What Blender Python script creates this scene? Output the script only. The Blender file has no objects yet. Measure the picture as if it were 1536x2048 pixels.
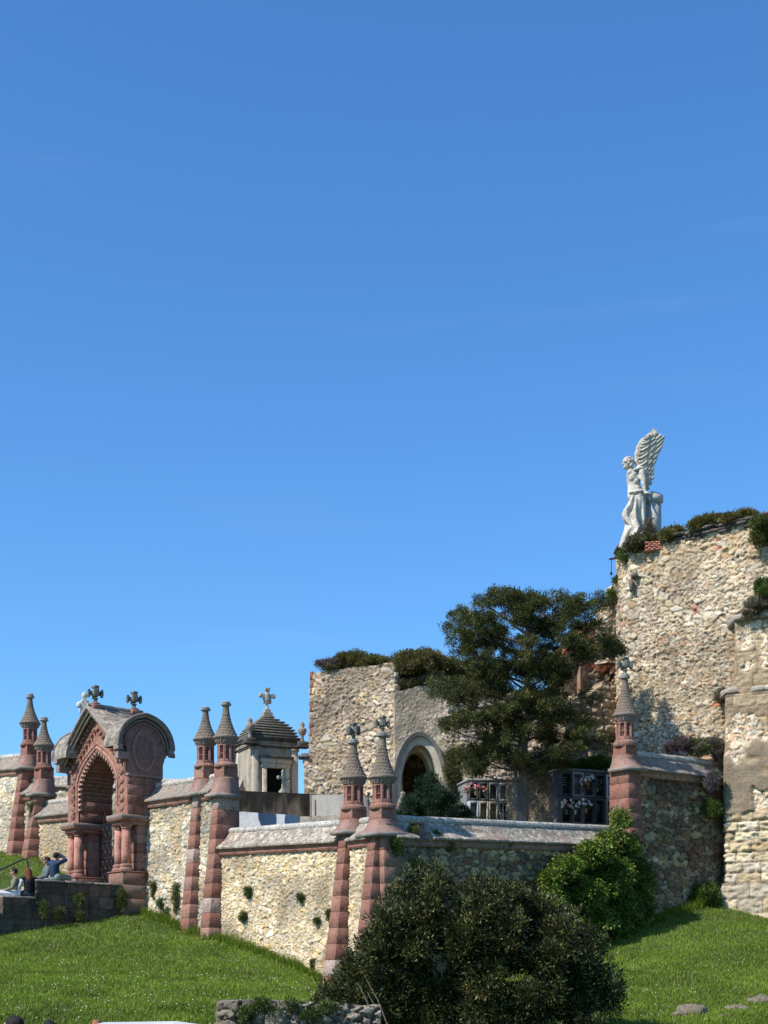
import bpy, math, random
import numpy as np
from mathutils import Vector, Matrix

random.seed(7)
RNG = np.random.default_rng(7)
S = bpy.context.scene
COL = S.collection
PI = math.pi

# ------------------------------------------------------------------ camera, sky, sun, exposure
CAMZ = 1.7
FPX = 3000.0          # focal length in photo pixels
HOR = 2000.0          # horizon row in the photo
cam_d = bpy.data.cameras.new('camera')
cam = bpy.data.objects.new('camera', cam_d)
COL.objects.link(cam)
S.camera = cam
cam.location = (0, 0, CAMZ)
cam.rotation_euler = (math.radians(90), 0, 0)
cam_d.sensor_fit = 'HORIZONTAL'
cam_d.sensor_width = 36
cam_d.lens = 36 * FPX / 1536
cam_d.shift_y = (HOR - 1024) / 1536
cam_d.clip_start = 0.1
cam_d.clip_end = 5000

SUN_EL = math.radians(46)
SH = Vector((-0.84, -0.54)).normalized()       # horizontal direction towards the sun
SUNV = Vector((SH.x * math.cos(SUN_EL), SH.y * math.cos(SUN_EL), math.sin(SUN_EL)))
world = bpy.data.worlds.new('World')
S.world = world
world.use_nodes = True
wn = world.node_tree
bg = wn.nodes['Background']
sky = wn.nodes.new('ShaderNodeTexSky')
sky.sky_type = 'NISHITA'
sky.sun_disc = False
sky.sun_elevation = SUN_EL
sky.sun_rotation = math.atan2(SUNV.x, SUNV.y)
sky.altitude = 0
sky.air_density = 1.15
sky.dust_density = 0.35
sky.ozone_density = 3.2
hs = wn.nodes.new('ShaderNodeHueSaturation')
hs.inputs['Hue'].default_value = 0.502
hs.inputs['Saturation'].default_value = 1.12
hs.inputs['Value'].default_value = 1.0
wn.links.new(sky.outputs[0], hs.inputs['Color'])
tint = wn.nodes.new('ShaderNodeMix'); tint.data_type = 'RGBA'; tint.blend_type = 'MULTIPLY'; tint.inputs[0].default_value = 1.0
tint.inputs[7].default_value = (0.655, 1.02, 1.30, 1)
wn.links.new(hs.outputs[0], tint.inputs[6])
# faint thin cirrus low in the sky
wtc = wn.nodes.new('ShaderNodeTexCoord'); wmp = wn.nodes.new('ShaderNodeMapping'); wmp.inputs['Scale'].default_value = (2.2, 2.2, 22)
wnz = wn.nodes.new('ShaderNodeTexNoise'); wnz.inputs['Scale'].default_value = 1.6; wnz.inputs['Detail'].default_value = 6
wmr = wn.nodes.new('ShaderNodeMapRange'); wmr.inputs['From Min'].default_value = 0.60; wmr.inputs['From Max'].default_value = 0.82; wmr.inputs['To Max'].default_value = 0.06
wmx = wn.nodes.new('ShaderNodeMix'); wmx.data_type = 'RGBA'; wmx.inputs[7].default_value = (3.6, 4.6, 6.2, 1)
wn.links.new(wtc.outputs['Generated'], wmp.inputs[0]); wn.links.new(wmp.outputs[0], wnz.inputs['Vector']); wn.links.new(wnz.outputs[0], wmr.inputs['Value'])
wn.links.new(wmr.outputs[0], wmx.inputs[0]); wn.links.new(tint.outputs[2], wmx.inputs[6]); wn.links.new(wmx.outputs[2], bg.inputs[0])
bg.inputs[1].default_value = 0.126

sl = bpy.data.lights.new('sun', 'SUN')
sl.energy = 5.0
sl.angle = math.radians(0.5)
sl.color = (1.0, 0.94, 0.84)
so = bpy.data.objects.new('sun', sl)
COL.objects.link(so)
so.rotation_euler = SUNV.to_track_quat('Z', 'Y').to_euler()
so.location = (-30, -20, 40)
S.view_settings.view_transform = 'Standard'
S.view_settings.look = 'None'
S.view_settings.exposure = 0.25
S.view_settings.gamma = 1.0

# ------------------------------------------------------------------ placing
def W(px, py, Y):
    return np.array([(px - 768) / FPX * Y, Y, CAMZ + (HOR - py) / FPX * Y])
def Z(py, Y):
    return CAMZ + (HOR - py) / FPX * Y
CX, CY = -0.04, 36.5                       # outer corner of the cemetery wall
D1 = np.array([0.856, -1.0]); D1 /= np.hypot(*D1)     # front wall, left to right
N1 = np.array([D1[1], -D1[0]])                        # its outward normal
D2 = np.array([1.236, 1.0]); D2 /= np.hypot(*D2)
N2 = np.array([D2[1], -D2[0]])
TH1 = math.atan2(D1[1], D1[0]); TH2 = math.atan2(D2[1], D2[0])
def on_line(px, out=0.0, line=1):
    d, n = (D1, N1) if line == 1 else (D2, N2)
    p0 = np.array([CX, CY]) + n * out
    k = (px - 768) / FPX
    t = (k * p0[1] - p0[0]) / (d[0] - k * d[1])
    return p0 + d * t

# ------------------------------------------------------------------ numpy noise
def hsh(ix, iy, seed=0):
    n = (ix.astype(np.int64) * 374761393 + iy.astype(np.int64) * 668265263 + seed * 1442695041) & 0xffffffff
    n = ((n ^ (n >> 13)) * 1274126177) & 0xffffffff
    n = ((n ^ (n >> 15)) * 974634777) & 0xffffffff
    return ((n ^ (n >> 16)) & 0xffff) / 65535.0
def vn(u, v, seed=0):
    iu = np.floor(u); iv = np.floor(v)
    fu = u - iu; fv = v - iv
    fu = fu * fu * (3 - 2 * fu); fv = fv * fv * (3 - 2 * fv)
    a = hsh(iu, iv, seed); b = hsh(iu + 1, iv, seed); c = hsh(iu, iv + 1, seed); d = hsh(iu + 1, iv + 1, seed)
    return (a * (1 - fu) + b * fu) * (1 - fv) + (c * (1 - fu) + d * fu) * fv
def fbm(u, v, seed=0, o=3):
    r = 0; a = 0.5; s = 0
    for i in range(o):
        r = r + a * vn(u, v, seed + i * 17); s += a
        u = u * 2.03; v = v * 2.03; a *= 0.5
    return r / s
def cells(u, v, su, sv, seed=0, jit=0.9):
    U = u / su; V = v / sv
    iu = np.floor(U); iv = np.floor(V)
    f1 = np.full(U.shape, 9.0); f2 = np.full(U.shape, 9.0)
    ca = np.zeros(U.shape); cb = np.zeros(U.shape)
    for a in (-1, 0, 1):
        for b in (-1, 0, 1):
            cu = iu + a; cv = iv + b
            pu = cu + 0.5 + jit * (hsh(cu, cv, seed) - 0.5)
            pv = cv + 0.5 + jit * (hsh(cu, cv, seed + 5) - 0.5)
            d = np.sqrt((U - pu) ** 2 + (V - pv) ** 2)
            m = d < f1
            f2 = np.where(m, f1, np.minimum(f2, d))
            ca = np.where(m, cu, ca); cb = np.where(m, cv, cb)
            f1 = np.where(m, d, f1)
    return f1, f2, hsh(ca, cb, seed + 11), hsh(ca, cb, seed + 23), hsh(ca, cb, seed + 37)
def sst(a, b, x):
    t = np.clip((x - a) / (b - a), 0, 1)
    return t * t * (3 - 2 * t)
def pal(P, r):
    P = np.array(P); i = np.minimum((r * len(P)).astype(int), len(P) - 1)
    return P[i]

# ------------------------------------------------------------------ surface patterns (relief + stone colours)
def rubble(P, mortar_shade, su=0.17, sv=0.13, amp=0.045, seed=1, mix2=0.45, gap=0.16, stain=None, patch=0.62):
    def f(u, v):
        wu = u + su * 0.7 * (fbm(u * 7, v * 7, seed + 3) - 0.5); wv = v + sv * 0.8 * (fbm(u * 7, v * 7, seed + 4) - 0.5)
        f1, f2, r1, r2, r3 = cells(wu, wv, su, sv, seed)
        g1, g2, q1, q2, q3 = cells(wu, wv, su * 0.55, sv * 0.6, seed + 50)
        h1, h2, s1, s2, s3 = cells(wu, wv, su * 1.9, sv * 1.7, seed + 90)
        big = (fbm(u * 1.6, v * 1.9, seed + 28) + 0.2 * (s3 - 0.5)) > 0.64
        f1 = np.where(big, h1, f1); f2 = np.where(big, h2, f2); r1 = np.where(big, s1, r1); r2 = np.where(big, s2, r2)
        m = (fbm(u * 1.1, v * 1.1, seed + 8) + 0.25 * (r3 - 0.5) + big * 1.0) < mix2
        e = np.where(m, (g2 - g1), (f2 - f1)); a = np.where(m, q1, r1); b = np.where(m, q2, r2)
        body = sst(0.0, gap * 1.0, e)
        d = amp * body * (0.45 + 0.75 * b) * np.where(m, 0.8, 1) + 0.022 * (fbm(u * 17, v * 17, seed + 9) - 0.5)
        d = d + 0.03 * (fbm(u * 1.6, v * 1.6, seed + 10) - 0.5)
        c = pal(P, a) * (0.74 + 0.48 * b)[..., None]
        c = c * (0.86 + 0.28 * fbm(u * 9, v * 9, seed + 12))[..., None]
        c = c * (1 - patch * .55 + patch * sst(0.28, 0.62, fbm(u * 0.7, v * 0.9, seed + 61)))[..., None]
        ds = sst(0.60, 0.76, fbm(u * 2.6, v * 0.5, seed + 71))[..., None] * 0.42; c = c * (1 - ds) + np.array(mortar_shade) * 0.8 * ds
        k = sst(0.02, gap * 0.9, e)[..., None]
        c = np.array(mortar_shade) * (1 - k) + c * k  # mortar colour darkened for the shade down in the gaps
        if stain is not None:
            c = stain(u, v, c)
        return d, c
    return f
def ashlar(P, joint, ch=0.36, bw=0.7, seed=1, amp=0.02, rough=0.02, gapw=0.014):
    def f(u, v):
        row = np.floor(v / ch); fv = v / ch - row
        w = bw * (0.75 + 0.5 * hsh(row, row * 0 + 3, seed))
        off = hsh(row, row * 0 + 7, seed) * w
        cu = np.floor((u + off) / w); fu = (u + off) / w - cu
        ed = np.minimum(np.minimum(fu, 1 - fu) * w, np.minimum(fv, 1 - fv) * ch)
        b = hsh(cu, row, seed + 2); a = hsh(cu, row, seed + 9)
        k = sst(0, gapw * 1.6, ed)
        d = (amp * (0.3 + 0.7 * b)) * k + rough * (fbm(u * 7, v * 11, seed + 4) - 0.5)
        c = pal(P, a) * (0.88 + 0.24 * b)[..., None] * (0.8 + 0.4 * fbm(u * 6, v * 9, seed + 6))[..., None]
        kk = sst(0, gapw, ed)[..., None]
        return d, np.array(joint) * (1 - kk) + c * kk
    return f

# ------------------------------------------------------------------ materials
MATS = {}
def nd(nt, t, **kw):
    n = nt.nodes.new(t)
    for k, v in kw.items():
        setattr(n, k, v)
    return n
def stone(name, base=(1, 1, 1), blotch=(0.5, 0.5, 0.48), amt=0.35, scale=3.0, dark=(0.05, 0.045, 0.04), damt=0.2, rough=0.9, bump=0.5, fine=30, metal=0.0, streak=False):
    m = bpy.data.materials.new(name); m.use_nodes = True
    nt = m.node_tree; L = nt.links.new
    b = nt.nodes['Principled BSDF']
    tc = nd(nt, 'ShaderNodeTexCoord')
    at = nd(nt, 'ShaderNodeAttribute'); at.attribute_name = 'Col'
    mul = nd(nt, 'ShaderNodeMix', data_type='RGBA', blend_type='MULTIPLY'); mul.inputs[0].default_value = 1
    L(at.outputs['Color'], mul.inputs[6]); mul.inputs[7].default_value = (*base, 1)
    n1 = nd(nt, 'ShaderNodeTexNoise'); n1.inputs['Scale'].default_value = scale; n1.inputs['Detail'].default_value = 8; n1.inputs['Roughness'].default_value = 0.68
    n2 = nd(nt, 'ShaderNodeTexNoise'); n2.inputs['Scale'].default_value = scale * 2.3; n2.inputs['Detail'].default_value = 8; n2.inputs['Roughness'].default_value = 0.72
    n3 = nd(nt, 'ShaderNodeTexNoise'); n3.inputs['Scale'].default_value = fine; n3.inputs['Detail'].default_value = 6
    mp = nd(nt, 'ShaderNodeMapping'); L(tc.outputs['Object'], mp.inputs[0])
    if streak:
        mp.inputs['Scale'].default_value = (1, 1, 0.3)
    L(mp.outputs[0], n1.inputs['Vector']); L(tc.outputs['Object'], n3.inputs['Vector'])
    ad = nd(nt, 'ShaderNodeVectorMath', operation='ADD'); ad.inputs[1].default_value = (7.3, 2.1, 5.5)
    L(mp.outputs[0], ad.inputs[0]); L(ad.outputs[0], n2.inputs['Vector'])
    def ramp(src, lo, hi, top):
        r = nd(nt, 'ShaderNodeMapRange'); r.inputs['From Min'].default_value = lo; r.inputs['From Max'].default_value = hi
        r.inputs['To Max'].default_value = top; L(src, r.inputs['Value']); return r.outputs[0]
    mx = nd(nt, 'ShaderNodeMix', data_type='RGBA'); L(ramp(n1.outputs[0], 0.47, 0.62, amt), mx.inputs[0])
    L(mul.outputs[2], mx.inputs[6]); mx.inputs[7].default_value = (*blotch, 1)
    md = nd(nt, 'ShaderNodeMix', data_type='RGBA'); L(ramp(n2.outputs[0], 0.5, 0.66, damt), md.inputs[0])
    L(mx.outputs[2], md.inputs[6]); md.inputs[7].default_value = (*dark, 1)
    mf = nd(nt, 'ShaderNodeMix', data_type='RGBA', blend_type='MULTIPLY'); mf.inputs[0].default_value = 1
    r3 = nd(nt, 'ShaderNodeMapRange'); r3.inputs['From Min'].default_value = 0.25; r3.inputs['From Max'].default_value = 0.75
    r3.inputs['To Min'].default_value = 0.72; r3.inputs['To Max'].default_value = 1.28; L(n3.outputs[0], r3.inputs['Value'])
    L(md.outputs[2], mf.inputs[6]); L(r3.outputs[0], mf.inputs[7])
    L(mf.outputs[2], b.inputs['Base Color'])
    b.inputs['Roughness'].default_value = rough; b.inputs['Metallic'].default_value = metal
    b.inputs['Specular IOR Level'].default_value = 0.25
    bp = nd(nt, 'ShaderNodeBump'); bp.inputs['Strength'].default_value = bump; bp.inputs['Distance'].default_value = 0.03
    L(n3.outputs[0], bp.inputs['Height']); L(bp.outputs[0], b.inputs['Normal'])
    MATS[name] = m; return m
def leafmat(name, tint=(1, 1, 1), trans=0.3, rough=0.55, spec=0.3):
    m = bpy.data.materials.new(name); m.use_nodes = True
    nt = m.node_tree; L = nt.links.new
    b = nt.nodes['Principled BSDF']; out = nt.nodes['Material Output']
    at = nd(nt, 'ShaderNodeAttribute'); at.attribute_name = 'Col'
    mul = nd(nt, 'ShaderNodeMix', data_type='RGBA', blend_type='MULTIPLY'); mul.inputs[0].default_value = 1
    L(at.outputs['Color'], mul.inputs[6]); mul.inputs[7].default_value = (*tint, 1)
    L(mul.outputs[2], b.inputs['Base Color'])
    b.inputs['Roughness'].default_value = rough; b.inputs['Specular IOR Level'].default_value = spec
    t = nd(nt, 'ShaderNodeBsdfTranslucent'); L(mul.outputs[2], t.inputs[0])
    mx = nd(nt, 'ShaderNodeMixShader'); mx.inputs[0].default_value = trans
    L(b.outputs[0], mx.inputs[1]); L(t.outputs[0], mx.inputs[2]); L(mx.outputs[0], out.inputs['Surface'])
    MATS[name] = m; return m
def plain(name, c, rough=0.6, metal=0.0, spec=0.3, var=0.15, sc=8):
    m = bpy.data.materials.new(name); m.use_nodes = True
    nt = m.node_tree; L = nt.links.new
    b = nt.nodes['Principled BSDF']
    at = nd(nt, 'ShaderNodeAttribute'); at.attribute_name = 'Col'
    n = nd(nt, 'ShaderNodeTexNoise'); n.inputs['Scale'].default_value = sc; n.inputs['Detail'].default_value = 5
    tc = nd(nt, 'ShaderNodeTexCoord'); L(tc.outputs['Object'], n.inputs['Vector'])
    r = nd(nt, 'ShaderNodeMapRange'); r.inputs['From Min'].default_value = 0.3; r.inputs['From Max'].default_value = 0.7
    r.inputs['To Min'].default_value = 1 - var; r.inputs['To Max'].default_value = 1 + var; L(n.outputs[0], r.inputs['Value'])
    mul = nd(nt, 'ShaderNodeMix', data_type='RGBA', blend_type='MULTIPLY'); mul.inputs[0].default_value = 1
    L(at.outputs['Color'], mul.inputs[6]); mul.inputs[7].default_value = (*c, 1)
    m2 = nd(nt, 'ShaderNodeMix', data_type='RGBA', blend_type='MULTIPLY'); m2.inputs[0].default_value = 1
    L(mul.outputs[2], m2.inputs[6]); L(r.outputs[0], m2.inputs[7])
    L(m2.outputs[2], b.inputs['Base Color'])
    b.inputs['Roughness'].default_value = rough; b.inputs['Metallic'].default_value = metal; b.inputs['Specular IOR Level'].default_value = spec
    MATS[name] = m; return m

M_RUB = stone('rubble_stone', base=(0.93, 0.92, 0.90), amt=0.12, blotch=(0.5, 0.46, 0.38), damt=0.22, dark=(0.16, 0.13, 0.1), scale=1.6, bump=0.7, fine=26)
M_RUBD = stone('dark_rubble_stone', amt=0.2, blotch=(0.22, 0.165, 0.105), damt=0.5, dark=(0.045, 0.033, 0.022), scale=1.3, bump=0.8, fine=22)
M_RED = stone('red_sandstone', amt=0.25, blotch=(0.33, 0.24, 0.19), damt=0.72, dark=(0.085, 0.046, 0.036), scale=2.6, bump=0.8, fine=24)
M_REDG = stone('lichened_sandstone', amt=0.32, blotch=(0.30, 0.26, 0.22), damt=0.5, dark=(0.07, 0.055, 0.045), scale=3.0, bump=0.7, fine=30)
M_COP = stone('lichened_coping', amt=0.85, blotch=(0.60, 0.53, 0.42), damt=0.95, dark=(0.08, 0.06, 0.042), scale=5.5, bump=0.8, fine=30)
M_ROOF = stone('lichened_roof', amt=0.7, blotch=(0.46, 0.41, 0.33), damt=0.92, dark=(0.055, 0.043, 0.035), scale=3.4, bump=0.8, fine=24)
M_GREY = stone('grey_stone', amt=0.4, blotch=(0.3, 0.3, 0.26), damt=0.5, dark=(0.05, 0.05, 0.045), scale=6, bump=0.6, fine=40)
M_COPD = stone('dark_coping', amt=0.6, blotch=(0.33, 0.29, 0.23), damt=0.95, dark=(0.06, 0.045, 0.035), scale=5.5, bump=0.8, fine=30)
M_CON = stone('scaled_spire_stone', amt=0.5, blotch=(0.27, 0.225, 0.165), damt=0.5, dark=(0.07, 0.06, 0.05), scale=5, bump=0.8, fine=40)
M_MARB = stone('weathered_marble', amt=0.25, blotch=(0.5, 0.44, 0.34), damt=0.6, dark=(0.16, 0.135, 0.10), scale=4.2, bump=0.35, fine=14)
M_MAUS = stone('mausoleum_stone', amt=0.3, blotch=(0.44, 0.37, 0.27), damt=0.8, dark=(0.1, 0.085, 0.07), scale=1.6, bump=0.5, fine=18, streak=True)
M_BLK = stone('black_stained_stone', amt=0.3, blotch=(0.05, 0.04, 0.03), damt=0.75, dark=(0.02, 0.018, 0.016), scale=1.5, bump=0.6, fine=20, streak=True)
M_ASH = stone('ashlar_stone', amt=0.2, blotch=(0.46, 0.38, 0.26), damt=0.35, dark=(0.16, 0.12, 0.085), scale=1.5, bump=0.6, fine=20)
M_PLA = stone('cement_render', amt=0.3, blotch=(0.44, 0.36, 0.27), damt=0.35, dark=(0.16, 0.14, 0.12), scale=1.7, bump=0.7, fine=34, streak=True)
M_WHT = stone('limewash', amt=0.25, blotch=(0.7, 0.7, 0.7), damt=0.25, dark=(0.3, 0.29, 0.28), scale=1.2, bump=0.2, fine=20, streak=True)
M_LEAF = leafmat('leaf', trans=0.28)
M_GLOSS = leafmat('glossy_leaf', trans=0.15, rough=0.5, spec=0.3)
M_GRASS = leafmat('grass_blade', trans=0.35, rough=0.6, spec=0.2)
M_BARK = stone('bark', amt=0.4, blotch=(0.22, 0.19, 0.16), damt=0.5, dark=(0.05, 0.04, 0.03), scale=5, bump=0.9, fine=30)
M_IRON = plain('black_iron', (0.03, 0.032, 0.035), rough=0.5, metal=0.3)
M_PL = plain('paint', (1, 1, 1), rough=0.75, spec=0.2)

# ------------------------------------------------------------------ mesh building
def mk(name, V, Fs, mat, parent=None, col=None, smooth=False, world=True):
    V = np.asarray(V, dtype=np.float64).reshape(-1, 3)
    if parent is not None and world:
        Mi = np.array(root_matrix(parent).inverted())
        V = V @ Mi[:3, :3].T + Mi[:3, 3]
    me = bpy.data.meshes.new(name)
    Fs = [np.asarray(f) for f in Fs if len(f)]
    nl = sum(f.size for f in Fs); nf = sum(len(f) for f in Fs)
    me.vertices.add(len(V)); me.vertices.foreach_set('co', V.astype(np.float32).ravel())
    me.loops.add(nl); me.polygons.add(nf)
    me.loops.foreach_set('vertex_index', np.concatenate([f.ravel() for f in Fs]).astype(np.int32))
    st = []; o = 0
    for f in Fs:
        st.append(o + np.arange(len(f)) * f.shape[1]); o += f.size
    me.polygons.foreach_set('loop_start', np.concatenate(st).astype(np.int32))
    if smooth:
        me.polygons.foreach_set('use_smooth', np.ones(nf, dtype=bool))
    me.update(calc_edges=True)
    ca = me.color_attributes.new('Col', 'FLOAT_COLOR', 'POINT')
    C = np.ones((len(V), 4), dtype=np.float32)
    if col is not None:
        C[:, :3] = col
    ca.data.foreach_set('color', C.ravel())
    me.materials.append(mat)
    ob = bpy.data.objects.new(name, me)
    COL.objects.link(ob)
    if parent is not None:
        ob.parent = parent
    return ob
ROOTM = {}
def root_matrix(o):
    while o.parent is not None:
        o = o.parent
    return ROOTM.get(o.name, Matrix.Identity(4))
def thing(name, label, cat, loc=(0, 0, 0), rz=0.0, group=None):
    o = bpy.data.objects.new(name, None); COL.objects.link(o)
    o.location = loc; o.rotation_euler = (0, 0, rz); o.empty_display_size = 0.3
    o['label'] = label; o['category'] = cat
    if group: o['group'] = group
    ROOTM[o.name] = Matrix.Translation(Vector([float(q) for q in loc])) @ Matrix.Rotation(rz, 4, 'Z')
    return o
def tag(o, label, cat, group=None, kind=None):
    if label: o['label'] = label
    if cat: o['category'] = cat
    if group: o['group'] = group
    if kind: o['kind'] = kind
    return o

class MB:
    def __init__(s):
        s.v = []; s.f = {3: [], 4: []}; s.ng = []; s.c = []; s.n = 0
    def add(s, V, F, c=(1, 1, 1)):
        V = np.asarray(V, float).reshape(-1, 3)
        cc = np.broadcast_to(np.asarray(c, float), (len(V), 3)) if np.ndim(c) < 2 else np.asarray(c)
        s.v.append(V); s.c.append(cc)
        for f in F:
            k = len(f)
            if k in (3, 4): s.f[k].append([i + s.n for i in f])
            else: s.ng.append([i + s.n for i in f])
        s.n += len(V)
        return s
    def addq(s, V, Q, c=(1, 1, 1)):
        V = np.asarray(V, float).reshape(-1, 3)
        cc = np.broadcast_to(np.asarray(c, float), (len(V), 3)) if np.ndim(c) < 2 else np.asarray(c)
        s.v.append(V); s.c.append(cc); s.f[np.asarray(Q).shape[1]].extend((np.asarray(Q) + s.n).tolist()); s.n += len(V)
        return s
    def hexa(s, b, t, c=(1, 1, 1)):
        return s.add(list(b) + list(t), [(3, 2, 1, 0), (4, 5, 6, 7), (0, 1, 5, 4), (1, 2, 6, 5), (2, 3, 7, 6), (3, 0, 4, 7)], c)
    def box(s, x0, x1, y0, y1, z0, z1, c=(1, 1, 1), ins=0.0):
        b = [(x0, y0, z0), (x1, y0, z0), (x1, y1, z0), (x0, y1, z0)]
        t = [(x0 + ins, y0 + ins, z1), (x1 - ins, y0 + ins, z1), (x1 - ins, y1 - ins, z1), (x0 + ins, y1 - ins, z1)]
        return s.hexa(b, t, c)
    def frus(s, cx, cy, hx0, hy0, z0, hx1, hy1, z1, c=(1, 1, 1), dx=0, dy=0):
        b = [(cx - hx0, cy - hy0, z0), (cx + hx0, cy - hy0, z0), (cx + hx0, cy + hy0, z0), (cx - hx0, cy + hy0, z0)]
        t = [(cx + dx - hx1, cy + dy - hy1, z1), (cx + dx + hx1, cy + dy - hy1, z1), (cx + dx + hx1, cy + dy + hy1, z1), (cx + dx - hx1, cy + dy + hy1, z1)]
        return s.hexa(b, t, c)
    def lathe(s, prof, n=24, cx=0, cy=0, c=(1, 1, 1), disp=None, caps=True, ph=0):
        prof = np.array(prof, float); m = len(prof)
        A = np.arange(n) * 2 * PI / n + ph
        r = np.repeat(prof[:, 0][:, None], n, 1); z = np.repeat(prof[:, 1][:, None], n, 1); a = np.repeat(A[None], m, 0)
        if disp is not None: r = r + disp(a, z, r)
        V = np.stack([cx + r * np.cos(a), cy + r * np.sin(a), z], -1).reshape(-1, 3)
        i = np.arange(m - 1)[:, None]; j = np.arange(n)[None]; jn = (j + 1) % n
        Q = np.stack([i * n + j, i * n + jn, (i + 1) * n + jn, (i + 1) * n + j], -1).reshape(-1, 4)
        s.addq(V, Q, c)
        if caps:
            s.ng.append([s.n - m * n + k for k in range(n)][::-1]); s.ng.append([s.n - n + k for k in range(n)])
        return s
    def prism(s, poly, a, b, fr, c=(1, 1, 1)):
        # poly: 2-D points, fr(u,v,w)->xyz, extruded w from a to b
        n = len(poly)
        V = [fr(u, v, a) for u, v in poly] + [fr(u, v, b) for u, v in poly]
        F = [(i, (i + 1) % n, (i + 1) % n + n, i + n) for i in range(n)]
        s.add(V, F, c); k = s.n - 2 * n
        s.ng.append([k + i for i in range(n)][::-1]); s.ng.append([k + n + i for i in range(n)])
        return s
    def caps(s, p0, r0, p1, r1, n=10, m=4, c=(1, 1, 1), flat=1.0, up=None):
        p0 = np.array(p0, float); p1 = np.array(p1, float); d = p1 - p0; L = np.linalg.norm(d)
        d = d / L if L > 1e-9 else np.array([0, 0, 1.0])
        a = np.cross(d, np.array(up if up is not None else ([0, 0, 1] if abs(d[2]) < 0.9 else [1, 0, 0]), float)); a /= np.linalg.norm(a); b = np.cross(d, a)
        rings = []
        for i in range(m + 1):
            t = -PI / 2 + PI / 2 * i / m
            rings.append((p0 + d * r0 * math.sin(t), max(r0 * math.cos(t), 1e-4)))
        for i in range(m + 1):
            t = PI / 2 * i / m
            rings.append((p1 + d * r1 * math.sin(t), max(r1 * math.cos(t), 1e-4)))
        V = []
        for q, r in rings:
            for k in range(n):
                an = 2 * PI * k / n
                V.append(q + a * r * math.cos(an) + b * r * math.sin(an) * flat)
        R = len(rings)
        F = [(i * n + k, i * n + (k + 1) % n, (i + 1) * n + (k + 1) % n, (i + 1) * n + k) for i in range(R - 1) for k in range(n)]
        s.add(V, F, c); k0 = s.n - R * n
        s.ng.append([k0 + k for k in range(n)][::-1]); s.ng.append([s.n - n + k for k in range(n)])
        return s
    def tube(s, pts, rad, n=8, c=(1, 1, 1)):
        pts = [np.array(p, float) for p in pts]; V = []; R = len(pts)
        if np.ndim(rad) == 0: rad = [rad] * R
        for i, p in enumerate(pts):
            d = pts[min(i + 1, R - 1)] - pts[max(i - 1, 0)]; d /= np.linalg.norm(d) + 1e-12
            a = np.cross(d, [0, 0, 1.0] if abs(d[2]) < 0.95 else [1.0, 0, 0]); a /= np.linalg.norm(a); b = np.cross(d, a)
            for k in range(n):
                an = 2 * PI * k / n; V.append(p + (a * math.cos(an) + b * math.sin(an)) * rad[i])
        F = [(i * n + k, i * n + (k + 1) % n, (i + 1) * n + (k + 1) % n, (i + 1) * n + k) for i in range(R - 1) for k in range(n)]
        s.add(V, F, c); k0 = s.n - R * n
        s.ng.append([k0 + k for k in range(n)][::-1]); s.ng.append([s.n - n + k for k in range(n)])
        return s
    def ell(s, c0, r, n=10, m=7, c=(1, 1, 1)):
        V = []; 
        for i in range(m + 1):
            t = -PI / 2 + PI * i / m
            for k in range(n):
                a = 2 * PI * k / n
                V.append((c0[0] + r[0] * max(math.cos(t), 1e-3) * math.cos(a), c0[1] + r[1] * max(math.cos(t), 1e-3) * math.sin(a), c0[2] + r[2] * math.sin(t)))
        F = [(i * n + k, i * n + (k + 1) % n, (i + 1) * n + (k + 1) % n, (i + 1) * n + k) for i in range(m) for k in range(n)]
        s.add(V, F, c); k0 = s.n - (m + 1) * n
        s.ng.append([k0 + k for k in range(n)][::-1]); s.ng.append([s.n - n + k for k in range(n)])
        return s
    def arrays(s):
        return np.concatenate(s.v), np.concatenate(s.c)
    def build(s, name, mat, parent=None, smooth=False, world=True, bevel=0):
        V, C = s.arrays()
        if s.ng:
            if parent is not None and world:
                Mi = np.array(root_matrix(parent).inverted()); V = V @ Mi[:3, :3].T + Mi[:3, 3]
            me = bpy.data.meshes.new(name)
            me.from_pydata(V.tolist(), [], s.f[4] + s.f[3] + s.ng)
            ca = me.color_attributes.new('Col', 'FLOAT_COLOR', 'POINT')
            CC = np.ones((len(V), 4), dtype=np.float32); CC[:, :3] = C
            ca.data.foreach_set('color', CC.ravel())
            if smooth: me.polygons.foreach_set('use_smooth', np.ones(len(me.polygons), dtype=bool))
            me.materials.append(mat)
            ob = bpy.data.objects.new(name, me); COL.objects.link(ob)
            if parent is not None: ob.parent = parent
        else:
            ob = mk(name, V, [np.array(s.f[4], dtype=int).reshape(-1, 4), np.array(s.f[3], dtype=int).reshape(-1, 3)], mat, parent, C, smooth, world)
        if bevel:
            b = ob.modifiers.new('bevel', 'BEVEL'); b.width = bevel; b.segments = 1; b.limit_method = 'ANGLE'
        return ob
    def fuse(s, name, mat, parent=None, voxel=0.012, it=3, world=True, colf=None):
        V, _ = s.arrays()
        if parent is not None and world:
            Mi = np.array(root_matrix(parent).inverted()); V = V @ Mi[:3, :3].T + Mi[:3, 3]
        me = bpy.data.meshes.new('tmp'); me.from_pydata(V.tolist(), [], s.f[4] + s.f[3] + s.ng)
        o = bpy.data.objects.new('tmp', me); COL.objects.link(o)
        r = o.modifiers.new('r', 'REMESH'); r.mode = 'VOXEL'; r.voxel_size = voxel
        sm = o.modifiers.new('s', 'SMOOTH'); sm.iterations = it; sm.factor = 0.5
        dg = bpy.context.evaluated_depsgraph_get()
        m2 = bpy.data.meshes.new_from_object(o.evaluated_get(dg))
        bpy.data.objects.remove(o); bpy.data.meshes.remove(me)
        m2.name = name; m2.materials.clear(); m2.materials.append(mat)
        m2.polygons.foreach_set('use_smooth', np.ones(len(m2.polygons), dtype=bool))
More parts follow.
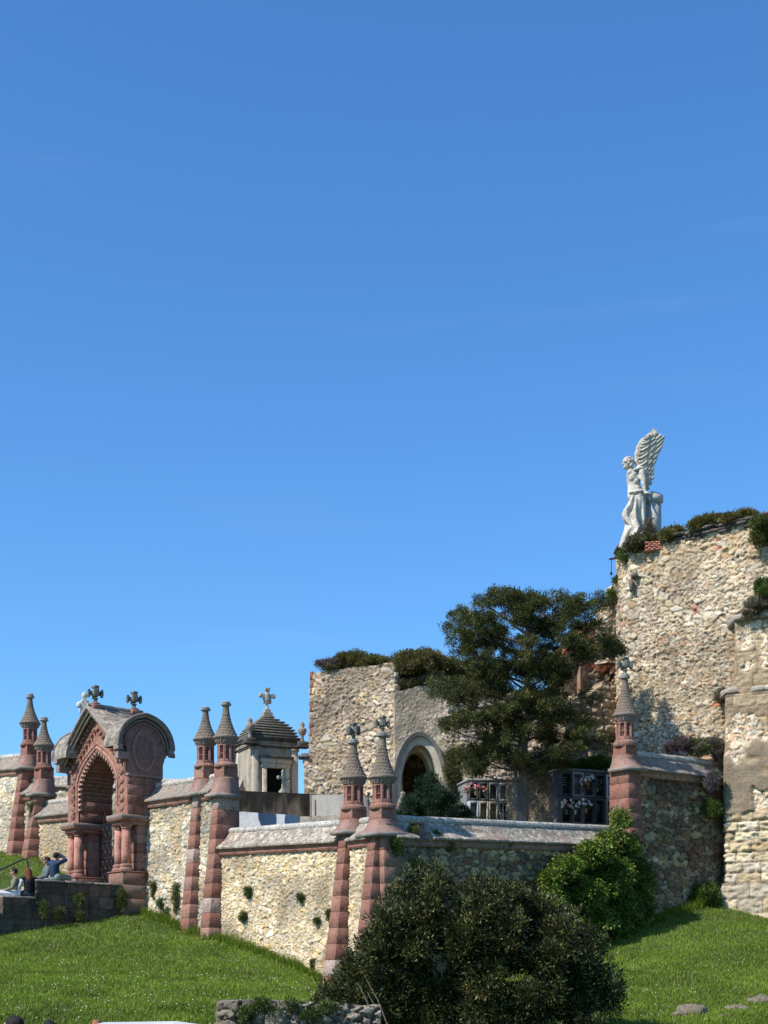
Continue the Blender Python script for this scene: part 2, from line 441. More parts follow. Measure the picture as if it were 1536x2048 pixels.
        ca = m2.color_attributes.new('Col', 'FLOAT_COLOR', 'POINT')
        CC = np.ones((len(m2.vertices), 4), dtype=np.float32)
        if colf is not None:
            P = np.zeros(len(m2.vertices) * 3, dtype=np.float32); m2.vertices.foreach_get('co', P)
            CC[:, :3] = colf(P.reshape(-1, 3))
        ca.data.foreach_set('color', CC.ravel())
        ob = bpy.data.objects.new(name, m2); COL.objects.link(ob)
        if parent is not None: ob.parent = parent
        return ob

def relief(name, path, top, bot, pat, mat, parent, res=0.03, thick=0.5, batter=0.0, hole=None, ragged=0.0, seed=0, u0=0.0, core=True, ends=0.0):
    """A wall along a plan path (left to right seen from its face): a face with real relief, a core behind it, one mesh."""
    P = np.array(path, float); seg = np.hypot(*(P[1:] - P[:-1]).T); cum = np.concatenate([[0], np.cumsum(seg)]); L = cum[-1]
    zmax = max(top); zmin = min(bot)
    nu = max(2, int(L / res) + 1); nv = max(2, int((zmax - zmin) / res) + 1)
    u = np.linspace(0, L, nu); t = np.linspace(0, 1, nv)
    X = np.interp(u, cum, P[:, 0]); Y = np.interp(u, cum, P[:, 1])
    dx = np.gradient(X, u); dy = np.gradient(Y, u); k = max(1, int(0.12 / res))
    if len(P) > 2:
        ker = np.ones(2 * k + 1) / (2 * k + 1)
        dx = np.convolve(np.pad(dx, k, 'edge'), ker, 'valid'); dy = np.convolve(np.pad(dy, k, 'edge'), ker, 'valid')
    ln = np.hypot(dx, dy); nx = dy / ln; ny = -dx / ln
    zt = np.interp(u, cum, top) + ragged * (fbm(u * 3 + seed, u * 0 + 2.5, seed + 77) - 0.5) * 2; zb = np.interp(u, cum, bot)
    ZZ = zb[:, None] + (zt - zb)[:, None] * t[None]
    UU = np.repeat(u[:, None], nv, 1)
    d, c = pat(UU + u0, ZZ)
    d = d + batter * (zmax - ZZ)
    if ends:
        e = np.minimum(UU, L - UU); d = d - ends * 3 * (1 - sst(0, ends * 5, e + ends * 3 * (fbm(ZZ * 3, UU * 0, seed + 5) - 0.5)))
    V = np.stack([X[:, None] + nx[:, None] * d, Y[:, None] + ny[:, None] * d, ZZ], -1)
    idx = np.arange(nu * nv).reshape(nu, nv)
    Q = np.stack([idx[:-1, :-1], idx[1:, :-1], idx[1:, 1:], idx[:-1, 1:]], -1)
    if hole is not None:
        mU = (UU[:-1, :-1] + UU[1:, 1:]) / 2; mZ = (ZZ[:-1, :-1] + ZZ[1:, 1:]) / 2
        Q = Q[~hole(mU, mZ)]
    Q = Q.reshape(-1, 4)
    VV = [V.reshape(-1, 3)]; CC = [c.reshape(-1, 3)]; FF = [Q]; n = nu * nv
    # skirt round the sheet, back to the core
    rim = np.concatenate([idx[:, -1], idx[::-1, 0][:0]])
    cm = c.reshape(-1, 3).mean(0) * 0.9
    def strip(line, nrm):
        nonlocal n
        A = V.reshape(-1, 3)[line]; B = A - nrm * thick
        # vary the colour along the strip with the face's own stones
        m = len(line); VV.append(np.concatenate([A, B])); cl = c.reshape(-1, 3)[line]; CC.append(np.concatenate([cl, cl]))
        i = np.arange(m - 1); FF.append(np.stack([i, i + 1, i + 1 + m, i + m], -1) + n); n += 2 * m
    N3 = np.stack([nx, ny, nx * 0], -1)
    strip(idx[:, -1], N3); strip(idx[0, :], N3[:1]); strip(idx[-1, ::-1], N3[-1:])
    if core:
        Bk = V[:, [0, -1]] - N3[:, None] * thick
        Bk[:, 0, 2] = zb; 
        m = nu; VV.append(np.concatenate([Bk[:, 0], Bk[:, 1]])); CC.append(np.repeat(cm[None], 2 * m, 0))
        i = np.arange(m - 1); FF.append(np.stack([i + 1, i, i + m, i + m + 1], -1) + n); n += 2 * m
    return mk(name, np.concatenate(VV), [np.concatenate(FF)], mat, parent, np.concatenate(CC), True)

# ------------------------------------------------------------------ leaves
def leafcloud(name, mat, parent, lobes, n, size, P, asp=0.45, clump=0.22, per=26, shell=0.35, upb=0.3, seed=1, squash=0.8, cvar=0.35, droop=0.0, kind=None, clip=None, tuft=0.0):
    r = np.random.default_rng(seed)
    Lb = np.array(lobes, float)
    w = (Lb[:, 3] * Lb[:, 4] + Lb[:, 3] * Lb[:, 5] + Lb[:, 4] * Lb[:, 5]); w /= w.sum()
    nc = max(1, n // per)
    li = r.choice(len(Lb), nc, p=w)
    d = r.normal(size=(nc, 3)); d /= np.linalg.norm(d, axis=1)[:, None]
    rad = (shell + (1 - shell) * r.random(nc) ** 0.6)
    bump = 0.88 + 0.3 * (vn(d[:, 0] * 2.2 + li * 3.1, d[:, 2] * 2.2 + d[:, 1] * 2 + seed, seed) - 0.3)
    C = Lb[li, :3] + d * Lb[li, 3:6] * (rad * bump)[:, None]
    cs = clump * (0.6 + 0.8 * r.random(nc))
    tone = 1 + cvar * (r.random(nc) - 0.5) * 1.6
    ch = r.random(nc)
    ci = np.repeat(np.arange(nc), per); N = len(ci)
    o = r.normal(size=(N, 3)); o /= np.linalg.norm(o, axis=1)[:, None]
    rr = r.random(N) ** 0.5
    p = C[ci] + o * (cs[ci] * rr)[:, None] * np.array([1, 1, squash])
    if tuft: p = p + d[ci] * (tuft * r.random(N))[:, None]
    ax = o * 0.9 + d[ci] * 0.6 + np.array([0, 0, upb]) + r.normal(size=(N, 3)) * 0.35 + np.array([0, 0, -droop]); ax /= np.linalg.norm(ax, axis=1)[:, None]
    nn = r.normal(size=(N, 3)) * 0.6 + o * 0.5 + np.array([0, 0, 0.6]); sd = np.cross(ax, nn); sd /= np.linalg.norm(sd, axis=1)[:, None] + 1e-9
    nr = np.cross(sd, ax)
    sz = size * (0.6 + 0.8 * r.random(N))
    if clip is not None:
        k = clip(p); p, ax, sd, nr, sz, ci = p[k], ax[k], sd[k], nr[k], sz[k], ci[k]; N = len(p)
    a = p; b = p + ax * (sz * 0.45)[:, None] + sd * (sz * asp * 0.5)[:, None] + nr * (sz * 0.08)[:, None]
    c = p + ax * sz[:, None]; e = p + ax * (sz * 0.45)[:, None] - sd * (sz * asp * 0.5)[:, None] + nr * (sz * 0.08)[:, None]
    V = np.stack([a, b, c, e], 1).reshape(-1, 3)
    colr = pal(P, np.clip(ch[ci] * 0.7 + 0.3 * r.random(N), 0, 0.999)) * tone[ci][:, None] * (0.8 + 0.4 * r.random(N))[:, None]
    C4 = np.repeat(colr, 4, 0)
    Q = np.arange(4 * N).reshape(-1, 4)
    ob = mk(name, V, [Q], mat, parent, C4)
    if kind: ob['kind'] = kind
    return ob
def lb(px, py, Y, rx, rz, ry=None):
    """lobe from a spot in the view at depth Y; radii in photo pixels at that depth"""
    s = Y / FPX; p = W(px, py, Y)
    return [p[0], p[1], p[2], rx * s, (ry if ry is not None else rx) * s, rz * s]

# ================================================================== GROUND
ctl = []
def cp(px, py, Y): ctl.append((*W(px, py, Y)[:2], Z(py, Y)))
for px, py in [(300, 1826), (365, 1857), (435, 1880), (500, 1900), (560, 1918), (640, 1955), (690, 1974), (760, 1988)]:
    q = on_line(px, 0.3); cp(px, py, q[1])
for px, py in [(830, 1985), (900, 1975), (1000, 1950), (1100, 1918), (1200, 1884), (1300, 1842), (1380, 1818), (1430, 1806)]:
    q = on_line(px, 0.3, 2); cp(px, py, q[1])
for t in [(1500, 1832, 43.0), (1536, 1838, 43.0), (1640, 1850, 43), (15, 1704, 51.6), (60, 1716, 49.6), (130, 1748, 48.2), (-60, 1690, 53.5),
          (245, 1830, 44.2), (100, 1851, 42.6), (0, 1864, 41.8), (-120, 1880, 41), (-200, 1740, 52),
          (0, 2052, 24), (250, 2055, 23.5), (450, 2052, 24), (620, 2050, 25), (1000, 2060, 26), (1300, 2052, 25), (1536, 2052, 25), (1700, 2052, 25), (-200, 2052, 24),
          (300, 1950, 33), (1400, 1940, 34), (1560, 1945, 34), (60, 1950, 33), (-150, 1950, 33)]:
    cp(*t)
for x in (-14, -6, 2, 10, 18):
    for y, z in ((19, 0.25), (16, 0.0), (10, 0.0), (4, 0.0)):
        ctl.append((x, y, z))
for t in [(-25, 40, 3.3), (25, 44, 2.8), (-25, 60, 6), (0, 60, 5), (25, 60, 4), (-3, 48, 4.5), (5, 48, 4.5)]:
    ctl.append(t)
ctl = np.array(ctl)
def tpsU(r2): return np.where(r2 > 1e-9, 0.5 * r2 * np.log(r2 + 1e-12), 0)
n_ = len(ctl); K = tpsU(((ctl[:, None, :2] - ctl[None, :, :2]) ** 2).sum(-1)) + 0.3 * np.eye(n_)
Pm = np.c_[np.ones(n_), ctl[:, :2]]
A_ = np.block([[K, Pm], [Pm.T, np.zeros((3, 3))]])
sol = np.linalg.solve(A_, np.r_[ctl[:, 2], 0, 0, 0])
def inside(x, y, m=0.0):
    a = (x - CX) * N1[0] + (y - CY) * N1[1]; b = (x - CX) * N2[0] + (y - CY) * N2[1]
    return (a < m) & (b < m)
def tz(x, y):
    x = np.asarray(x, float); y = np.asarray(y, float); sh = x.shape
    xf = x.ravel(); yf = y.ravel()
    xc = np.clip(xf, -26, 26); yc = np.clip(yf, 2, 60)
    z = np.zeros(xf.shape)
    for i in range(0, len(xf), 20000):
        s_ = slice(i, i + 20000)
        r2 = (xc[s_, None] - ctl[None, :, 0]) ** 2 + (yc[s_, None] - ctl[None, :, 1]) ** 2
        z[s_] = tpsU(r2) @ sol[:n_] + sol[n_] + xc[s_] * sol[n_ + 1] + yc[s_] * sol[n_ + 2]
    far = np.hypot(xf - xc, yf - yc)
    z = z * np.clip(1 - far / 60, 0, 1)
    z = np.where((yf < 17.5), np.minimum(z, 0.0), z)
    z = np.where(yf < 16.5, 0.0, z)
    z = z + np.where(yf > 21, 0.07 * (fbm(xf * 0.7, yf * 0.7, 3) - 0.5), 0)
    z = np.where(inside(xf, yf, -0.1), np.minimum(z, 5.0), z)
    return z.reshape(sh)
gx = np.concatenate([[-900, -400, -200, -110, -70, -45, -34], np.arange(-28, 28.01, 0.35), [34, 45, 70, 110, 200, 400, 900]])
gy = np.concatenate([[-400, -150, -60, -20, -5], np.arange(0, 62.01, 0.35), [70, 85, 110, 150, 250, 500, 1500]])
GX, GY = np.meshgrid(gx, gy, indexing='ij'); GZ = tz(GX, GY)
idx = np.arange(GX.size).reshape(GX.shape)
Q = np.stack([idx[:-1, :-1], idx[1:, :-1], idx[1:, 1:], idx[:-1, 1:]], -1).reshape(-1, 4)
M_GROUND = stone('meadow_soil', base=(0.05, 0.085, 0.018), blotch=(0.10, 0.13, 0.03), amt=0.5, dark=(0.045, 0.05, 0.018), damt=0.4, scale=0.7, bump=0.9, fine=12)
g = mk('ground', np.stack([GX, GY, GZ], -1), [Q], M_GROUND, None, None, True); g['kind'] = 'structure'
# road at the foot of the bank
M_ROAD = stone('asphalt', base=(0.06, 0.06, 0.062), blotch=(0.08, 0.08, 0.08), amt=0.4, damt=0.3, dark=(0.03, 0.03, 0.03), scale=1.5, bump=0.4, fine=60)
rx = [-120, -40, 0, 40, 120]
mk('road', [(x, y, 0.006) for x in rx for y in (4.5, 16.3)], [[(i * 2, i * 2 + 2, i * 2 + 3, i * 2 + 1) for i in range(4)]], M_ROAD)['kind'] = 'structure'
bk = MB()
for i in range(60):
    bk.box(-60 + i * 2, -60 + i * 2 + 1.99, 16.31, 16.49, -0.05, 0.13, (0.95 + 0.1 * random.random(),) * 3)
bk.build('kerb', stone('kerb_stone', base=(0.3, 0.29, 0.27), bump=0.4), None)['kind'] = 'structure'
# raised ground inside the cemetery
ti = []
for (a, b) in [(0.55, 0.55), (0.55, 30), (30, 30), (30, 0.55)]:
    pass
M_TERR = stone('terrace_soil', base=(0.16, 0.14, 0.1), blotch=(0.12, 0.14, 0.05), amt=0.6, scale=1.0, bump=0.6, fine=15)
c0 = np.array([CX, CY]) - (N1 + N2) * 0.4
pl = [c0, c0 + D2 * 24, c0 + D2 * 24 - D1 * 24, c0 - D1 * 24]
mk('cemetery_ground', [(p[0], p[1], 5.15) for p in pl], [[(0, 1, 2, 3)]], M_TERR)['kind'] = 'structure'

# grass
def grass():
    r = np.random.default_rng(3); N = 560000
    y = 20.5 + (r.random(N) ** 1.1) * 33; x = (r.random(N) * 2 - 1) * (0.275 * y + 1.5)
    k = ~inside(x, y, 0.05)
    # keep the stairway clear
    g0 = on_line(234); lx = (x - g0[0]) * D1[0] + (y - g0[1]) * D1[1]; lo = (x - g0[0]) * N1[0] + (y - g0[1]) * N1[1]
    k &= ~((abs(lx) < 1.95) & (lo > 0) & (lo < 9))
    x, y = x[k], y[k]; z = tz(x, y); N = len(x)
    cl = fbm(x * 0.9, y * 0.9, 5); c2 = fbm(x * 3.1, y * 3.1, 8); wear = sst(0.62, 0.72, fbm(x * 0.55 + 9, y * 0.55, 15)) * (x > 4) * (y < 31)
    h = (0.03 + 0.062 * r.random(N)) * (0.5 + 1.0 * c2) * (1 - 0.6 * wear); w = 0.009 + 0.009 * r.random(N)
    a = r.random(N) * 2 * PI; le = r.normal(size=(N, 2)) * 0.45
    dx, dy = np.cos(a) * w, np.sin(a) * w
    V = np.stack([np.stack([x - dx, y - dy, z - 0.01], -1), np.stack([x + dx, y + dy, z - 0.01], -1), np.stack([x + le[:, 0] * h, y + le[:, 1] * h, z + h], -1)], 1).reshape(-1, 3)
    P = [(0.125, 0.19, 0.014), (0.145, 0.23, 0.018), (0.185, 0.265, 0.025), (0.115, 0.185, 0.014), (0.24, 0.28, 0.045), (0.15, 0.235, 0.018)]
    c = pal(P, np.clip(r.random(N) * 0.75 + 0.35 * (cl - 0.25), 0, 0.999)) * (0.55 + 0.95 * cl)[:, None] * (0.8 + 0.4 * r.random(N))[:, None]
    dry = (r.random(N) < 0.05 + 0.10 * sst(.5, .7, fbm(x * 1.3, y * 1.3, 44)) + 0.35 * wear)[:, None]; c = np.where(dry, np.array((0.3, 0.27, 0.11)) * (0.6 + 0.6 * r.random(N))[:, None], c)
    ob = mk('grass', V, [np.arange(3 * N).reshape(-1, 3)], M_GRASS, None, np.repeat(c, 3, 0)); tag(ob, 'short bright green grass covering the slope below the cemetery walls', 'grass', kind='stuff')
    # daisies
    n = 1700; y = 22 + r.random(n) * 22; x = (r.random(n) * 2 - 1) * (0.27 * y + 1)
    k = (~inside(x, y, 0.3)) & (fbm(x * 0.5, y * 0.5, 21) > 0.47); x, y = x[k], y[k]; z = tz(x, y) + 0.05 + 0.04 * r.random(len(x))
    V = []; n = len(x); a = r.random(n) * 6
    for q in range(5):
        V.append(np.stack([x + 0.010 * np.cos(a + q * 2 * PI / 5), y + 0.010 * np.sin(a + q * 2 * PI / 5) , z + 0.008 * np.sin(a + q)], -1))
    V = np.stack(V, 1).reshape(-1, 3)
    ob = mk('daisies', V, [np.arange(5 * n).reshape(-1, 5)], M_PL, None, np.array((0.7, 0.7, 0.6))); tag(ob, 'tiny white and yellow daisies dotted through the grass', 'daisies', kind='stuff')
    # taller tufts growing along the foot of the walls
    xs = []; 
    for ln_, a0, a1 in ((1, 285, 700), (2, 1300, 1452)):
        for px in np.linspace(a0, a1, 300 if ln_ == 1 else 110):
            q = on_line(px + r.normal() * 3, 0.32 + 0.12 * abs(r.normal()), ln_); hh = 0.5 + vn(np.array([px / 22.0]), np.array([3.3]))[0]
            for _ in range(16): xs.append((q[0] + r.normal() * 0.06, q[1] + r.normal() * 0.06, hh))
    xs = np.array(xs); n = len(xs); z = tz(xs[:, 0], xs[:, 1]); h = (0.1 + 0.2 * r.random(n)) * xs[:, 2]; a = r.random(n) * 6.28; w = 0.011
    le = r.normal(size=(n, 2)) * 0.4
    V = np.stack([np.stack([xs[:, 0] - np.cos(a) * w, xs[:, 1] - np.sin(a) * w, z], -1), np.stack([xs[:, 0] + np.cos(a) * w, xs[:, 1] + np.sin(a) * w, z], -1), np.stack([xs[:, 0] + le[:, 0] * h, xs[:, 1] + le[:, 1] * h, z + h], -1)], 1).reshape(-1, 3)
    ob = mk('tall_grass', V, [np.arange(3 * n).reshape(-1, 3)], M_GRASS, None, np.repeat(pal(P, r.random(n)) * 0.85, 3, 0)); tag(ob, 'longer grass tufts growing against the foot of the stone walls', 'grass', kind='stuff')
grass()

# ================================================================== CEMETERY WALLS
P_CREAM = [(0.60, 0.475, 0.30), (0.66, 0.54, 0.37), (0.54, 0.42, 0.25), (0.68, 0.58, 0.42), (0.52, 0.37, 0.19), (0.60, 0.50, 0.36), (0.42, 0.37, 0.30), (0.62, 0.48, 0.28)]
P_GREY = [(0.50, 0.46, 0.38), (0.56, 0.51, 0.42), (0.40, 0.38, 0.33), (0.60, 0.55, 0.44), (0.44, 0.39, 0.30), (0.33, 0.32, 0.29), (0.55, 0.46, 0.32)]
P_SHADE = [(0.20, 0.142, 0.083), (0.26, 0.19, 0.115), (0.15, 0.105, 0.065), (0.34, 0.245, 0.135), (0.32, 0.195, 0.085), (0.22, 0.13, 0.075), (0.40, 0.31, 0.19), (0.20, 0.095, 0.055)]  # stone tones darkened and warmed to carry the shade of unlit walls
P_RED = [(0.275, 0.125, 0.09), (0.295, 0.14, 0.10), (0.25, 0.11, 0.08), (0.31, 0.16, 0.117), (0.275, 0.13, 0.094), (0.30, 0.17, 0.125)]
def front_stain(u, v, c):
    # ochre earth stains low on the wall, grey weathering higher up
    o = sst(0.60, 0.78, fbm(u * 1.3, v * 0.45, 91)) * 0.5
    c = c * (1 - o[..., None]) + np.array((0.55, 0.36, 0.16)) * o[..., None]
    gq = sst(0.58, 0.7, fbm(u * 2.2, v * 1.1, 97)) * 0.35
    return c * (1 - gq[..., None]) + np.array((0.40, 0.37, 0.31)) * gq[..., None]

CAPH = 0.80      # from the top of the roll to the underside of the band
def section(label, line, pxa, pxb, ra, rb, ga, gb, pat, mat, seed=0, name='cemetery_wall', out=0.0, res=0.025, broken=None):
    """one run of the enclosure wall: rubble face, moulded band, sloped coping slabs and the roll on top"""
    d, n = (D1, N1) if line == 1 else (D2, N2)
    def end(p):
        if isinstance(p, tuple): return on_line(p[0], -0.24, line) + n * (0.24 + out) + d * 0.2 * p[1]
        return on_line(p, out, line)
    A = end(pxa); B = end(pxb)
    Ar = A - n * 0.3; Br = B - n * 0.3
    za = Z(ra, Ar[1]); zb = Z(rb, Br[1]); L = np.hypot(*(B - A))
    ga_ = Z(ga, A[1]) - 0.5; gb_ = Z(gb, B[1]) - 0.5
    mid = (A + B) / 2
    t = thing(name, label, 'wall', (mid[0], mid[1], (ga_ + gb_) / 2), math.atan2(d[1], d[0]), 'stretches of the cemetery wall')
    relief('rubble_face', [A, B], [za - CAPH + 0.02, zb - CAPH + 0.02], [ga_, gb_], pat, mat, t, res=res, thick=0.6, batter=0.035, seed=seed, u0=seed * 3.7)
    def fr(u, v, w):     # u = outward, v = up from the roll top, w = along
        k = w / L; return (A[0] + d[0] * w + n[0] * u, A[1] + d[1] * w + n[1] * u, za + (zb - za) * k + v)
    # band
    m = MB(); w = 0
    while w < L - 0.02:
        w2 = min(L, w + 0.55 + 0.35 * random.random()); c = np.array(random.choice(P_RED)) * (1.1 + 0.3 * random.random())
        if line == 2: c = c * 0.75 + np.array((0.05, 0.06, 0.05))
        o = 0.006 * random.random()
        m.prism([(0.10 + o, -CAPH), (0.13 + o, -CAPH + 0.05), (0.13 + o, -CAPH + 0.10), (0.17 + o, -CAPH + 0.165), (-0.74, -CAPH + 0.165), (-0.70, -CAPH)][::-1], w + 0.003, w2 - 0.003, fr, c); w = w2
    m.build('cornice_band', M_RED, t, bevel=0.006)
    # coping slabs
    m = MB(); w = 0
    while w < L - 0.02:
        w2 = min(L, w + 0.42 + 0.3 * random.random()); g_ = 0.85 + 0.3 * random.random(); o = 0.012 * random.random(); q = random.random() * 0.018
        if broken and broken[0] < w < broken[1]: w = w2; continue
        c = np.array((0.27, 0.23, 0.19)) * g_ if random.random() < 0.75 else np.array((0.32, 0.24, 0.19)) * g_
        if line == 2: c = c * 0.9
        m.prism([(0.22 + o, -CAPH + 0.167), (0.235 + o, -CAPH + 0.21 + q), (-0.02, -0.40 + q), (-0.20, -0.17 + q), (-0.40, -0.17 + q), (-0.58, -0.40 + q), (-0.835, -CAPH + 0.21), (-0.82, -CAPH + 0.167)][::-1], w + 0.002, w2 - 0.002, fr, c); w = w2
    mc_ = M_COP if seed in (6, 7, 8) else M_COPD; m.build('coping', mc_, t, bevel=0.01)
    # roll
    m = MB(); w = 0
    while w < L - 0.02:
        w2 = min(L, w + 0.5 + 0.4 * random.random()); c = np.array((0.42, 0.40, 0.36)) * (0.85 + 0.3 * random.random()); jr = 0.006 * random.random()
        if broken and broken[0] < w < broken[1]: w = w2; continue
        m.prism([(-0.3 + (0.115 + jr) * math.cos(a), -0.10 + (0.10 + jr) * math.sin(a)) for a in np.arange(12) * -2 * PI / 12], w + 0.004, w2 - 0.004, fr, c); w = w2
    m.build('ridge_roll', M_COP, t)
    return t
rubF = rubble(P_CREAM, (0.25, 0.185, 0.11), 0.145, 0.10, 0.055, 4, 0.55, stain=front_stain)
rubD = rubble(P_CREAM[:4] + P_GREY, (0.22, 0.17, 0.11), 0.15, 0.105, 0.06, 14, 0.5, stain=front_stain)
rubL = rubble(P_GREY + P_CREAM[:3], (0.40, 0.34, 0.25), 0.15, 0.11, 0.055, 24, 0.5)
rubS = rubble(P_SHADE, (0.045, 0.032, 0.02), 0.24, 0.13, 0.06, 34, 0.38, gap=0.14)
section('far left stretch of wall behind the paired turrets, pale eroded rubble', 1, -70, (60, -1), 1516, 1505, 1690, 1708, rubL, M_RUB, 1)
section('very short stretch of rubble wall between the two leftmost turrets', 1, (60, 1), (88, -1), 1556, 1553, 1712, 1716, rubL, M_RUB, 2)
section('cream rubble wall between the far turrets and the red arched gateway', 1, (88, 1), 172, 1600, 1589, 1716, 1775, rubF, M_RUB, 3)
section('grey and cream rubble wall right of the arched gateway, weeds on its lower half', 1, 285, (411, -1), 1568, 1551, 1822, 1868, rubD, M_RUB, 4)
section('narrow strip of wall between the middle pair of turrets', 1, (411, 1), (452, -1), 1549, 1544, 1868, 1884, rubD, M_RUB, 5)
section('long sunlit cream rubble wall running down to the corner turrets', 1, (452, 1), (707, -1), 1656, 1638, 1885, 1980, rubF, M_RUB, 6)
section('narrow strip of wall between the two corner turrets', 1, (707, 1), 745, 1636, 1630, 1980, 1992, rubF, M_RUB, 7)
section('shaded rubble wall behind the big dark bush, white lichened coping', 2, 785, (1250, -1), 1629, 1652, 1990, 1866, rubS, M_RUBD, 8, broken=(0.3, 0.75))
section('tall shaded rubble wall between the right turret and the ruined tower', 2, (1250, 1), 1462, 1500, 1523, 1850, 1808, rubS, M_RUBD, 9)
# inner wall seen past the gateway
bt = thing('cemetery_wall', 'distant inner wall with dark coping seen on both sides of the gateway', 'wall', (-7, 53, 5.2), TH1 * 0.2, 'stretches of the cemetery wall')
Pa = [W(96, 1600, 54)[:2], W(480, 1600, 52)[:2]]
relief('rubble_face', Pa, [Z(1572, 54), Z(1574, 52)], [5, 5], rubL, M_RUB, bt, res=0.06, thick=0.5)
m = MB(); a3 = np.array([*Pa[0], Z(1551, 54)]); b3 = np.array([*Pa[1], Z(1560, 52)]); dd = (b3 - a3); L = np.hypot(dd[0], dd[1]); nn = np.array([dd[1], -dd[0]]) / L
for i in range(12):
    m.prism([(0.15, -0.42), (0.15, -0.37), (-0.15, -0.1), (-0.35, -0.1), (-0.65, -0.37), (-0.65, -0.42)][::-1], i * L / 12, (i + 1) * L / 12 - 0.01, lambda u, v, w: (a3[0] + dd[0] * w / L + nn[0] * u, a3[1] + dd[1] * w / L + nn[1] * u, a3[2] + dd[2] * w / L + v), (0.25, 0.23, 0.21))
m.tube([a3 + [-nn[0] * .25, -nn[1] * .25, -0.08], b3 + [-nn[0] * .25, -nn[1] * .25, -0.08]], 0.1, 10, (0.4, 0.38, 0.35))
m.build('coping', M_COP, bt)

# ================================================================== TURRETED PIERS
def red(): return np.array(random.choice(P_RED)) * (0.88 + 0.2 * random.random())
def blocks(m, hx0, hx1, of0, of1, back, z0, z1, ch=0.40, cx=0.0, plinth=True):
    """stack of dressed blocks; local: x along the wall, -y outward"""
    z = z0; n = max(1, round((z1 - z0) / ch)); ch = (z1 - z0) / n
    for i in range(n):
        a = i / n; b = (i + 1) / n
        w0 = hx0 + (hx1 - hx0) * a; w1 = hx0 + (hx1 - hx0) * b; o0 = of0 + (of1 - of0) * a; o1 = of0 + (of1 - of0) * b
        j = random.random() * 0.008; e = random.random() * 0.006
        c = red()
        if random.random() < 0.08: c = np.array((0.38, 0.28, 0.24))
        zb = z0 + i * ch + 0.004; zt = z0 + (i + 1) * ch - 0.003
        m.hexa([(cx - w0 + j, -o0 + e, zb), (cx + w0 - e, -o0 + e, zb), (cx + w0 - e, back, zb), (cx - w0 + j, back, zb)],
               [(cx - w1 + j, -o1 + e, zt), (cx + w1 - e, -o1 + e, zt), (cx + w1 - e, back, zt), (cx - w1 + j, back, zt)], c)
    # joint core
    m.hexa([(cx - hx0 + .015, -of0 + .015, z0), (cx + hx0 - .015, -of0 + .015, z0), (cx + hx0 - .015, back - .015, z0), (cx - hx0 + .015, back - .015, z0)],
           [(cx - hx1 + .015, -of1 + .015, z1 - .02), (cx + hx1 - .015, -of1 + .015, z1 - .02), (cx + hx1 - .015, back - .015, z1 - .02), (cx - hx1 + .015, back - .015, z1 - .02)], (0.2, 0.13, 0.1))
    if plinth:
        m.frus(cx, (-of0 - 0.03 + back) / 2, hx0 + 0.05, (back + of0 + 0.06) / 2, z0 - 0.1, hx0 + 0.045, (back + of0 + 0.055) / 2, z0 + 0.28, (0.36, 0.25, 0.2))
def cross_finial(parent, s, z0, rz=0.0):
    g = np.array((0.13, 0.135, 0.12)); m = MB()
    m.lathe([(0.10 * s, z0), (0.11 * s, z0 + 0.03 * s), (0.06 * s, z0 + 0.06 * s), (0.05 * s, z0 + 0.10 * s), (0.09 * s, z0 + 0.16 * s), (0.05 * s, z0 + 0.18 * s)], 12, c=g)
    zc = z0 + 0.31 * s
    m.ell((0, 0, zc), (0.12 * s, 0.12 * s, 0.12 * s), 12, 8, g * 1.1)
    def arm(d):
        d = np.array(d, float); up = np.array([0, 0, 1.0]) if abs(d[2]) < .5 else np.array([1.0, 0, 0]); sd = np.cross(d, up)
        def ring(t, h, w): 
            p = np.array([0, 0, zc]) + d * t; return [p + up * h + sd * w, p - up * h + sd * w, p - up * h - sd * w, p + up * h - sd * w]
        seq = [(0.05, .055, .055), (0.14, .055, .05), (0.17, .11, .07), (0.225, .12, .08)]
        for (t0, h0, w0), (t1, h1, w1) in zip(seq[:-1], seq[1:]):
            m.hexa([q for q in ring(t0 * s, h0 * s, w0 * s)], [q for q in ring(t1 * s, h1 * s, w1 * s)], g)
        m.hexa(ring(0.222 * s, .09 * s, .06 * s), ring(0.24 * s, .08 * s, .05 * s), g * 0.8)
    c, q = math.cos(rz), math.sin(rz)
    arm((c, q, 0)); arm((-c, -q, 0)); arm((0, 0, 1)); arm((-q * 1, c, 0)); arm((q, -c, 0))
    return m.build('cross_finial', M_GREY, parent, world=False, bevel=0.006 * s)
def scales(a, z, r):
    # overlapping fish-scale rows carved on the spires
    row = np.floor(z / 0.085); fz = z / 0.085 - row
    fu = (a / (2 * PI) * 16 + 0.5 * (row % 2)); fu = fu - np.floor(fu) - 0.5
    return 0.016 * np.clip(1 - fz * 1.0, 0, 1) * (np.abs(fu) < 0.5 * np.sqrt(np.clip(fz * 1.9, 0, 1))) - 0.008
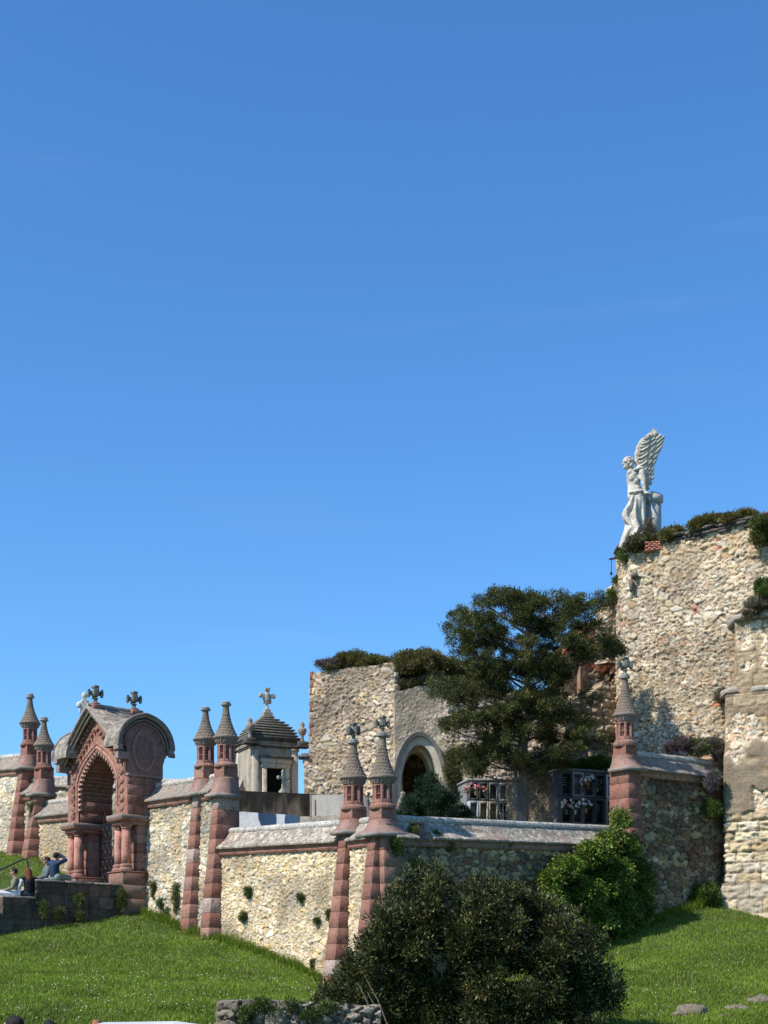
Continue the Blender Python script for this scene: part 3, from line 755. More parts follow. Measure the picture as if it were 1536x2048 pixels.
def turret(px, line, gr, cor, fl, tor, dr, ev, col, tip, label, cross=None, sz=1.0, both=False, wide=0.2, ofb=0.44, low=None, leftend=False):
    ax = on_line(px, -0.24, line); Y = ax[1]; z0 = min(Z(gr, Y), 50)
    t = thing('turreted_pier', label, 'pier', (ax[0], ax[1], z0 - 0.2), TH1 if line == 1 else TH2, 'turreted piers along the cemetery wall')
    zz = lambda p: Z(p, Y) - z0 + 0.2
    lf = 0.24
    m = MB()
    blocks(m, wide + 0.03, wide - 0.05, lf + ofb + .1, lf + 0.10, 0.35, -0.3, zz(cor))
    m.build('buttress', M_RED, t, world=False, bevel=0.006)
    if both:      # second buttress on the return face of the corner
        m = MB(); th = TH2 - TH1
        blocks(m, 0.27, 0.27, lf + 0.16, lf + 0.12, 0.3, -0.3, zz(cor), cx=0.03)
        R = np.array([[math.cos(th), -math.sin(th), 0], [math.sin(th), math.cos(th), 0], [0, 0, 1]])
        m.v = [v @ R.T for v in m.v]
        m.build('return_buttress', M_REDG, t, world=False, bevel=0.012)
    # flared neck
    m = MB(); n = 12; zc, zf = zz(cor), zz(fl); fx = 0.16 if both else (0.03 if wide < .25 else .08)
    m.box(-.25 - fx - .04, .25 + fx + .04, -lf - .27, .31 + (fx if both else 0), zc - 0.07, zc + 0.03, (0.27, 0.24, 0.21))
    V = []
    for i in range(n + 1):
        f_ = (1 - i / n) ** 2.2; zq = zc + .03 + (zf - zc - .03) * i / n; hx = .255 + fx * f_; yo = .255 + .22 * f_; yb = .255 + (fx if both else .03) * f_
        V += [(-hx, -yo, zq), (hx, -yo, zq), (hx, yb, zq), (-hx, yb, zq)]
    m.add(V, [(4 * i + k, 4 * i + (k + 1) % 4, 4 * i + 4 + (k + 1) % 4, 4 * i + 4 + k) for i in range(n) for k in range(4)] + [(4 * n, 4 * n + 1, 4 * n + 2, 4 * n + 3)], np.array((0.30, 0.18, 0.145)))
    m.build('flared_neck', M_REDG, t, world=False)
    m = MB(); zt = zz(tor)
    m.box(-.26, .26, -.26, .26, zf - 0.01, zf + 0.035, red())
    m.box(-.24, .24, -.24, .24, zf + .035, zt, red())
    h = zz(dr) - zt
    m.lathe([(0.31, zt), (0.33, zt + h * .25), (0.325, zt + h * .6), (0.285, zt + h * .8), (0.255, zt + h)], 8 * 3, c=red())
    m.build('shaft', M_RED, t, world=False, bevel=0.01)
    # drum with recessed lancets
    zd, ze = zz(dr), zz(ev); H = ze - zd; Hd = H * 0.76
    def win(a, z, r):
        f = (a / (2 * PI) * 8); f = np.abs(f - np.floor(f) - 0.5); hh = (z - zd) / Hd
        o = (f < 0.27) & (hh > 0.16) & (hh < 0.86); i = (f < 0.05) & o; tr = (np.abs(hh - 0.45) < 0.03) & o
        return np.where(i | tr, -0.03, np.where(o, -0.07, 0)) + np.where((f > 0.44) & (hh > .05) & (hh < .95), 0.012, 0)
    m = MB(); prof = [(0.262, zd), (0.262, zd + 0.03)] + [(0.24, zd + 0.03 + (Hd - 0.03) * i / 40) for i in range(41)]
    m.lathe(prof, 96, c=np.array((0.34, 0.17, 0.135)), disp=win)
    m.build('lantern', M_RED, t, world=False)
    m = MB()
    def dent(a, z, r):
        f = (a / (2 * PI) * 22); f = f - np.floor(f); return np.where((z > zd + Hd + H * .05) & (z < zd + Hd + H * .15) & (f < 0.5), 0.03, 0)
    m.lathe([(0.24, zd + Hd - .01), (0.265, zd + Hd), (0.27, zd + Hd + H * .04), (0.275, zd + Hd + H * .06), (0.285, zd + Hd + H * .14), (0.32, zd + Hd + H * .16), (0.35, zd + Hd + H * .22), (0.36, ze - .012), (0.36, ze + 0.02), (.335, ze + .03)], 88, c=np.array((0.25, 0.19, 0.16)), disp=dent)
    m.build('dentil_ring', M_REDG, t, world=False)
    zc2 = zz(col); Hc = zc2 - ze
    prof = [(0.085 + 0.262 * (1 - s_) ** 2.0, ze + 0.02 + Hc * s_) for s_ in np.linspace(0, 1, 48)]
    m = MB(); m.lathe(prof, 96, c=np.array((0.185, 0.145, 0.11)), disp=lambda a, z, r: np.where(z < ze + Hc * 0.72, scales(a, z - ze, r), 0))
    m.build('spire', M_CON, t, world=False)
    zt2 = zz(tip); hh = zt2 - zc2
    m = MB(); m.lathe([(0.09, zc2 - .01), (0.145, zc2 + hh * .15), (0.15, zc2 + hh * .45), (0.10, zc2 + hh * .55), (0.12, zc2 + hh * .7), (0.11, zc2 + hh * .9), (0.05, zc2 + hh)], 24, c=(0.36, 0.35, 0.32))
    m.build('collar', M_GREY, t, world=False)
    if cross is not None:
        s_ = (zz(cross) - zt2) / 0.55
        cross_finial(t, s_, zt2 - 0.02, 0.0 if line == 1 and px < 740 else -0.5)
    return t
turret(60, 1, 1704, 1538, 1512, 1494, 1486, 1447, 1397, 1387, 'leftmost turret on the wall, taller of the far pair, flat disc on top', ofb=0.5)
turret(88, 1, 1718, 1590, 1560, 1541, 1532, 1492, 1443, 1434, 'lower turret of the far left pair, nearer the arched gateway', ofb=0.5)
turret(411, 1, 1858, 1590, 1560, 1537, 1528, 1480, 1422, 1414, 'left turret of the middle pair, bare disc top, right of the gateway')
turret(452, 1, 1880, 1592, 1556, 1536, 1525, 1476, 1412, 1403, 'right turret of the middle pair, bare disc top, beside the grey mausoleum', ofb=0.46)
turret(707, 1, 1977, 1666, 1640, 1622, 1610, 1557, 1488, 1479, 'left turret of the corner pair, short stone cross on its tip', cross=1444, ofb=.58)
turret(765, 1, 1990, 1670, 1640, 1620, 1606, 1556, 1474, 1465, 'corner turret with stone cross on tip, ridge meeting both walls', cross=1431, both=True, ofb=.55)
turret(1250, 2, 1800, 1540, 1512, 1495, 1480, 1432, 1358, 1349, 'lone turret right of the tall tree, stone cross on tip, red shaft above ivy', cross=1313, wide=0.3, ofb=0.18)

# ================================================================== GATEWAY
def gateway():
    q = on_line(237); Y = q[1]; z0 = 5.1
    t = thing('arched_gateway', 'red sandstone gateway with pointed arch, curved side hoods and two crosses on its roof', 'gateway', (q[0], q[1], z0), TH1)
    zp = lambda p: Z(p, Y - 0.5) - z0
    O, Bk = 0.75, -0.42; HW = 1.78; AW = 1.12; zs = 2.75; za = zp(1500)
    # pedestals, slabs
    for s in (-1, 1):
        m = MB(); x0, x1 = sorted((s * 0.98, s * 1.84))
        for i, (za_, zb_) in enumerate([(-1.3, -.85), (-.85, -.4), (-.4, 0.0), (0.0, 0.36)]):
            m.box(x0 + .01 * (i % 2), x1 - .008 * (i % 2), -0.95 + .006 * i, 0.3, za_ + .006, zb_ - .003, red() * np.array((0.95, 1.05, 1.0)))
        m.box(x0 - .02, x1 + .02, -0.97, 0.3, 0.36, 0.40, red())
        m.build('pedestal', M_REDG, t, world=False, bevel=0.015)
        m = MB(); x0, x1 = sorted((s * 1.14, s * 1.74))
        z = 0.4
        while z < 1.78:
            zb_ = min(z + 0.28, 1.80); m.box(x0 + .008 * random.random(), x1 - .01 * random.random(), -0.38 - .01 * random.random(), -Bk, z + .004, zb_ - .004, red()); z = zb_
        m.box(x0 + .02, x1 - .02, -.36, -Bk - .01, .4, 1.8, (0.2, 0.12, 0.1))
        m.build('pier', M_RED, t, world=False, bevel=0.012)
        m = MB(); x0, x1 = sorted((s * 0.98, s * 1.86))
        m.box(x0 + .1, x1 - .08, -.88, .25, 1.78, 1.86, red()); m.frus((x0 + x1) / 2, -.34, .40, .60, 1.86, .46, .66, 1.95, red()); m.box(x0, x1, -1.0, .32, 1.95, 2.06, (0.26, 0.2, 0.17))
        for i in range(6):
            m.box(x0 + .06 + i * .14, x0 + .13 + i * .14, -.93, -.89, 1.87, 1.94, red())
        m.build('impost_slab', M_REDG, t, world=False, bevel=0.012)
        for k, cx in enumerate((s * 1.22, s * 1.62)):
            o = 0.70
            m = MB(); m.lathe([(0.135, 0.62), (0.14, 0.9), (0.135, 1.3), (0.122, 1.66)], 24, cx=cx, cy=-o, c=(0.52, 0.245, 0.185)); 
            c1 = m.build('column', M_RED, t, world=False, smooth=False)
            for p_ in c1.data.polygons: p_.use_smooth = len(p_.vertices) == 4
            m = MB(); m.lathe([(0.21, 0.40), (0.225, 0.44), (0.20, 0.49), (0.17, 0.51), (0.185, 0.55), (0.18, 0.59), (0.14, 0.62)], 24, cx=cx, cy=-o, c=red())
            m.build('column_base', M_RED, c1, world=False)
            def leafy(a, z, r): return 0.02 * np.sin(a * 8) * (z > 1.68)
            m = MB(); m.lathe([(0.125, 1.64), (0.15, 1.66), (0.13, 1.68), (0.15, 1.73), (0.20, 1.785)], 32, cx=cx, cy=-o, c=red(), disp=leafy)
            m.build('capital', M_RED, c1, world=False)
    # arch body: inner pointed arch, outer shoulders and gable
    n = 26
    inner = []; outer = []
    for i in range(n + 1):
        f = i / n
        inner.append((AW * (1.0 + 0.04 * math.sin(f * PI * 2 * 0.5)) * (1 - f ** 2.1) if f < 1 else 0.0, zs + (za - zs) * (f ** 0.82)))
    inner = [(AW, 2.06), (AW, 2.4)] + inner
    inner = [(x, z) for x, z in inner]
    ap = zp(1433)
    def out_at(k, N):
        f = k / (N - 1)
        zz_ = 2.06 + (3.72 - 2.06) * min(f / 0.62, 1)
        if f <= 0.62: return (HW, zz_)
        g_ = (f - 0.62) / 0.38; return (HW * (1 - g_), 3.72 + (ap - 3.72) * g_)
    N = len(inner); outer = [out_at(k, N) for k in range(N)]
    inn = [(-x, z) for x, z in inner] + [(x, z) for x, z in inner[::-1][1:]]
    out = [(-x, z) for x, z in outer] + [(x, z) for x, z in outer[::-1][1:]]
    def c_at(x, z):
        return P_RED[int(hsh(np.array([math.floor(z / 0.3)]), np.array([math.floor(x / 0.7)]), 5)[0] * 5.99)]
    m = MB(); M_ = len(inn)
    SUB = 5
    for i in range(M_ - 1):
        for j in range(SUB):
            f0, f1 = j / SUB, (j + 1) / SUB
            def pt(i_, f_, y): 
                x = inn[i_][0] * (1 - f_) + out[i_][0] * f_; z = inn[i_][1] * (1 - f_) + out[i_][1] * f_; return (x, y, z)
            c = np.array(c_at(pt(i, f0, 0)[0], pt(i, f0, 0)[2])) * 1.05
            m.add([pt(i, f0, -O), pt(i + 1, f0, -O), pt(i + 1, f1, -O), pt(i, f1, -O)], [(0, 1, 2, 3)], c)
            m.add([pt(i, f0, -Bk), pt(i + 1, f0, -Bk), pt(i + 1, f1, -Bk), pt(i, f1, -Bk)], [(3, 2, 1, 0)], c)
        # outer flanks
        (x0, z0_), (x1, z1_) = out[i], out[i + 1]
        m.add([(x0, -O, z0_), (x1, -O, z1_), (x1, -Bk, z1_), (x0, -Bk, z0_)], [(0, 1, 2, 3)], c_at(3, z0_))
    m.build('gable_wall', M_RED, t, world=False)
    # ribbed vault: separate courses with real steps
    m = MB()
    for i in range(M_ - 1):
        (x0, z0_), (x1, z1_) = inn[i], inn[i + 1]
        c = red() * 0.95; k = 0.015 * (i % 2)
        cx_ = lambda x: x * (1 - k / 1.1)
        m.hexa([(cx_(x0), -O + .05, z0_ - k), (cx_(x1), -O + .05, z1_ - k), (cx_(x1), -Bk, z1_ - k), (cx_(x0), -Bk, z0_ - k)], [(x0 * 1.06, -O + .05, z0_ + .06), (x1 * 1.06, -O + .05, z1_ + .06), (x1 * 1.06, -Bk, z1_ + .06), (x0 * 1.06, -Bk, z0_ + .06)], c)
    m.build('vault', M_RED, t, world=False)
    # cusped teeth round the arch edge and a roll moulding
    m = MB(); seglen = 0
    pts = np.array(inn); cum = np.concatenate([[0], np.cumsum(np.hypot(*(pts[1:] - pts[:-1]).T))]); L = cum[-1]; nt = int(L / 0.16)
    for k in range(nt):
        s_ = (k + 0.5) * L / nt
        if s_ < 0.35 or s_ > L - 0.35: continue
        x = np.interp(s_, cum, pts[:, 0]); z = np.interp(s_, cum, pts[:, 1]); x2 = np.interp(s_ + .05, cum, pts[:, 0]); z2 = np.interp(s_ + .05, cum, pts[:, 1])
        dx_, dz_ = x2 - x, z2 - z; l_ = math.hypot(dx_, dz_) + 1e-9; dx_, dz_ = dx_ / l_, dz_ / l_; nx_, nz_ = dz_, -dx_
        a, b = 0.045, 0.10
        B = [(x - dx_ * a, -O + .12, z - dz_ * a), (x + dx_ * a, -O + .12, z + dz_ * a), (x + dx_ * a, -O - .02, z + dz_ * a), (x - dx_ * a, -O - .02, z - dz_ * a)]
        T = [(x - dx_ * a * .4 + nx_ * b, -O + .09, z - dz_ * a * .4 + nz_ * b), (x + dx_ * a * .4 + nx_ * b, -O + .09, z + dz_ * a * .4 + nz_ * b), (x + dx_ * a * .4 + nx_ * b, -O + .01, z + dz_ * a * .4 + nz_ * b), (x - dx_ * a * .4 + nx_ * b, -O + .01, z - dz_ * a * .4 + nz_ * b)]
        m.hexa(B, T, (0.50, 0.30, 0.24))
    m.tube([(x * 1.08 , -O - .01, z + .08 * (z > zs)) for x, z in inn[1:-1]], 0.035, 8, (0.42, 0.23, 0.18))
    m.tube([(x * 1.22 , -O - .005, z + .2 * (z > zs)) for x, z in inn[1:-1]], 0.028, 8, (0.40, 0.2, 0.16))
    m.build('arch_moulding', M_RED, t, world=False)
    # carved bosses climbing under the gable
    m = MB()
    for s in (-1, 1):
        for k in range(9):
            f = (k + .5) / 9; x = s * (HW - .22) * (1 - f) ; z = 3.62 + (ap - .34 - 3.62) * f
            m.ell((x, -O - .03, z), (.07, .07, .075), 8, 6, red()); m.ell((x + s * .02, -O - .08, z - .05), (.04, .04, .04), 6, 5, red())
        for k in range(5):
            m.ell((s * 1.45, -O - .015, 2.3 + k * .27), (.14, .04, .11), 9, 6, red()); m.ell((s * (1.45 - .08), -O - .04, 2.38 + k * .27), (.06, .03, .06), 7, 5, red())
        for k in range(6):
            m.ell((s * (HW + .005), -.55, 2.3 + k * .23), (.03, .12, .09), 8, 5, red())
            m.ell((s * (HW + .005), .22, 2.9 + k * .17), (.03, .10, .07), 8, 5, red())
    m.build('carving', M_RED, t, world=False)
    # main gable roof
    hc = -0.22
    za_r = zp(1413); OW = 1.08; OB = -0.85; EX = 1.86; ez = zp(1513)
    prof = []
    for i in range(9):
        f = i / 8; prof.append((EX * f, za_r - (za_r - ez) * (f ** 1.12) ))
    m = MB()
    NR = 10
    for s in (-1, 1):
        for i in range(8):
            (x0, z0_), (x1, z1_) = prof[i], prof[i + 1]
            for k in range(2):
                y0, y1 = ((-OW, hc + .84), (hc + .84, -OB))[k]; x0, x1 = prof[i][0], prof[i + 1][0]
                l_ = 0.0; gq = np.array((0.21, 0.18, 0.145)) * (.95 + .1 * random.random())
                if abs((y0 + y1) / 2 - hc) < .84: x0, x1 = min(x0, 1.72), min(x1, 1.725)
                m.hexa([(s * x0, y0, z0_ - .12), (s * x1, y0, z1_ - .12), (s * x1, y1, z1_ - .12), (s * x0, y1, z0_ - .12)],
                       [(s * x0, y0, z0_ + l_), (s * x1, y0, z1_ + .003 + l_), (s * x1, y1, z1_ + .003 + l_), (s * x0, y1, z0_ + l_)], gq)
    m.build('roof', M_ROOF, t, world=False)
    m = MB()
    for s in (-1, 1):      # verge mouldings on the front gable and the eave blocks
        for off, rr, dz in ((0.03, .045, -.06), (-.05, .04, -.17), (-.12, .035, -.27)):
            m.tube([(s * x * .99, -OW - off + .02, z + dz) for x, z in prof], rr, 8, (0.33, 0.26, 0.22))
        m.box(*sorted((s * 1.66, s * 1.88)), -OW - .04, -OW + .35, ez - .3, ez - .1, (0.28, 0.2, 0.17))
        for k in range(14):
            f = (k + .5) / 14; i = f * 8; i0 = int(i); fr_ = i - i0; x = prof[i0][0] * (1 - fr_) + prof[i0 + 1][0] * fr_; z = prof[i0][1] * (1 - fr_) + prof[i0 + 1][1] * fr_
            m.box(s * x * .95 - .035, s * x * .95 + .035, -O - .1, -O + .0, z - .40, z - .30, red())
    # ridge capping
    m.tube([(0, -OW, za_r + .02), (0, -OB, za_r + .02)], .06, 8, (0.36, 0.33, 0.29))
    m.build('verge_moulding', M_REDG, t, world=False)
    # curved hoods over the side faces
    hc = -0.22; hr = 0.86; hz0 = zp(1508); hz1 = zp(1452)
    def hood(f, grow=0):      # f in 0..1 along the half profile from eave to apex, returns (dy, z)
        a = f * PI / 2
        return ((hr + grow) * (math.cos(a) ** 0.92 if f < 1 else 0), hz0 + (hz1 - hz0 + grow) * math.sin(a) ** 1.0 + (0.05 * f ** 6))
    HP = [(-y, z) for y, z in [hood(i / 12) for i in range(13)]] + [(y, z) for y, z in [hood(i / 12) for i in range(12)][::-1]]
    HPo = [(-y, z) for y, z in [hood(i / 12, .10) for i in range(13)]] + [(y, z) for y, z in [hood(i / 12, .10) for i in range(12)][::-1]]
    for s in (-1, 1):
        m = MB(); ks = 3; xa, xb = 1.2, 1.98
        for i in range(len(HP) - 1):
            for k in range(ks):
                x0 = s * (xa + (xb - xa) * k / ks); x1 = s * (xa + (xb - xa) * (k + 1) / ks - .002)
                (y0, z0_), (y1, z1_) = HP[i], HP[i + 1]; (Y0, Z0_), (Y1, Z1_) = HPo[i], HPo[i + 1]
                gq = np.array((0.2, 0.17, 0.14)) * (.96 + .08 * random.random())
                m.hexa([(x0, hc + y0, z0_), (x1, hc + y0, z0_), (x1, hc + y1, z1_), (x0, hc + y1, z1_)], [(x0, hc + Y0, Z0_), (x1, hc + Y0, Z0_), (x1, hc + Y1, Z1_), (x0, hc + Y1, Z1_)], gq)
        m.prism(HPo, s * 1.14, s * 1.2, lambda u, v, w: (w, hc + u, v), (0.30, 0.265, 0.23))
        m.build('side_hood', M_ROOF, t, world=False)
        m = MB()
        for gr_, xx, rr in ((.10, 1.97, .04), (.02, 1.95, .035), (-.07, 1.90, .03)):
            pp = [(-y, z) for y, z in [hood(i / 12, gr_) for i in range(13)]] + [(y, z) for y, z in [hood(i / 12, gr_) for i in range(12)][::-1]]
            m.tube([(s * xx, hc + y, z) for y, z in pp], rr, 8, (0.22, 0.17, 0.14))
        pp = np.array([(-y, z) for y, z in [hood(i / 40, -.17) for i in range(41)]] + [(y, z) for y, z in [hood(i / 40, -.17) for i in range(40)][::-1]])
        cum = np.concatenate([[0], np.cumsum(np.hypot(*(pp[1:] - pp[:-1]).T))])
        for k in range(34):
            q_ = (k + .5) * cum[-1] / 34; y = np.interp(q_, cum, pp[:, 0]); z = np.interp(q_, cum, pp[:, 1])
            m.ell((s * 1.87, hc + y, z), (.05, .026, .032), 6, 5, (0.36, 0.23, 0.19))
        for e in (-1, 1):
            m.box(*sorted((s * 1.7, s * 1.98)), hc + e * .88 - .08, hc + e * .88 + .08, hz0 - .12, hz0 + .02, (0.28, 0.22, 0.19))
        m.build('hood_moulding', M_REDG, t, world=False)
        # tympanum below the hood, with a raised pointed-oval medallion
        m = MB(); poly = [(y * .97, z - .03) for y, z in HP]; poly = [(max(min(y, .80), -.60), z) for y, z in poly]
        m.prism([(-.53, 3.2)] + [(-.53, 3.6)] + poly + [(.66, 3.6), (.66, 3.2)], s * 1.60, s * 1.83, lambda u, v, w: (w, hc + u, v), (0.25, 0.135, 0.11))
        yy = 24
        mo = [(0.40 * math.sin(a) * (1 - .18 * abs(math.cos(a))), 3.98 + .60 * math.cos(a)) for a in np.arange(yy) * 2 * PI / yy]
        m.prism(mo, s * 1.83, s * 1.86, lambda u, v, w: (w, hc + u, v), (0.28, 0.145, 0.12))
        m.tube([(s * 1.86, hc + u, v) for u, v in mo + mo[:1]], .03, 6, (0.36, 0.2, 0.165))
        mi = [(u * .7, 3.98 + (v - 3.98) * .75) for u, v in mo]
        m.prism(mi, s * 1.86, s * 1.885, lambda u, v, w: (w, hc + u, v), (0.22, 0.12, 0.1))
        m.build('tympanum', M_RED, t, world=False)
        # string course and small relief blocks on the side
        m = MB(); z = 2.06
        while z < 3.2:
            zb_ = min(z + .3, 3.2)
            for (y0, y1) in ((-.74, -.2), (-.19, .41)):
                m.box(*sorted((s * 1.7, s * (1.80 + .01 * random.random()))), y0 + .004, y1 - .004, z + .004, zb_ - .004, red() * .95)
            z = zb_
        m.box(*sorted((s * 1.7, s * 1.84)), -.78, .44, 3.2, 3.27, (0.3, 0.2, 0.17))
        m.build('side_blocks', M_RED, t, world=False, bevel=.01)
    # rear-seat crosses
    for o in (0.80, -0.55):
        m = MB(); m.box(-.16, .16, -o - .16, -o + .16, za_r - .12, za_r + .05, (0.30, 0.15, 0.12)); m.box(-.12, .12, -o - .12, -o + .12, za_r + .05, za_r + .10, (0.26, 0.14, 0.12))
        c1 = m.build('cross_base', M_RED, t, world=False, bevel=.02)
        cf = cross_finial(c1, 1.0, za_r + .08, -0.35); cf.location = (0, -o, 0)
    # wrought-iron leaves
    for s in (-1, 1):
        m = MB(); x0, x1 = (-1.08, -0.04) if s < 0 else (0.04, 1.08); y = -0.02; zt = 2.05
        for x in (x0, x1): m.box(x - .02, x + .02, y - .02, y + .02, .03, zt + .12)
        for z in (.06, .5, 1.0, 1.5, zt): m.box(x0, x1, y - .014, y + .014, z - .016, z + .016)
        nb = 9
        for k in range(1, nb):
            x = x0 + (x1 - x0) * k / nb; m.tube([(x, y, .05), (x, y, zt + .1)], .009, 5)
            m.lathe([(.016, zt + .1), (.022, zt + .13), (.002, zt + .24)], 6, cx=x, cy=y)
        for zc in (.28, .75, 1.25, 1.78):
            for k in range(4):
                cx = x0 + (x1 - x0) * (k + .5) / 4
                for e in (-1, 1):
                    m.tube([(cx + e * (.02 + .085 * math.sin(a) * (1 - a / 7)), y - .012, zc + .17 * math.cos(a * .9) * (1 - a / 9)) for a in np.linspace(0, 4.6, 14)], .008, 5)
        # scrolled crest
        for e in (-1, 1):
            m.tube([(x0 + (x1 - x0) * .5 + e * .22 * math.sin(a), y, zt + .12 + .3 * (1 - abs(math.cos(a)))) for a in np.linspace(0, 2.2, 12)], .012, 5)
        m.build('iron_gate_leaf', M_IRON, t, world=False)
    return t
gateway()

# ================================================================== STAIRWAY by the gateway
G0 = on_line(234)
def GL(x, out, z): return np.array([G0[0] + D1[0] * x + N1[0] * out, G0[1] + D1[1] * x + N1[1] * out, z])
def stairs():
    t = thing('stone_stairway', 'dark stained stone stairway with stepped parapet in front of the gateway', 'stairs', (*(G0 + N1 * 3), 3.4), TH1)
    darkash = ashlar([(0.12, 0.08, 0.055), (0.15, 0.095, 0.07), (0.085, 0.062, 0.047), (0.17, 0.115, 0.085), (0.10, 0.085, 0.065)], (0.07, 0.06, 0.05), 0.36, 0.7, 3, 0.03, 0.09, .025)
    tops = [(0.94, 3.72, 5.1), (3.72, 4.72, 4.6), (4.72, 7.2, 4.12)]
    for a, b, z in tops:
        p0 = GL(1.87, b, 0)[:2]; p1 = GL(1.87, a, 0)[:2]
        relief('parapet', [p0, p1], [z - .05, z - .05], [2.4, 2.4], darkash, M_BLK, t, res=0.03, thick=0.45, u0=a)
        m = MB(); L = b - a; k = max(1, round(L / .9))
        for i in range(k):
            q0 = a + L * i / k + .003; q1 = a + L * (i + 1) / k - .003; e = .01 * random.random()
            m.hexa([GL(1.38, q0, z - .06), GL(1.92 + e, q0, z - .06), GL(1.92 + e, q1, z - .06), GL(1.38, q1, z - .06)][::-1], [GL(1.38, q0, z), GL(1.9 + e, q0, z), GL(1.9 + e, q1, z), GL(1.38, q1, z)][::-1], np.array((0.24, 0.21, 0.18)) * (.85 + .3 * random.random()))
        m.build('parapet_top', M_ROOF, t, bevel=.01)
    m = MB()
    m.hexa([GL(-1.9, .2, 3), GL(1.4, .2, 3), GL(1.4, 3.4, 3), GL(-1.9, 3.4, 3)][::-1], [GL(-1.9, .2, 4.98), GL(1.4, .2, 4.98), GL(1.4, 3.4, 4.98), GL(-1.9, 3.4, 4.98)][::-1], (0.3, 0.25, 0.2))
    m.build('landing', M_ROOF, t)
    m = MB()
    for i in range(8):
        z = 4.98 - .165 * (i + 1); o = 3.4 + .34 * i
        m.hexa([GL(-1.9, o, 3), GL(1.4, o, 3), GL(1.4, o + .34, 3), GL(-1.9, o + .34, 3)][::-1], [GL(-1.9, o, z), GL(1.4, o, z), GL(1.4, o + .345, z), GL(-1.9, o + .345, z)][::-1], np.array((0.30, 0.24, 0.19)) * (.9 + .2 * random.random()))
    m.build('steps', M_ROOF, t, bevel=.012)
    m = MB(); m.hexa([GL(-2.35, .2, 3), GL(-1.9, .2, 3), GL(-1.9, 6, 3), GL(-2.35, 6, 3)][::-1], [GL(-2.35, .2, 5.15), GL(-1.9, .2, 5.15), GL(-1.9, 6, 4.2), GL(-2.35, 6, 4.2)][::-1], (0.34, 0.29, 0.24))
    m.build('far_parapet', M_ROOF, t, bevel=.012)
    # handrail
    h = thing('handrail', 'black tubular handrail at the left edge beside the seated people', 'handrail', tuple(W(56, 1752, 44)), 0)
    m = MB(); P_ = [W(-40, 1762, 43.2), W(0, 1740, 43.6), W(28, 1727, 43.8), W(46, 1719, 44), W(53, 1718.5, 44), W(56, 1723, 44), W(56.5, 1740, 44), W(57, 1790, 44)]
    m.tube(P_, 0.024, 8); m.build('rail', M_IRON, h, smooth=True)
    m = MB(); m.tube([W(-38, 1761, 43.2), W(-38, 1830, 43.2)], .022, 8); m.build('post', M_IRON, h)
stairs()

# ================================================================== WHITE CROSS behind the gateway, MAUSOLEUM
def small_cross(name, label, px, top, bot, Y, wid, mat, base=(0.62, 0.58, 0.5), rz=0.3, ornate=True):
    p = W(px, bot, Y); zt = Z(top, Y) - p[2]; w = wid * Y / FPX / 2
    t = thing(name, label, 'cross', tuple(p), rz)
    m = MB(); h = zt; m.box(-.2 * h, .2 * h, -.2 * h, .2 * h, 5.1 - p[2], -h * .2, np.array(base) * .8, .02 * h)
    m.box(-.16 * h, .16 * h, -.16 * h, .16 * h, -h * .2, h * .1, base, .01); m.box(-.1 * h, .1 * h, -.1 * h, .1 * h, h * .1, h * .17, base)
    m.build('cross_base', mat, t, world=False, bevel=.01)
    m = MB(); s = .055 * h; ca = h * .66
    m.box(-s, s, -s, s, h * .17, h * .93, base); m.box(-w * .85, w * .85, -s * .9, s * .9, ca - s, ca + s, base)
    for e in ((-w * .85, ca), (w * .85, ca), (0, h * .93)):
        m.ell((e[0], 0, e[1]), (s * 1.6, s * 1.3, s * 1.8), 8, 6, base); m.ell((e[0] * 1.08, 0, e[1] + (s * 1.2 if e[0] == 0 else 0)), (s, s, s), 8, 5, base)
    if ornate:
        for a in range(4):
            an = PI / 4 + a * PI / 2; m.ell((math.cos(an) * s * 2.1, 0, ca + math.sin(an) * s * 2.1), (s * 1.1, s * .8, s * 1.1), 8, 5, base)
        m.ell((-s * 2.3, 0, h * .50), (s * .8, s * .7, s * 1.8), 7, 5, base); m.ell((s * 2.3, 0, h * .50), (s * .8, s * .7, s * 1.8), 7, 5, base)
    m.build('cross_body', mat, t, world=False)
    return t
small_cross('stone_cross', 'pale carved cross standing behind the gateway roof, left of its front cross', 169, 1387, 1455, 53, 24, M_MARB)
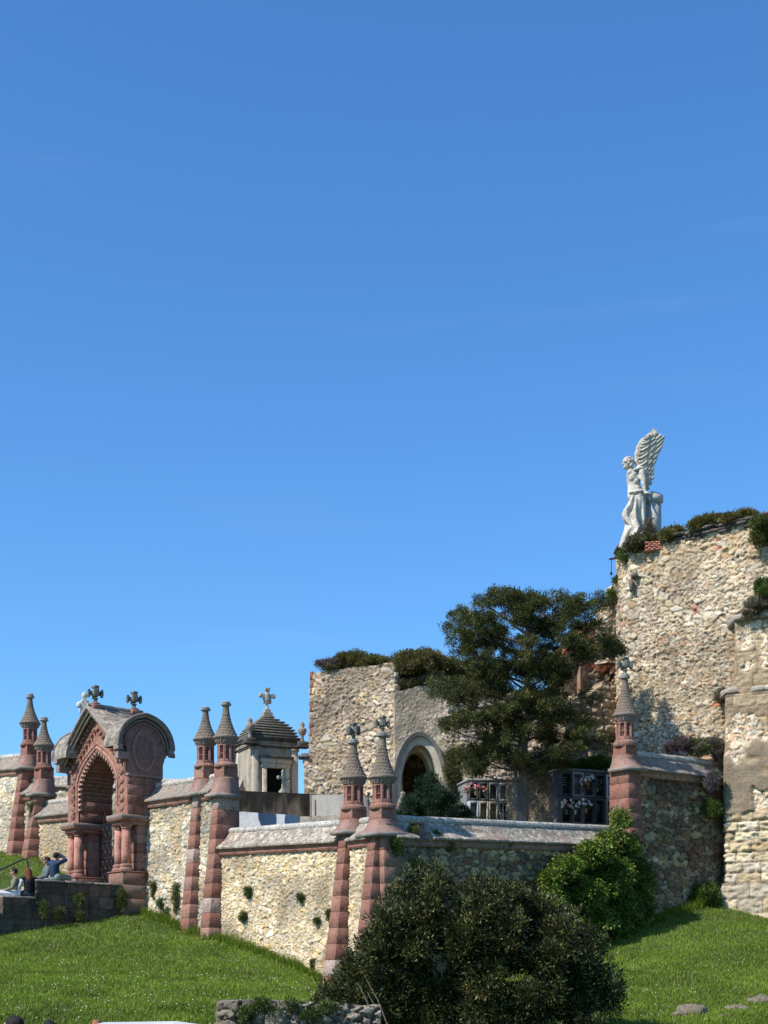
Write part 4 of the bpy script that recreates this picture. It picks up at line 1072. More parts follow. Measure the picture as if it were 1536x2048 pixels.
def mausoleum():
    Y = 55; p = W(529, 1600, Y); sc = Y / FPX
    t = thing('mausoleum', 'dark grey mausoleum with stepped pyramid roof and barred doorway', 'mausoleum', (p[0], p[1] + 1.2, 5.2), math.radians(24))
    z = lambda q: Z(q, Y + 1.1) - 5.2
    g1 = (0.31, 0.265, 0.20); dk = (0.095, 0.085, 0.072); H = .9  # greys darkened to put the shaded front into the stone
    m = MB(); m.box(-H, -.42, -H, H, 0, z(1500), g1); m.box(.42, H, -H, H, 0, z(1500), g1); m.box(-.419, .419, -H + .18, H, 0, z(1500) - .01, (0.3, 0.27, 0.22)); m.box(-.419, .419, -H, -H + .181, z(1543), z(1500), g1)
    for sx in (-1, 1):
        m.box(sx * (H - .14) - .13, sx * (H - .14) + .13, -H - .05, -H + .2, 0, z(1503), (0.5, 0.44, 0.34))
        m.box(sx * (H - .14) - .16, sx * (H - .14) + .16, -H - .08, -H + .22, z(1507), z(1502), g1)
    m.box(-H - .05, -H + .2, H - .26, H + .05, 0, z(1503), (0.55, 0.5, 0.4))
    m.build('wall', M_MAUS, t, world=False, bevel=.01)
    m = MB()
    for i, (h_, a, b, c_) in enumerate([(H + .03, 1503, 1499, dk), (H + .07, 1499, 1495, g1), (H + .04, 1495, 1489, g1), (H + .10, 1489, 1485, dk), (H + .13, 1485, 1480, dk)]):
        m.box(-h_, h_, -h_, h_, z(a), z(b) - .003, c_)
    for sx in (-1, 1):
        for sy in (-1, 1):
            cx, cy = sx * (H + .12), sy * (H + .12); m.box(cx - .2, cx + .2, cy - .2, cy + .2, z(1497), z(1488), dk); m.box(cx - .26, cx + .26, cy - .26, cy + .26, z(1499.5), z(1497), dk)
    m.build('cornice', M_BLK, t, world=False, bevel=.01)
    m = MB(); n = 8
    for i in range(n):
        f = i / n; h_ = (H + .08) * (1 - f) ** 0.8 + .14 if i else H + .1
        za_, zb_ = z(1480 - 47 * i / n), z(1480 - 47 * (i + 1) / n)
        h_ = [.92, .88, .82, .75, .65, .53, .38, .23][i]
        m.box(-h_, h_, -h_, h_, za_ + .055, zb_, np.array((.17, .155, .125)) * (.9 + .3 * random.random())); m.box(-h_ + .07, h_ - .07, -h_ + .07, h_ - .07, za_, za_ + .055, (0.08, .075, .065))  # recess under each step coloured dark as its shade
    m.build('stepped_roof', M_GREY, t, world=False, bevel=.012)
    # portal
    m = MB(); o = -H - .0
    m.box(-.52, -.36, o - .12, o + .05, 0, z(1543), (0.58, 0.5, 0.36)); m.box(.36, .52, o - .12, o + .05, 0, z(1543), (0.58, 0.5, 0.36)); m.box(-.56, .56, o - .13, o + .05, z(1543), z(1534), (0.5, 0.43, 0.32))
    m.box(-.66, .66, o - .22, o + .05, z(1524), z(1519), dk); m.box(-.6, .6, o - .16, o + .05, z(1534), z(1524), (0.5, 0.43, 0.32))
    m.build('portal', M_MAUS, t, world=False, bevel=.008)
    m = MB(); m.box(-.36, .36, o + .1, o + .14, 0, z(1543), (0.03, .03, .03))
    for k in range(9): m.tube([(-.32 + k * .08, o + .06, 0), (-.32 + k * .08, o + .06, z(1544))], .014, 5, (.05, .05, .05))
    m.build('barred_door', M_IRON, t, world=False)
    for sx in (-1, 1):
        m = MB(); zz_ = z(1488)
        m.lathe([(.1, zz_), (.08, zz_ + .06), (.05, zz_ + .2), (.13, zz_ + .3), (.17, zz_ + .42), (.15, zz_ + .5), (.06, zz_ + .54), (.1, zz_ + .62), (.07, zz_ + .7), (.02, zz_ + .76)], 16, cx=sx * (H + .12), cy=-(H + .12), c=(0.26, 0.21, 0.17))
        m.build('urn_finial', M_GREY, t, world=False, smooth=True)
    # cross on top
    zc = z(1433); m = MB(); c_ = (0.42, 0.40, 0.34)
    m.box(-.17, .17, -.17, .17, zc - .03, zc + .15, (0.36, 0.27, 0.2)); m.box(-.11, .11, -.11, .11, zc + .15, zc + .27, c_)
    m.lathe([(.09, zc + .27), (.05, zc + .4), (.06, zc + .55)], 8, c=c_)
    m.box(-.07, .07, -.06, .06, zc + .5, zc + 1.05, c_); m.box(-.26, .26, -.055, .055, zc + .72, zc + .85, c_)
    for e in (-1, 1): m.ell((e * .27, 0, zc + .79), (.07, .07, .1), 8, 6, c_); m.ell((e * .13, 0, zc + .6), (.05, .05, .12), 7, 5, c_)
    m.box(-.1, .1, -.08, .08, zc + 1.0, zc + 1.08, c_); m.ell((0, -.04, zc + .74), (.11, .07, .2), 8, 6, c_)
    m.build('cross_finial', M_GREY, t, world=False, bevel=.01)
mausoleum()
small_cross('grave_cross', 'weathered grey grave cross in front of the mausoleum door', 566, 1541, 1585, 51.5, 24, M_GREY, (0.36, 0.33, 0.27), 0.5, False)

def flatwall(name, label, pa, pb, ya, yb, ta, tb, zbot, pat, mat, thick=.4, res=.04, ragged=0.0, cat='wall', capc=None):
    A = W(pa, 1600, ya)[:2]; B = W(pb, 1600, yb)[:2]; mid = (A + B) / 2
    t = thing(name, label, cat, (mid[0], mid[1], zbot), math.atan2(*(B - A)[::-1]))
    relief('wall_face', [A, B], [Z(ta, ya), Z(tb, yb)], [zbot, zbot], pat, mat, t, res=res, thick=thick, ragged=ragged)
    if capc is not None:
        d = (B - A); L = np.hypot(*d); d = d / L; n = np.array([d[1], -d[0]]); za, zb_ = Z(ta, ya), Z(tb, yb); m = MB()
        k = max(1, int(L / .8))
        for i in range(k):
            m.prism([(.05, 0), (.05, .07), (-thick - .05, .07), (-thick - .05, 0)][::-1], L * i / k, L * (i + 1) / k - .006, lambda u, v, w: (A[0] + d[0] * w + n[0] * u, A[1] + d[1] * w + n[1] * u, za + (zb_ - za) * w / L + v), capc)
        m.build('cap_stone', mat, t)
    return t
def flatpat(c, seed=1, amp=.01):
    return lambda u, v: (amp * (fbm(u * 4, v * 4, seed) - .5), np.array(c) * (.85 + .3 * fbm(u * 1.5, v * 3, seed + 3))[..., None])
flatwall('stained_wall', 'black stained low wall in front of the mausoleum', 470, 628, 50.5, 49.0, 1581, 1588, 5.1, lambda u, v: (.04 * (fbm(u * 3, v * 3, 2) - .5), np.array((0.11, 0.09, 0.065)) * (1 - .94 * sst(.22, .5, fbm(u * 2.5, v * .5, 6) + .25 * (v - 7.9)))[..., None]), M_BLK, thick=.5)
flatwall('white_wall', 'whitewashed wall just behind the long coping, beside the middle turret', 462, 586, 44.8, 43.2, 1622, 1630, 5.1, flatpat((0.42, 0.45, 0.50), 3, .004), M_WHT, thick=.3)  # whitewash tinted blue-grey, its shade put into the colour
flatwall('cement_wall', 'plain grey cement wall left of the corner turrets', 622, 706, 48, 47, 1590, 1589, 5.1, flatpat((0.36, 0.34, 0.31), 4, .008), M_PLA, thick=.35)
flatwall('grave_slab_wall', 'low grey wall with flat top behind the corner turrets', 560, 700, 46, 44.5, 1634, 1630, 5.1, flatpat((0.30, 0.27, 0.23), 6, .02), M_ROOF, thick=.7)
ob = None
t = thing('wooden_post', 'thin rusty post at the left end of the cement wall', 'post', tuple(W(622, 1640, 47.8)), 0)
m = MB(); m.tube([W(622, 1780, 47.8), W(621.5, 1589, 47.8)], .03, 6, (0.35, 0.27, 0.2)); m.build('shaft', M_BARK, t)
t = thing('dead_trunk', 'bare grey stump between the two corner turret spires', 'tree stump', tuple(W(735, 1640, 46)), 0)
m = MB(); m.tube([W(738, 1770, 46), W(735, 1620, 46), W(733, 1600, 46), W(738, 1585, 46)], [.12, .11, .09, .07], 9, (0.22, 0.2, 0.18)); m.tube([W(733, 1604, 46), W(727, 1590, 46.1)], [.06, .04], 7, (0.22, 0.2, 0.18)); m.build('trunk', M_BARK, t)
t = thing('leaning_pole', 'leaning weathered pole beside the ruined arch opening', 'pole', tuple(W(790, 1630, 47)), 0)
m = MB(); m.tube([W(776, 1750, 46.6), W(784, 1634, 46.8), W(800, 1606, 47), W(806, 1590, 47.2)], [.07, .07, .08, .06], 8, (0.26, 0.22, 0.18)); m.ell(W(806, 1588, 47.2), (.1, .1, .08), 8, 5, (0.26, 0.22, 0.18)); m.build('shaft', M_BARK, t)

# ================================================================== RUINED CHAPEL
P_TOW = [(0.56, 0.46, 0.33), (0.62, 0.53, 0.39), (0.50, 0.40, 0.27), (0.66, 0.58, 0.44), (0.54, 0.43, 0.28), (0.60, 0.48, 0.35), (0.46, 0.36, 0.27), (0.56, 0.50, 0.41), (0.52, 0.35, 0.22)]
P_CHA = [(0.50, 0.40, 0.28), (0.56, 0.46, 0.33), (0.44, 0.34, 0.24), (0.58, 0.49, 0.37), (0.45, 0.32, 0.23), (0.38, 0.30, 0.23), (0.54, 0.41, 0.22), (0.47, 0.40, 0.31)]
def chapel():
    base = W(720, 1600, 53)
    t = thing('ruined_chapel', 'roofless rubble chapel ruin with pointed stone archway and plants on its top', 'ruin', (base[0], base[1], 5.1), 0)
    pat = rubble(P_CHA, (0.2, 0.155, 0.11), 0.185, 0.115, 0.085, 64, 0.42, gap=0.2)
    A = W(622, 0, 53.8)[:2]; B = W(789, 0, 52.0)[:2]
    Ab = A + np.array([0.25, 3.0])
    relief('block_wall', [Ab, A + np.array([.02, .15]), A + np.array([.15, 0]), B - np.array([.02, 0]), B + np.array([0.1, 0.08]), B + np.array([.14, .9])], [Z(1350, 55), Z(1346, 53.8), Z(1345, 53.8), Z(1326, 52), Z(1326, 52), Z(1328, 52)], [5] * 6, pat, M_RUB, t, res=0.035, thick=.5, ragged=.06, batter=0.018)
    # quoins on the left corner
    m = MB(); z = Z(1520, 53.8); i = 0
    while z < Z(1348, 53.8):
        h_ = .24 + .12 * random.random(); w_ = .28 if i % 2 else .16
        m.hexa([(A[0] - .05 , A[1] - .04, z), (A[0] - .05 + w_, A[1] - .04, z), (A[0] - .05 + w_, A[1] + .4, z), (A[0] - .05, A[1] + .4, z)], [(A[0] - .04, A[1] - .03, z + h_ - .012), (A[0] - .06 + w_, A[1] - .03, z + h_ - .012), (A[0] - .06 + w_, A[1] + .4, z + h_ - .012), (A[0] - .04, A[1] + .4, z + h_ - .012)], red() * .9 if random.random() < .6 else np.array((.4, .32, .25)))
        z += h_; i += 1
    m.build('quoins', M_REDG, t, bevel=.01)
    # arch wall
    th = math.radians(9); d = np.array([math.cos(th), math.sin(th)]); n = np.array([d[1], -d[0]])
    P0 = W(789, 0, 51.7)[:2]
    k = (1130 - 768) / FPX; Lr = (k * P0[1] - P0[0]) / (d[0] - k * d[1])
    apx = (839 - 768) / FPX; xc = (apx * P0[1] - P0[0]) / (d[0] - apx * d[1])
    Yc = P0[1] + d[1] * xc; zap = Z(1467, Yc); zs = zap - 1.95
    AO = 0.88
    def hol(a, h):
        return lambda U, ZZ: ((np.abs(U - xc) < a) & (ZZ < zs)) | ((ZZ >= zs) & (((U - xc) / a) ** 2 + ((ZZ - zs) / h) ** 2 < 1))
    P1 = P0 + d * Lr
    plast = rubble([(0.50, 0.41, 0.29), (0.56, 0.46, 0.33), (0.44, 0.35, 0.25)], (0.36, 0.29, 0.20), .09, .07, .022, 71, .6)
    rubr = rubble(P_CHA, (0.30, 0.25, 0.18), 0.19, 0.14, 0.06, 74, 0.4, gap=.18)
    def mixp(u, v):
        d1_, c1_ = plast(u, v); d2_, c2_ = rubr(u, v)
        w_ = sst(-.15, .15, (u - xc - 1.15) + .35 * (v - zs) * .3 + .8 * (fbm(u * 1.4, v * 1.4, 5) - .5)); return d1_ * (1 - w_) + d2_ * w_, c1_ * (1 - w_[..., None]) + c2_ * w_[..., None]
    z1, z2, z3 = Z(1384, 51.7), Z(1371, 52), Z(1392, 53)
    relief('arch_wall', [P0, P0 + d * .9, P0 + d * 1.8, P1], [z1, z2 - .05, z2, z3], [5] * 4, mixp, M_PLA, t, res=.035, thick=.7, hole=hol(AO, 1.88), ragged=.05, core=False)
    # arch rings
    def C3(x, dep, z): return (P0[0] + d[0] * (xc + x) - n[0] * dep, P0[1] + d[1] * (xc + x) - n[1] * dep, z)
    def curve(a, h, N=22):
        pts = [(-a, 5.0), (-a, zs - 1), (-a, zs - .4)] + [(-a * math.cos(f), zs + h * math.sin(f)) for f in np.linspace(0, PI, N)] + [(a, zs - .4), (a, zs - 1), (a, 5.0)]
        return pts
    def ring(name, a0, h0, d0, a1, h1, d1, col, mat, vouss=False):
        c0_, c1_ = curve(a0, h0), curve(a1, h1); m = MB()
        for i in range(len(c0_) - 1):
            cc = np.array(col) * (.9 + .25 * random.random() if vouss else 1)
            e = .985 if vouss else 1
            m.add([C3(c0_[i][0], d0, c0_[i][1]), C3(c0_[i + 1][0], d0, c0_[i + 1][1]), C3(c1_[i + 1][0], d1, c1_[i + 1][1]), C3(c1_[i][0], d1, c1_[i][1])], [(3, 2, 1, 0)], cc)
        m.build(name, mat, t)
    ring('hood_mould', .98, 2.0, -.03, .96, 1.98, -.16, (0.18, 0.165, 0.15), M_GREY); ring('hood_mould', .96, 1.98, -.16, .84, 1.85, -.13, (0.2, 0.18, 0.16), M_GREY); ring('hood_mould', .84, 1.85, -.13, .84, 1.85, .02, (0.2, 0.18, 0.16), M_GREY)
    ring('arch_band', .845, 1.85, -.02, .66, 1.56, .0, (0.66, 0.58, 0.44), M_PLA, True)
    ring('outer_reveal', .66, 1.56, .0, .66, 1.56, .5, (0.42, 0.36, 0.27), M_ASH, True)
    ring('inner_band', .66, 1.56, .5, .57, 1.42, .5, (0.62, 0.54, 0.38), M_ASH, True)
    ring('inner_reveal', .57, 1.42, .5, .57, 1.42, 1.15, (0.58, 0.46, 0.26), M_ASH, True)
    # chamber behind: roofed box added to keep the opening dark
    m = MB(); a = 1.9; zr = zs + 2.0
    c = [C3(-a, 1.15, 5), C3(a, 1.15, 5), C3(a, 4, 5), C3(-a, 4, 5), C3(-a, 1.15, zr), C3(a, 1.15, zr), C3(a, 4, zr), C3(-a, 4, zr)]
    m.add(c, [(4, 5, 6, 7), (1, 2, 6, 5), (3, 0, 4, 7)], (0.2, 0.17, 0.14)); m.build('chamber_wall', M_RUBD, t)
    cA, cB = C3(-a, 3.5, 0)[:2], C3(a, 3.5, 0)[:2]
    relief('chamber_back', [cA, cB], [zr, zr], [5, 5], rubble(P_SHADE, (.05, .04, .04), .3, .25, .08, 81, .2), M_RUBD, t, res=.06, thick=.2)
    # jamb-side closing strips between band and chamber
    for s in (-1, 1):
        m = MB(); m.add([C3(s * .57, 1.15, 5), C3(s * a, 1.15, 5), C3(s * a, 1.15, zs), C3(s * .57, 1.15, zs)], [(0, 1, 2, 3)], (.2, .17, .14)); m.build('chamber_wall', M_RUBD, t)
    # recessed upper wall, stone darkened for the shade under its bushes
    C_ = W(786, 0, 52.4)[:2]; D_ = W(1010, 0, 54.2)[:2]
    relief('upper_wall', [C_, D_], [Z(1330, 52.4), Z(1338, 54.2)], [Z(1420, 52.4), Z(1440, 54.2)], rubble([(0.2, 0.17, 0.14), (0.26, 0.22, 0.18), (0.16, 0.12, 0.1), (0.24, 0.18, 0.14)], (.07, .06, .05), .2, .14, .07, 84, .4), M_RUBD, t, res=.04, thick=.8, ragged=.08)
    # fill between the upper wall and the arch wall top (ledge)
    m = MB(); q0, q1 = P0, P0 + d * 4.4
    m.add([(q0[0], q0[1] + .2, z1 - .08), (q1[0], q1[1] + .2, z2 - .2), (D_[0] - .3, D_[1] + .3, z2 - .2), (C_[0], C_[1] + .5, z1 - .08)], [(0, 1, 2, 3)], (0.2, 0.17, 0.12)); m.build('ledge', M_RUB, t)
    # slate bracket on the left flank
    m = MB(); p = W(612, 1513, 53.9)
    m.box(p[0] - .28, p[0] + .35, p[1] - .1, p[1] + .5, p[2] - .04, p[2] + .04, (.12, .12, .12)); m.box(p[0] - .18, p[0] + .35, p[1] - .05, p[1] + .5, p[2] + .04, p[2] + .12, (.16, .15, .14)); m.box(p[0] - .12, p[0] + .35, p[1] - .05, p[1] + .5, p[2] - .2, p[2] - .04, (.14, .13, .12))
    m.build('slate_bracket', M_GREY, t)
    A2 = W(612, 0, 53.6)[:2]
    relief('footing_wall', [A2 + np.array([.05, 1.2]), A2, W(680, 0, 53.2)[:2]], [Z(1522, 54), Z(1524, 53.8), Z(1548, 53.4)], [5] * 3, pat, M_RUB, t, res=.04, thick=.4, ragged=.15)
chapel()

# ================================================================== RUINED TOWER
def tower():
    base = W(1400, 1700, 45.5)
    t = thing('ruined_tower', 'high rubble tower ruin at the right with big squared blocks on its near corner', 'ruin', (base[0], base[1], 3), 0)
    pat0 = rubble(P_TOW, (0.17, 0.125, 0.08), 0.185, 0.10, 0.08, 104, 0.42, gap=0.17, patch=.32)
    def pat(u, v):
        d, c = pat0(u, v)
        # scattered red brick repairs and sloping bands of larger courses
        b = sst(0.80, 0.84, fbm(u * 1.7, v * 1.7, 140)); brick = np.array((0.50, 0.20, 0.12)) * (.8 + .4 * vn(u * 5, v * 14, 3))[..., None]
        c = c * (1 - b[..., None]) + brick * b[..., None]
        rec = sst(.62, .72, fbm(u * .9, v * 2.2, 150)); d = d - .05 * rec
        # upper fifth greyer
        gk = sst(Z(1180, 46), Z(1090, 46), v)[..., None] * .45; return d, c * (1 - gk) + np.array((0.52, 0.48, 0.41)) * gk * c / (c.mean(-1, keepdims=True) + 1e-6) * .95
    path = [W(1246, 0, 51)[:2], W(1237, 0, 48.6)[:2], W(1243, 0, 47.6)[:2], W(1262, 0, 46.9)[:2], W(1330, 0, 46.2)[:2], W(1420, 0, 45.3)[:2], W(1500, 0, 44.6)[:2], W(1640, 0, 43.4)[:2]]
    top = [Z(1115, 51), Z(1108, 48.6), Z(1104, 47.6), Z(1098, 46.9), Z(1083, 46.2), Z(1062, 45.3), Z(1042, 44.6), Z(1010, 43.4)]
    relief('rubble_wall', path, top, [3] * 8, pat, M_RUB, t, res=.032, thick=.9, ragged=.07, batter=0.012)
    # fill behind the parapet
    m = MB(); pp = [path[1], path[3], path[4], path[5], path[6], path[7]]; tt = [top[1], top[3], top[4], top[5], top[6], top[7]]
    V = [(p[0] + .1, p[1] + .4, z_ - .12) for p, z_ in zip(pp, tt)] + [(p[0] + 1.0, p[1] + 5, z_ - .12) for p, z_ in zip(pp, tt)]
    m.add(V, [(i, i + 1, i + 7, i + 6) for i in range(5)], (0.2, 0.17, 0.12)); m.build('wall_top', M_RUB, t)
    # slate coping
    m = MB(); a3 = W(1318, 1079, 46.3); b3 = W(1540, 1026, 44.2); n = 13
    for i in range(n):
        for k in range(3):
            f0 = i / n; f1 = (i + 1) / n; q0 = a3 + (b3 - a3) * f0; q1 = a3 + (b3 - a3) * f1 + np.array([.1, 0, 0]); o = .04 + .07 * k + .14 * random.random(); zz_ = -.30 + .10 * k + .045 * random.random()
            q0 = q0 + [0, 0, zz_]; q1 = q1 + [0, 0, zz_ + .03 * random.random()]
            m.hexa([q0 + [0, -o, 0], q1 + [0, -o, 0], q1 + [0, .9, 0], q0 + [0, .9, 0]], [q0 + [0, -o, .085], q1 + [0, -o, .05 + .03 * random.random()], q1 + [0, .9, .085], q0 + [0, .9, .085]], np.array((0.12, 0.11, 0.10)) * (.5 + .9 * random.random()))
    m.build('slate_coping', M_BLK, t)
    # angel's corner slab + brick patch
    m = MB(); p = W(1236, 1102, 47.6)
    m.box(p[0] - .10, p[0] + .9, p[1] - .45, p[1] + .35, p[2] - .02, p[2] + .09, (0.12, 0.11, 0.10)); m.box(p[0] + .0, p[0] + .9, p[1] - .38, p[1] + .35, p[2] - .14, p[2] - .02, (0.2, 0.18, 0.15)); m.box(p[0] + .05, p[0] + 1.5, p[1] - .3, p[1] + 1.2, p[2] + .09, p[2] + .2, (0.3, 0.27, 0.23))
    m.build('corner_slab', M_GREY, t, bevel=.03)
    m = MB()
    for r_ in range(5):
        for k in range(4):
            q = W(1290 + k * 10 + (r_ % 2) * 5, 1103 - r_ * 3.6 - k * .6, 46.3); 
            m.box(q[0], q[0] + .14, q[1] - .12, q[1] + .3, q[2], q[2] + .045, np.array((0.48, 0.20, 0.13)) * (.8 + .4 * random.random()))
    m.build('brick_patch', M_RED, t)
    # iron bracket slab stubs near the top left
    # big ashlar corner: two storeys set forward with a moulded ledge at each
    pA = ashlar([(0.40, 0.29, 0.165), (0.46, 0.34, 0.2), (0.33, 0.23, 0.135), (0.38, 0.285, 0.18), (0.27, 0.2, 0.13)], (0.15, 0.11, 0.07), 0.33, 0.62, 9, .03, .07, .025)
    pl_ = ashlar([(0.52, 0.42, 0.26), (0.60, 0.51, 0.35), (0.48, 0.35, 0.19), (0.58, 0.50, 0.38), (0.42, 0.33, 0.21)], (0.24, 0.18, 0.12), .30, .58, 133, .07, .16, .035)
    rub_ = rubble(P_TOW, (0.2, 0.15, 0.1), .22, .13, .07, 177, .4, gap=.17)
    def pU(u, v):
        d1_, c1_ = pA(u, v); d2_, c2_ = rub_(u, v); w_ = sst(.57, .63, fbm(u * 1.1 + 4, v * 1.3, 62)); return d1_ * (1 - w_) + (d2_ - .05) * w_, c1_ * (1 - w_[..., None]) + c2_ * w_[..., None]
    def pB(u, v):      # smooth blocks above, then cement skin, then battered pale blocks
        d1_, c1_ = pU(u, v); d2_, c2_ = pl_(u, v)
        nse = fbm(u * 1.2, v * 1.2, 61) - .5
        cem = sst(-.2, .2, (Z(1490, 43.8) - v) + 2.2 * nse) ; low = sst(-.08, .08, (Z(1632, 43.8) - v) + 1.1 * nse)
        dc = .07 + .03 * fbm(u * 5, v * 7, 66) + .0 * u; cc = np.array((0.225, 0.175, 0.12)) * (.75 + .5 * fbm(u * 3, v * 8, 67))[..., None]
        cem = cem * (fbm(u * .8, v * .8, 69) < .62)
        d_ = d1_ * (1 - cem) + dc * cem; c_ = c1_ * (1 - cem[..., None]) + cc * cem[..., None]
        return d_ * (1 - low) + d2_ * low, c_ * (1 - low[..., None]) + c2_ * low[..., None]
    Y2 = 43.9
    rp = [W(1466, 0, Y2 + .95)[:2], W(1468, 0, Y2)[:2], W(1640, 0, Y2 - 1.2)[:2]]
    rp2 = [W(1470, 0, Y2 + 1.1)[:2], W(1471, 0, Y2 + .12)[:2], W(1640, 0, Y2 - 1.1)[:2]]
    relief('block_pilaster', rp2, [Z(1242, Y2)] * 3, [Z(1390, Y2)] * 3, pU, M_ASH, t, res=.032, thick=.5)
    rp = [W(1452, 0, Y2 + 1.3)[:2], W(1453, 0, Y2)[:2], W(1640, 0, Y2 - 1.3)[:2]]
    relief('block_pilaster', rp, [Z(1390, Y2)] * 3, [2.6] * 3, pB, M_ASH, t, res=.032, thick=.6)
    rp = [W(1442, 0, Y2 + .9)[:2], W(1443, 0, Y2 - .25)[:2], W(1640, 0, Y2 - 1.6)[:2]]
    relief('plinth', rp, [Z(1768, Y2)] * 3, [2.0] * 3, ashlar([(0.48, 0.38, 0.23), (0.54, 0.45, 0.31), (0.42, 0.31, 0.18), (0.44, 0.37, 0.28)], (0.22, 0.16, 0.1), .42, .8, 17, .04, .12, .03), M_ASH, t, res=.035, thick=.7)
    m = MB()
    for (xa, ya, hgt, pr) in ((1468, 1242, .08, .12), (1449, 1389, .08, .10)):
        a = W(xa, ya, Y2 + .05); b = W(1640, ya, Y2 - 1.15); k = 7
        for i in range(k):
            if i == 1 and ya > 1300: continue
            q0 = a + (b - a) * i / k; q1 = a + (b - a) * ((i + 1) / k - .004); q0 = q0.copy(); q1 = q1.copy(); q0[2] = q1[2] = a[2]
            m.hexa([q0 + [0, -pr * .5, 0], q1 + [0, -pr * .5, 0], q1 + [0, 1.1, 0], q0 + [0, 1.1, 0]], [q0 + [0, -pr, hgt], q1 + [0, -pr, hgt], q1 + [0, 1.1, hgt], q0 + [0, 1.1, hgt]], np.array((0.33, 0.3, 0.26)) * (.8 + .4 * random.random()))
            m.hexa([q0 + [0, -pr, hgt], q1 + [0, -pr, hgt], q1 + [0, 1.1, hgt], q0 + [0, 1.1, hgt]], [q0 + [.03, -pr * .2, hgt + .08], q1 + [-.03, -pr * .2, hgt + .06 + .08 * random.random()], q1 + [-.03, 1.1, hgt + .2], q0 + [.03, 1.1, hgt + .2]], np.array((0.38, 0.35, 0.3)) * (.8 + .4 * random.random()))
    m.build('stone_ledge', M_ASH, t, bevel=.02)
    # ragged back part behind the tree
    r = thing('broken_wall', 'broken brown masonry with red brick behind the right side of the tall tree', 'ruin', tuple(W(1180, 1500, 49)), 0)
    pr_ = rubble([(0.30, 0.21, 0.14), (0.36, 0.26, 0.17), (0.25, 0.16, 0.11), (0.42, 0.31, 0.20), (0.46, 0.36, 0.24)], (0.16, 0.11, 0.08), .22, .13, .09, 164, .35)
    def prb(u, v):
        d_, c_ = pr_(u, v); b = sst(.56, .62, fbm(u * .9 + 3, v * .9, 171)); row = np.floor(v / .07); fv = v / .07 - row; bu = u / .24 + .5 * (row % 2); fu = bu - np.floor(bu)
        jo = (fv > .16) & (fu > .06); bc = np.where(jo[..., None], np.array((0.50, 0.17, 0.09)) * (.7 + .6 * hsh(np.floor(bu), row, 3))[..., None], np.array((.4, .33, .25)))
        return d_ * (1 - b) + (.02 * jo + .06) * b, c_ * (1 - b[..., None]) + bc * b[..., None]
    pa = [W(1112, 0, 49.6)[:2], W(1116, 0, 48.2)[:2], W(1180, 0, 48.9)[:2], W(1252, 0, 49.4)[:2]]
    relief('masonry', pa, [Z(1322, 49), Z(1318, 48.2), Z(1238, 48.9), Z(1235, 49.2)], [5] * 4, prb, M_RUB, r, res=.035, thick=.8, ragged=.3, seed=5)
    relief('masonry', [W(1192, 0, 48.6)[:2], W(1216, 0, 48.3)[:2], W(1250, 0, 48.6)[:2]], [Z(1240, 48.6), Z(1196, 48.3), Z(1135, 48.6)], [Z(1330, 48.6)] * 3, pat0, M_RUB, r, res=.035, thick=.35, ragged=.5, seed=15)
    pbk = ashlar([(0.33, 0.25, 0.17), (0.40, 0.31, 0.21), (0.27, 0.2, 0.14), (0.44, 0.35, 0.23)], (0.12, 0.09, 0.07), .27, .5, 27, .06, .2, .03)
    relief('masonry', [W(1128, 0, 47.4)[:2], W(1150, 0, 47.6)[:2], W(1245, 0, 48.3)[:2]], [Z(1420, 47.5), Z(1395, 47.6), Z(1360, 48.3)], [5] * 3, pbk, M_ASH, r, res=.035, thick=.6, ragged=.4, seed=25)
tower()
t = thing('hanging_lamp_arm', 'thin iron arm with small weight hanging from the tower corner below the angel', 'bracket', tuple(W(1237, 1117, 47.8)), 0)
m = MB(); a = W(1240, 1115, 47.8); b = W(1219, 1118.5, 47.6); m.tube([a, b], .035, 6, (3, 1.6, 1.2)); m.build('arm', M_IRON, t)
m = MB(); c = W(1222.5, 1145, 47.6); m.tube([W(1223, 1119, 47.6), c], .012, 5); m.ell(c - np.array([0, 0, .03]), (.045, .045, .06), 8, 6); m.build('hanging_weight', M_IRON, t)
t = thing('tower_spout', 'small dark stone spout set in the tower wall below the angel', 'spout', tuple(W(1262, 1155, 46.8)), 0)
m = MB(); q = W(1267, 1153, 46.75); m.box(q[0] - .08, q[0] + .10, q[1] - .22, q[1] + .3, q[2] - .06, q[2] + .08, (.16, .14, .12)); q = W(1262, 1172, 46.75); m.box(q[0] - .04, q[0] + .04, q[1] - .16, q[1] + .3, q[2] - .18, q[2] + .18, (.13, .10, .09)); m.build('stone_block', M_GREY, t, bevel=.015)

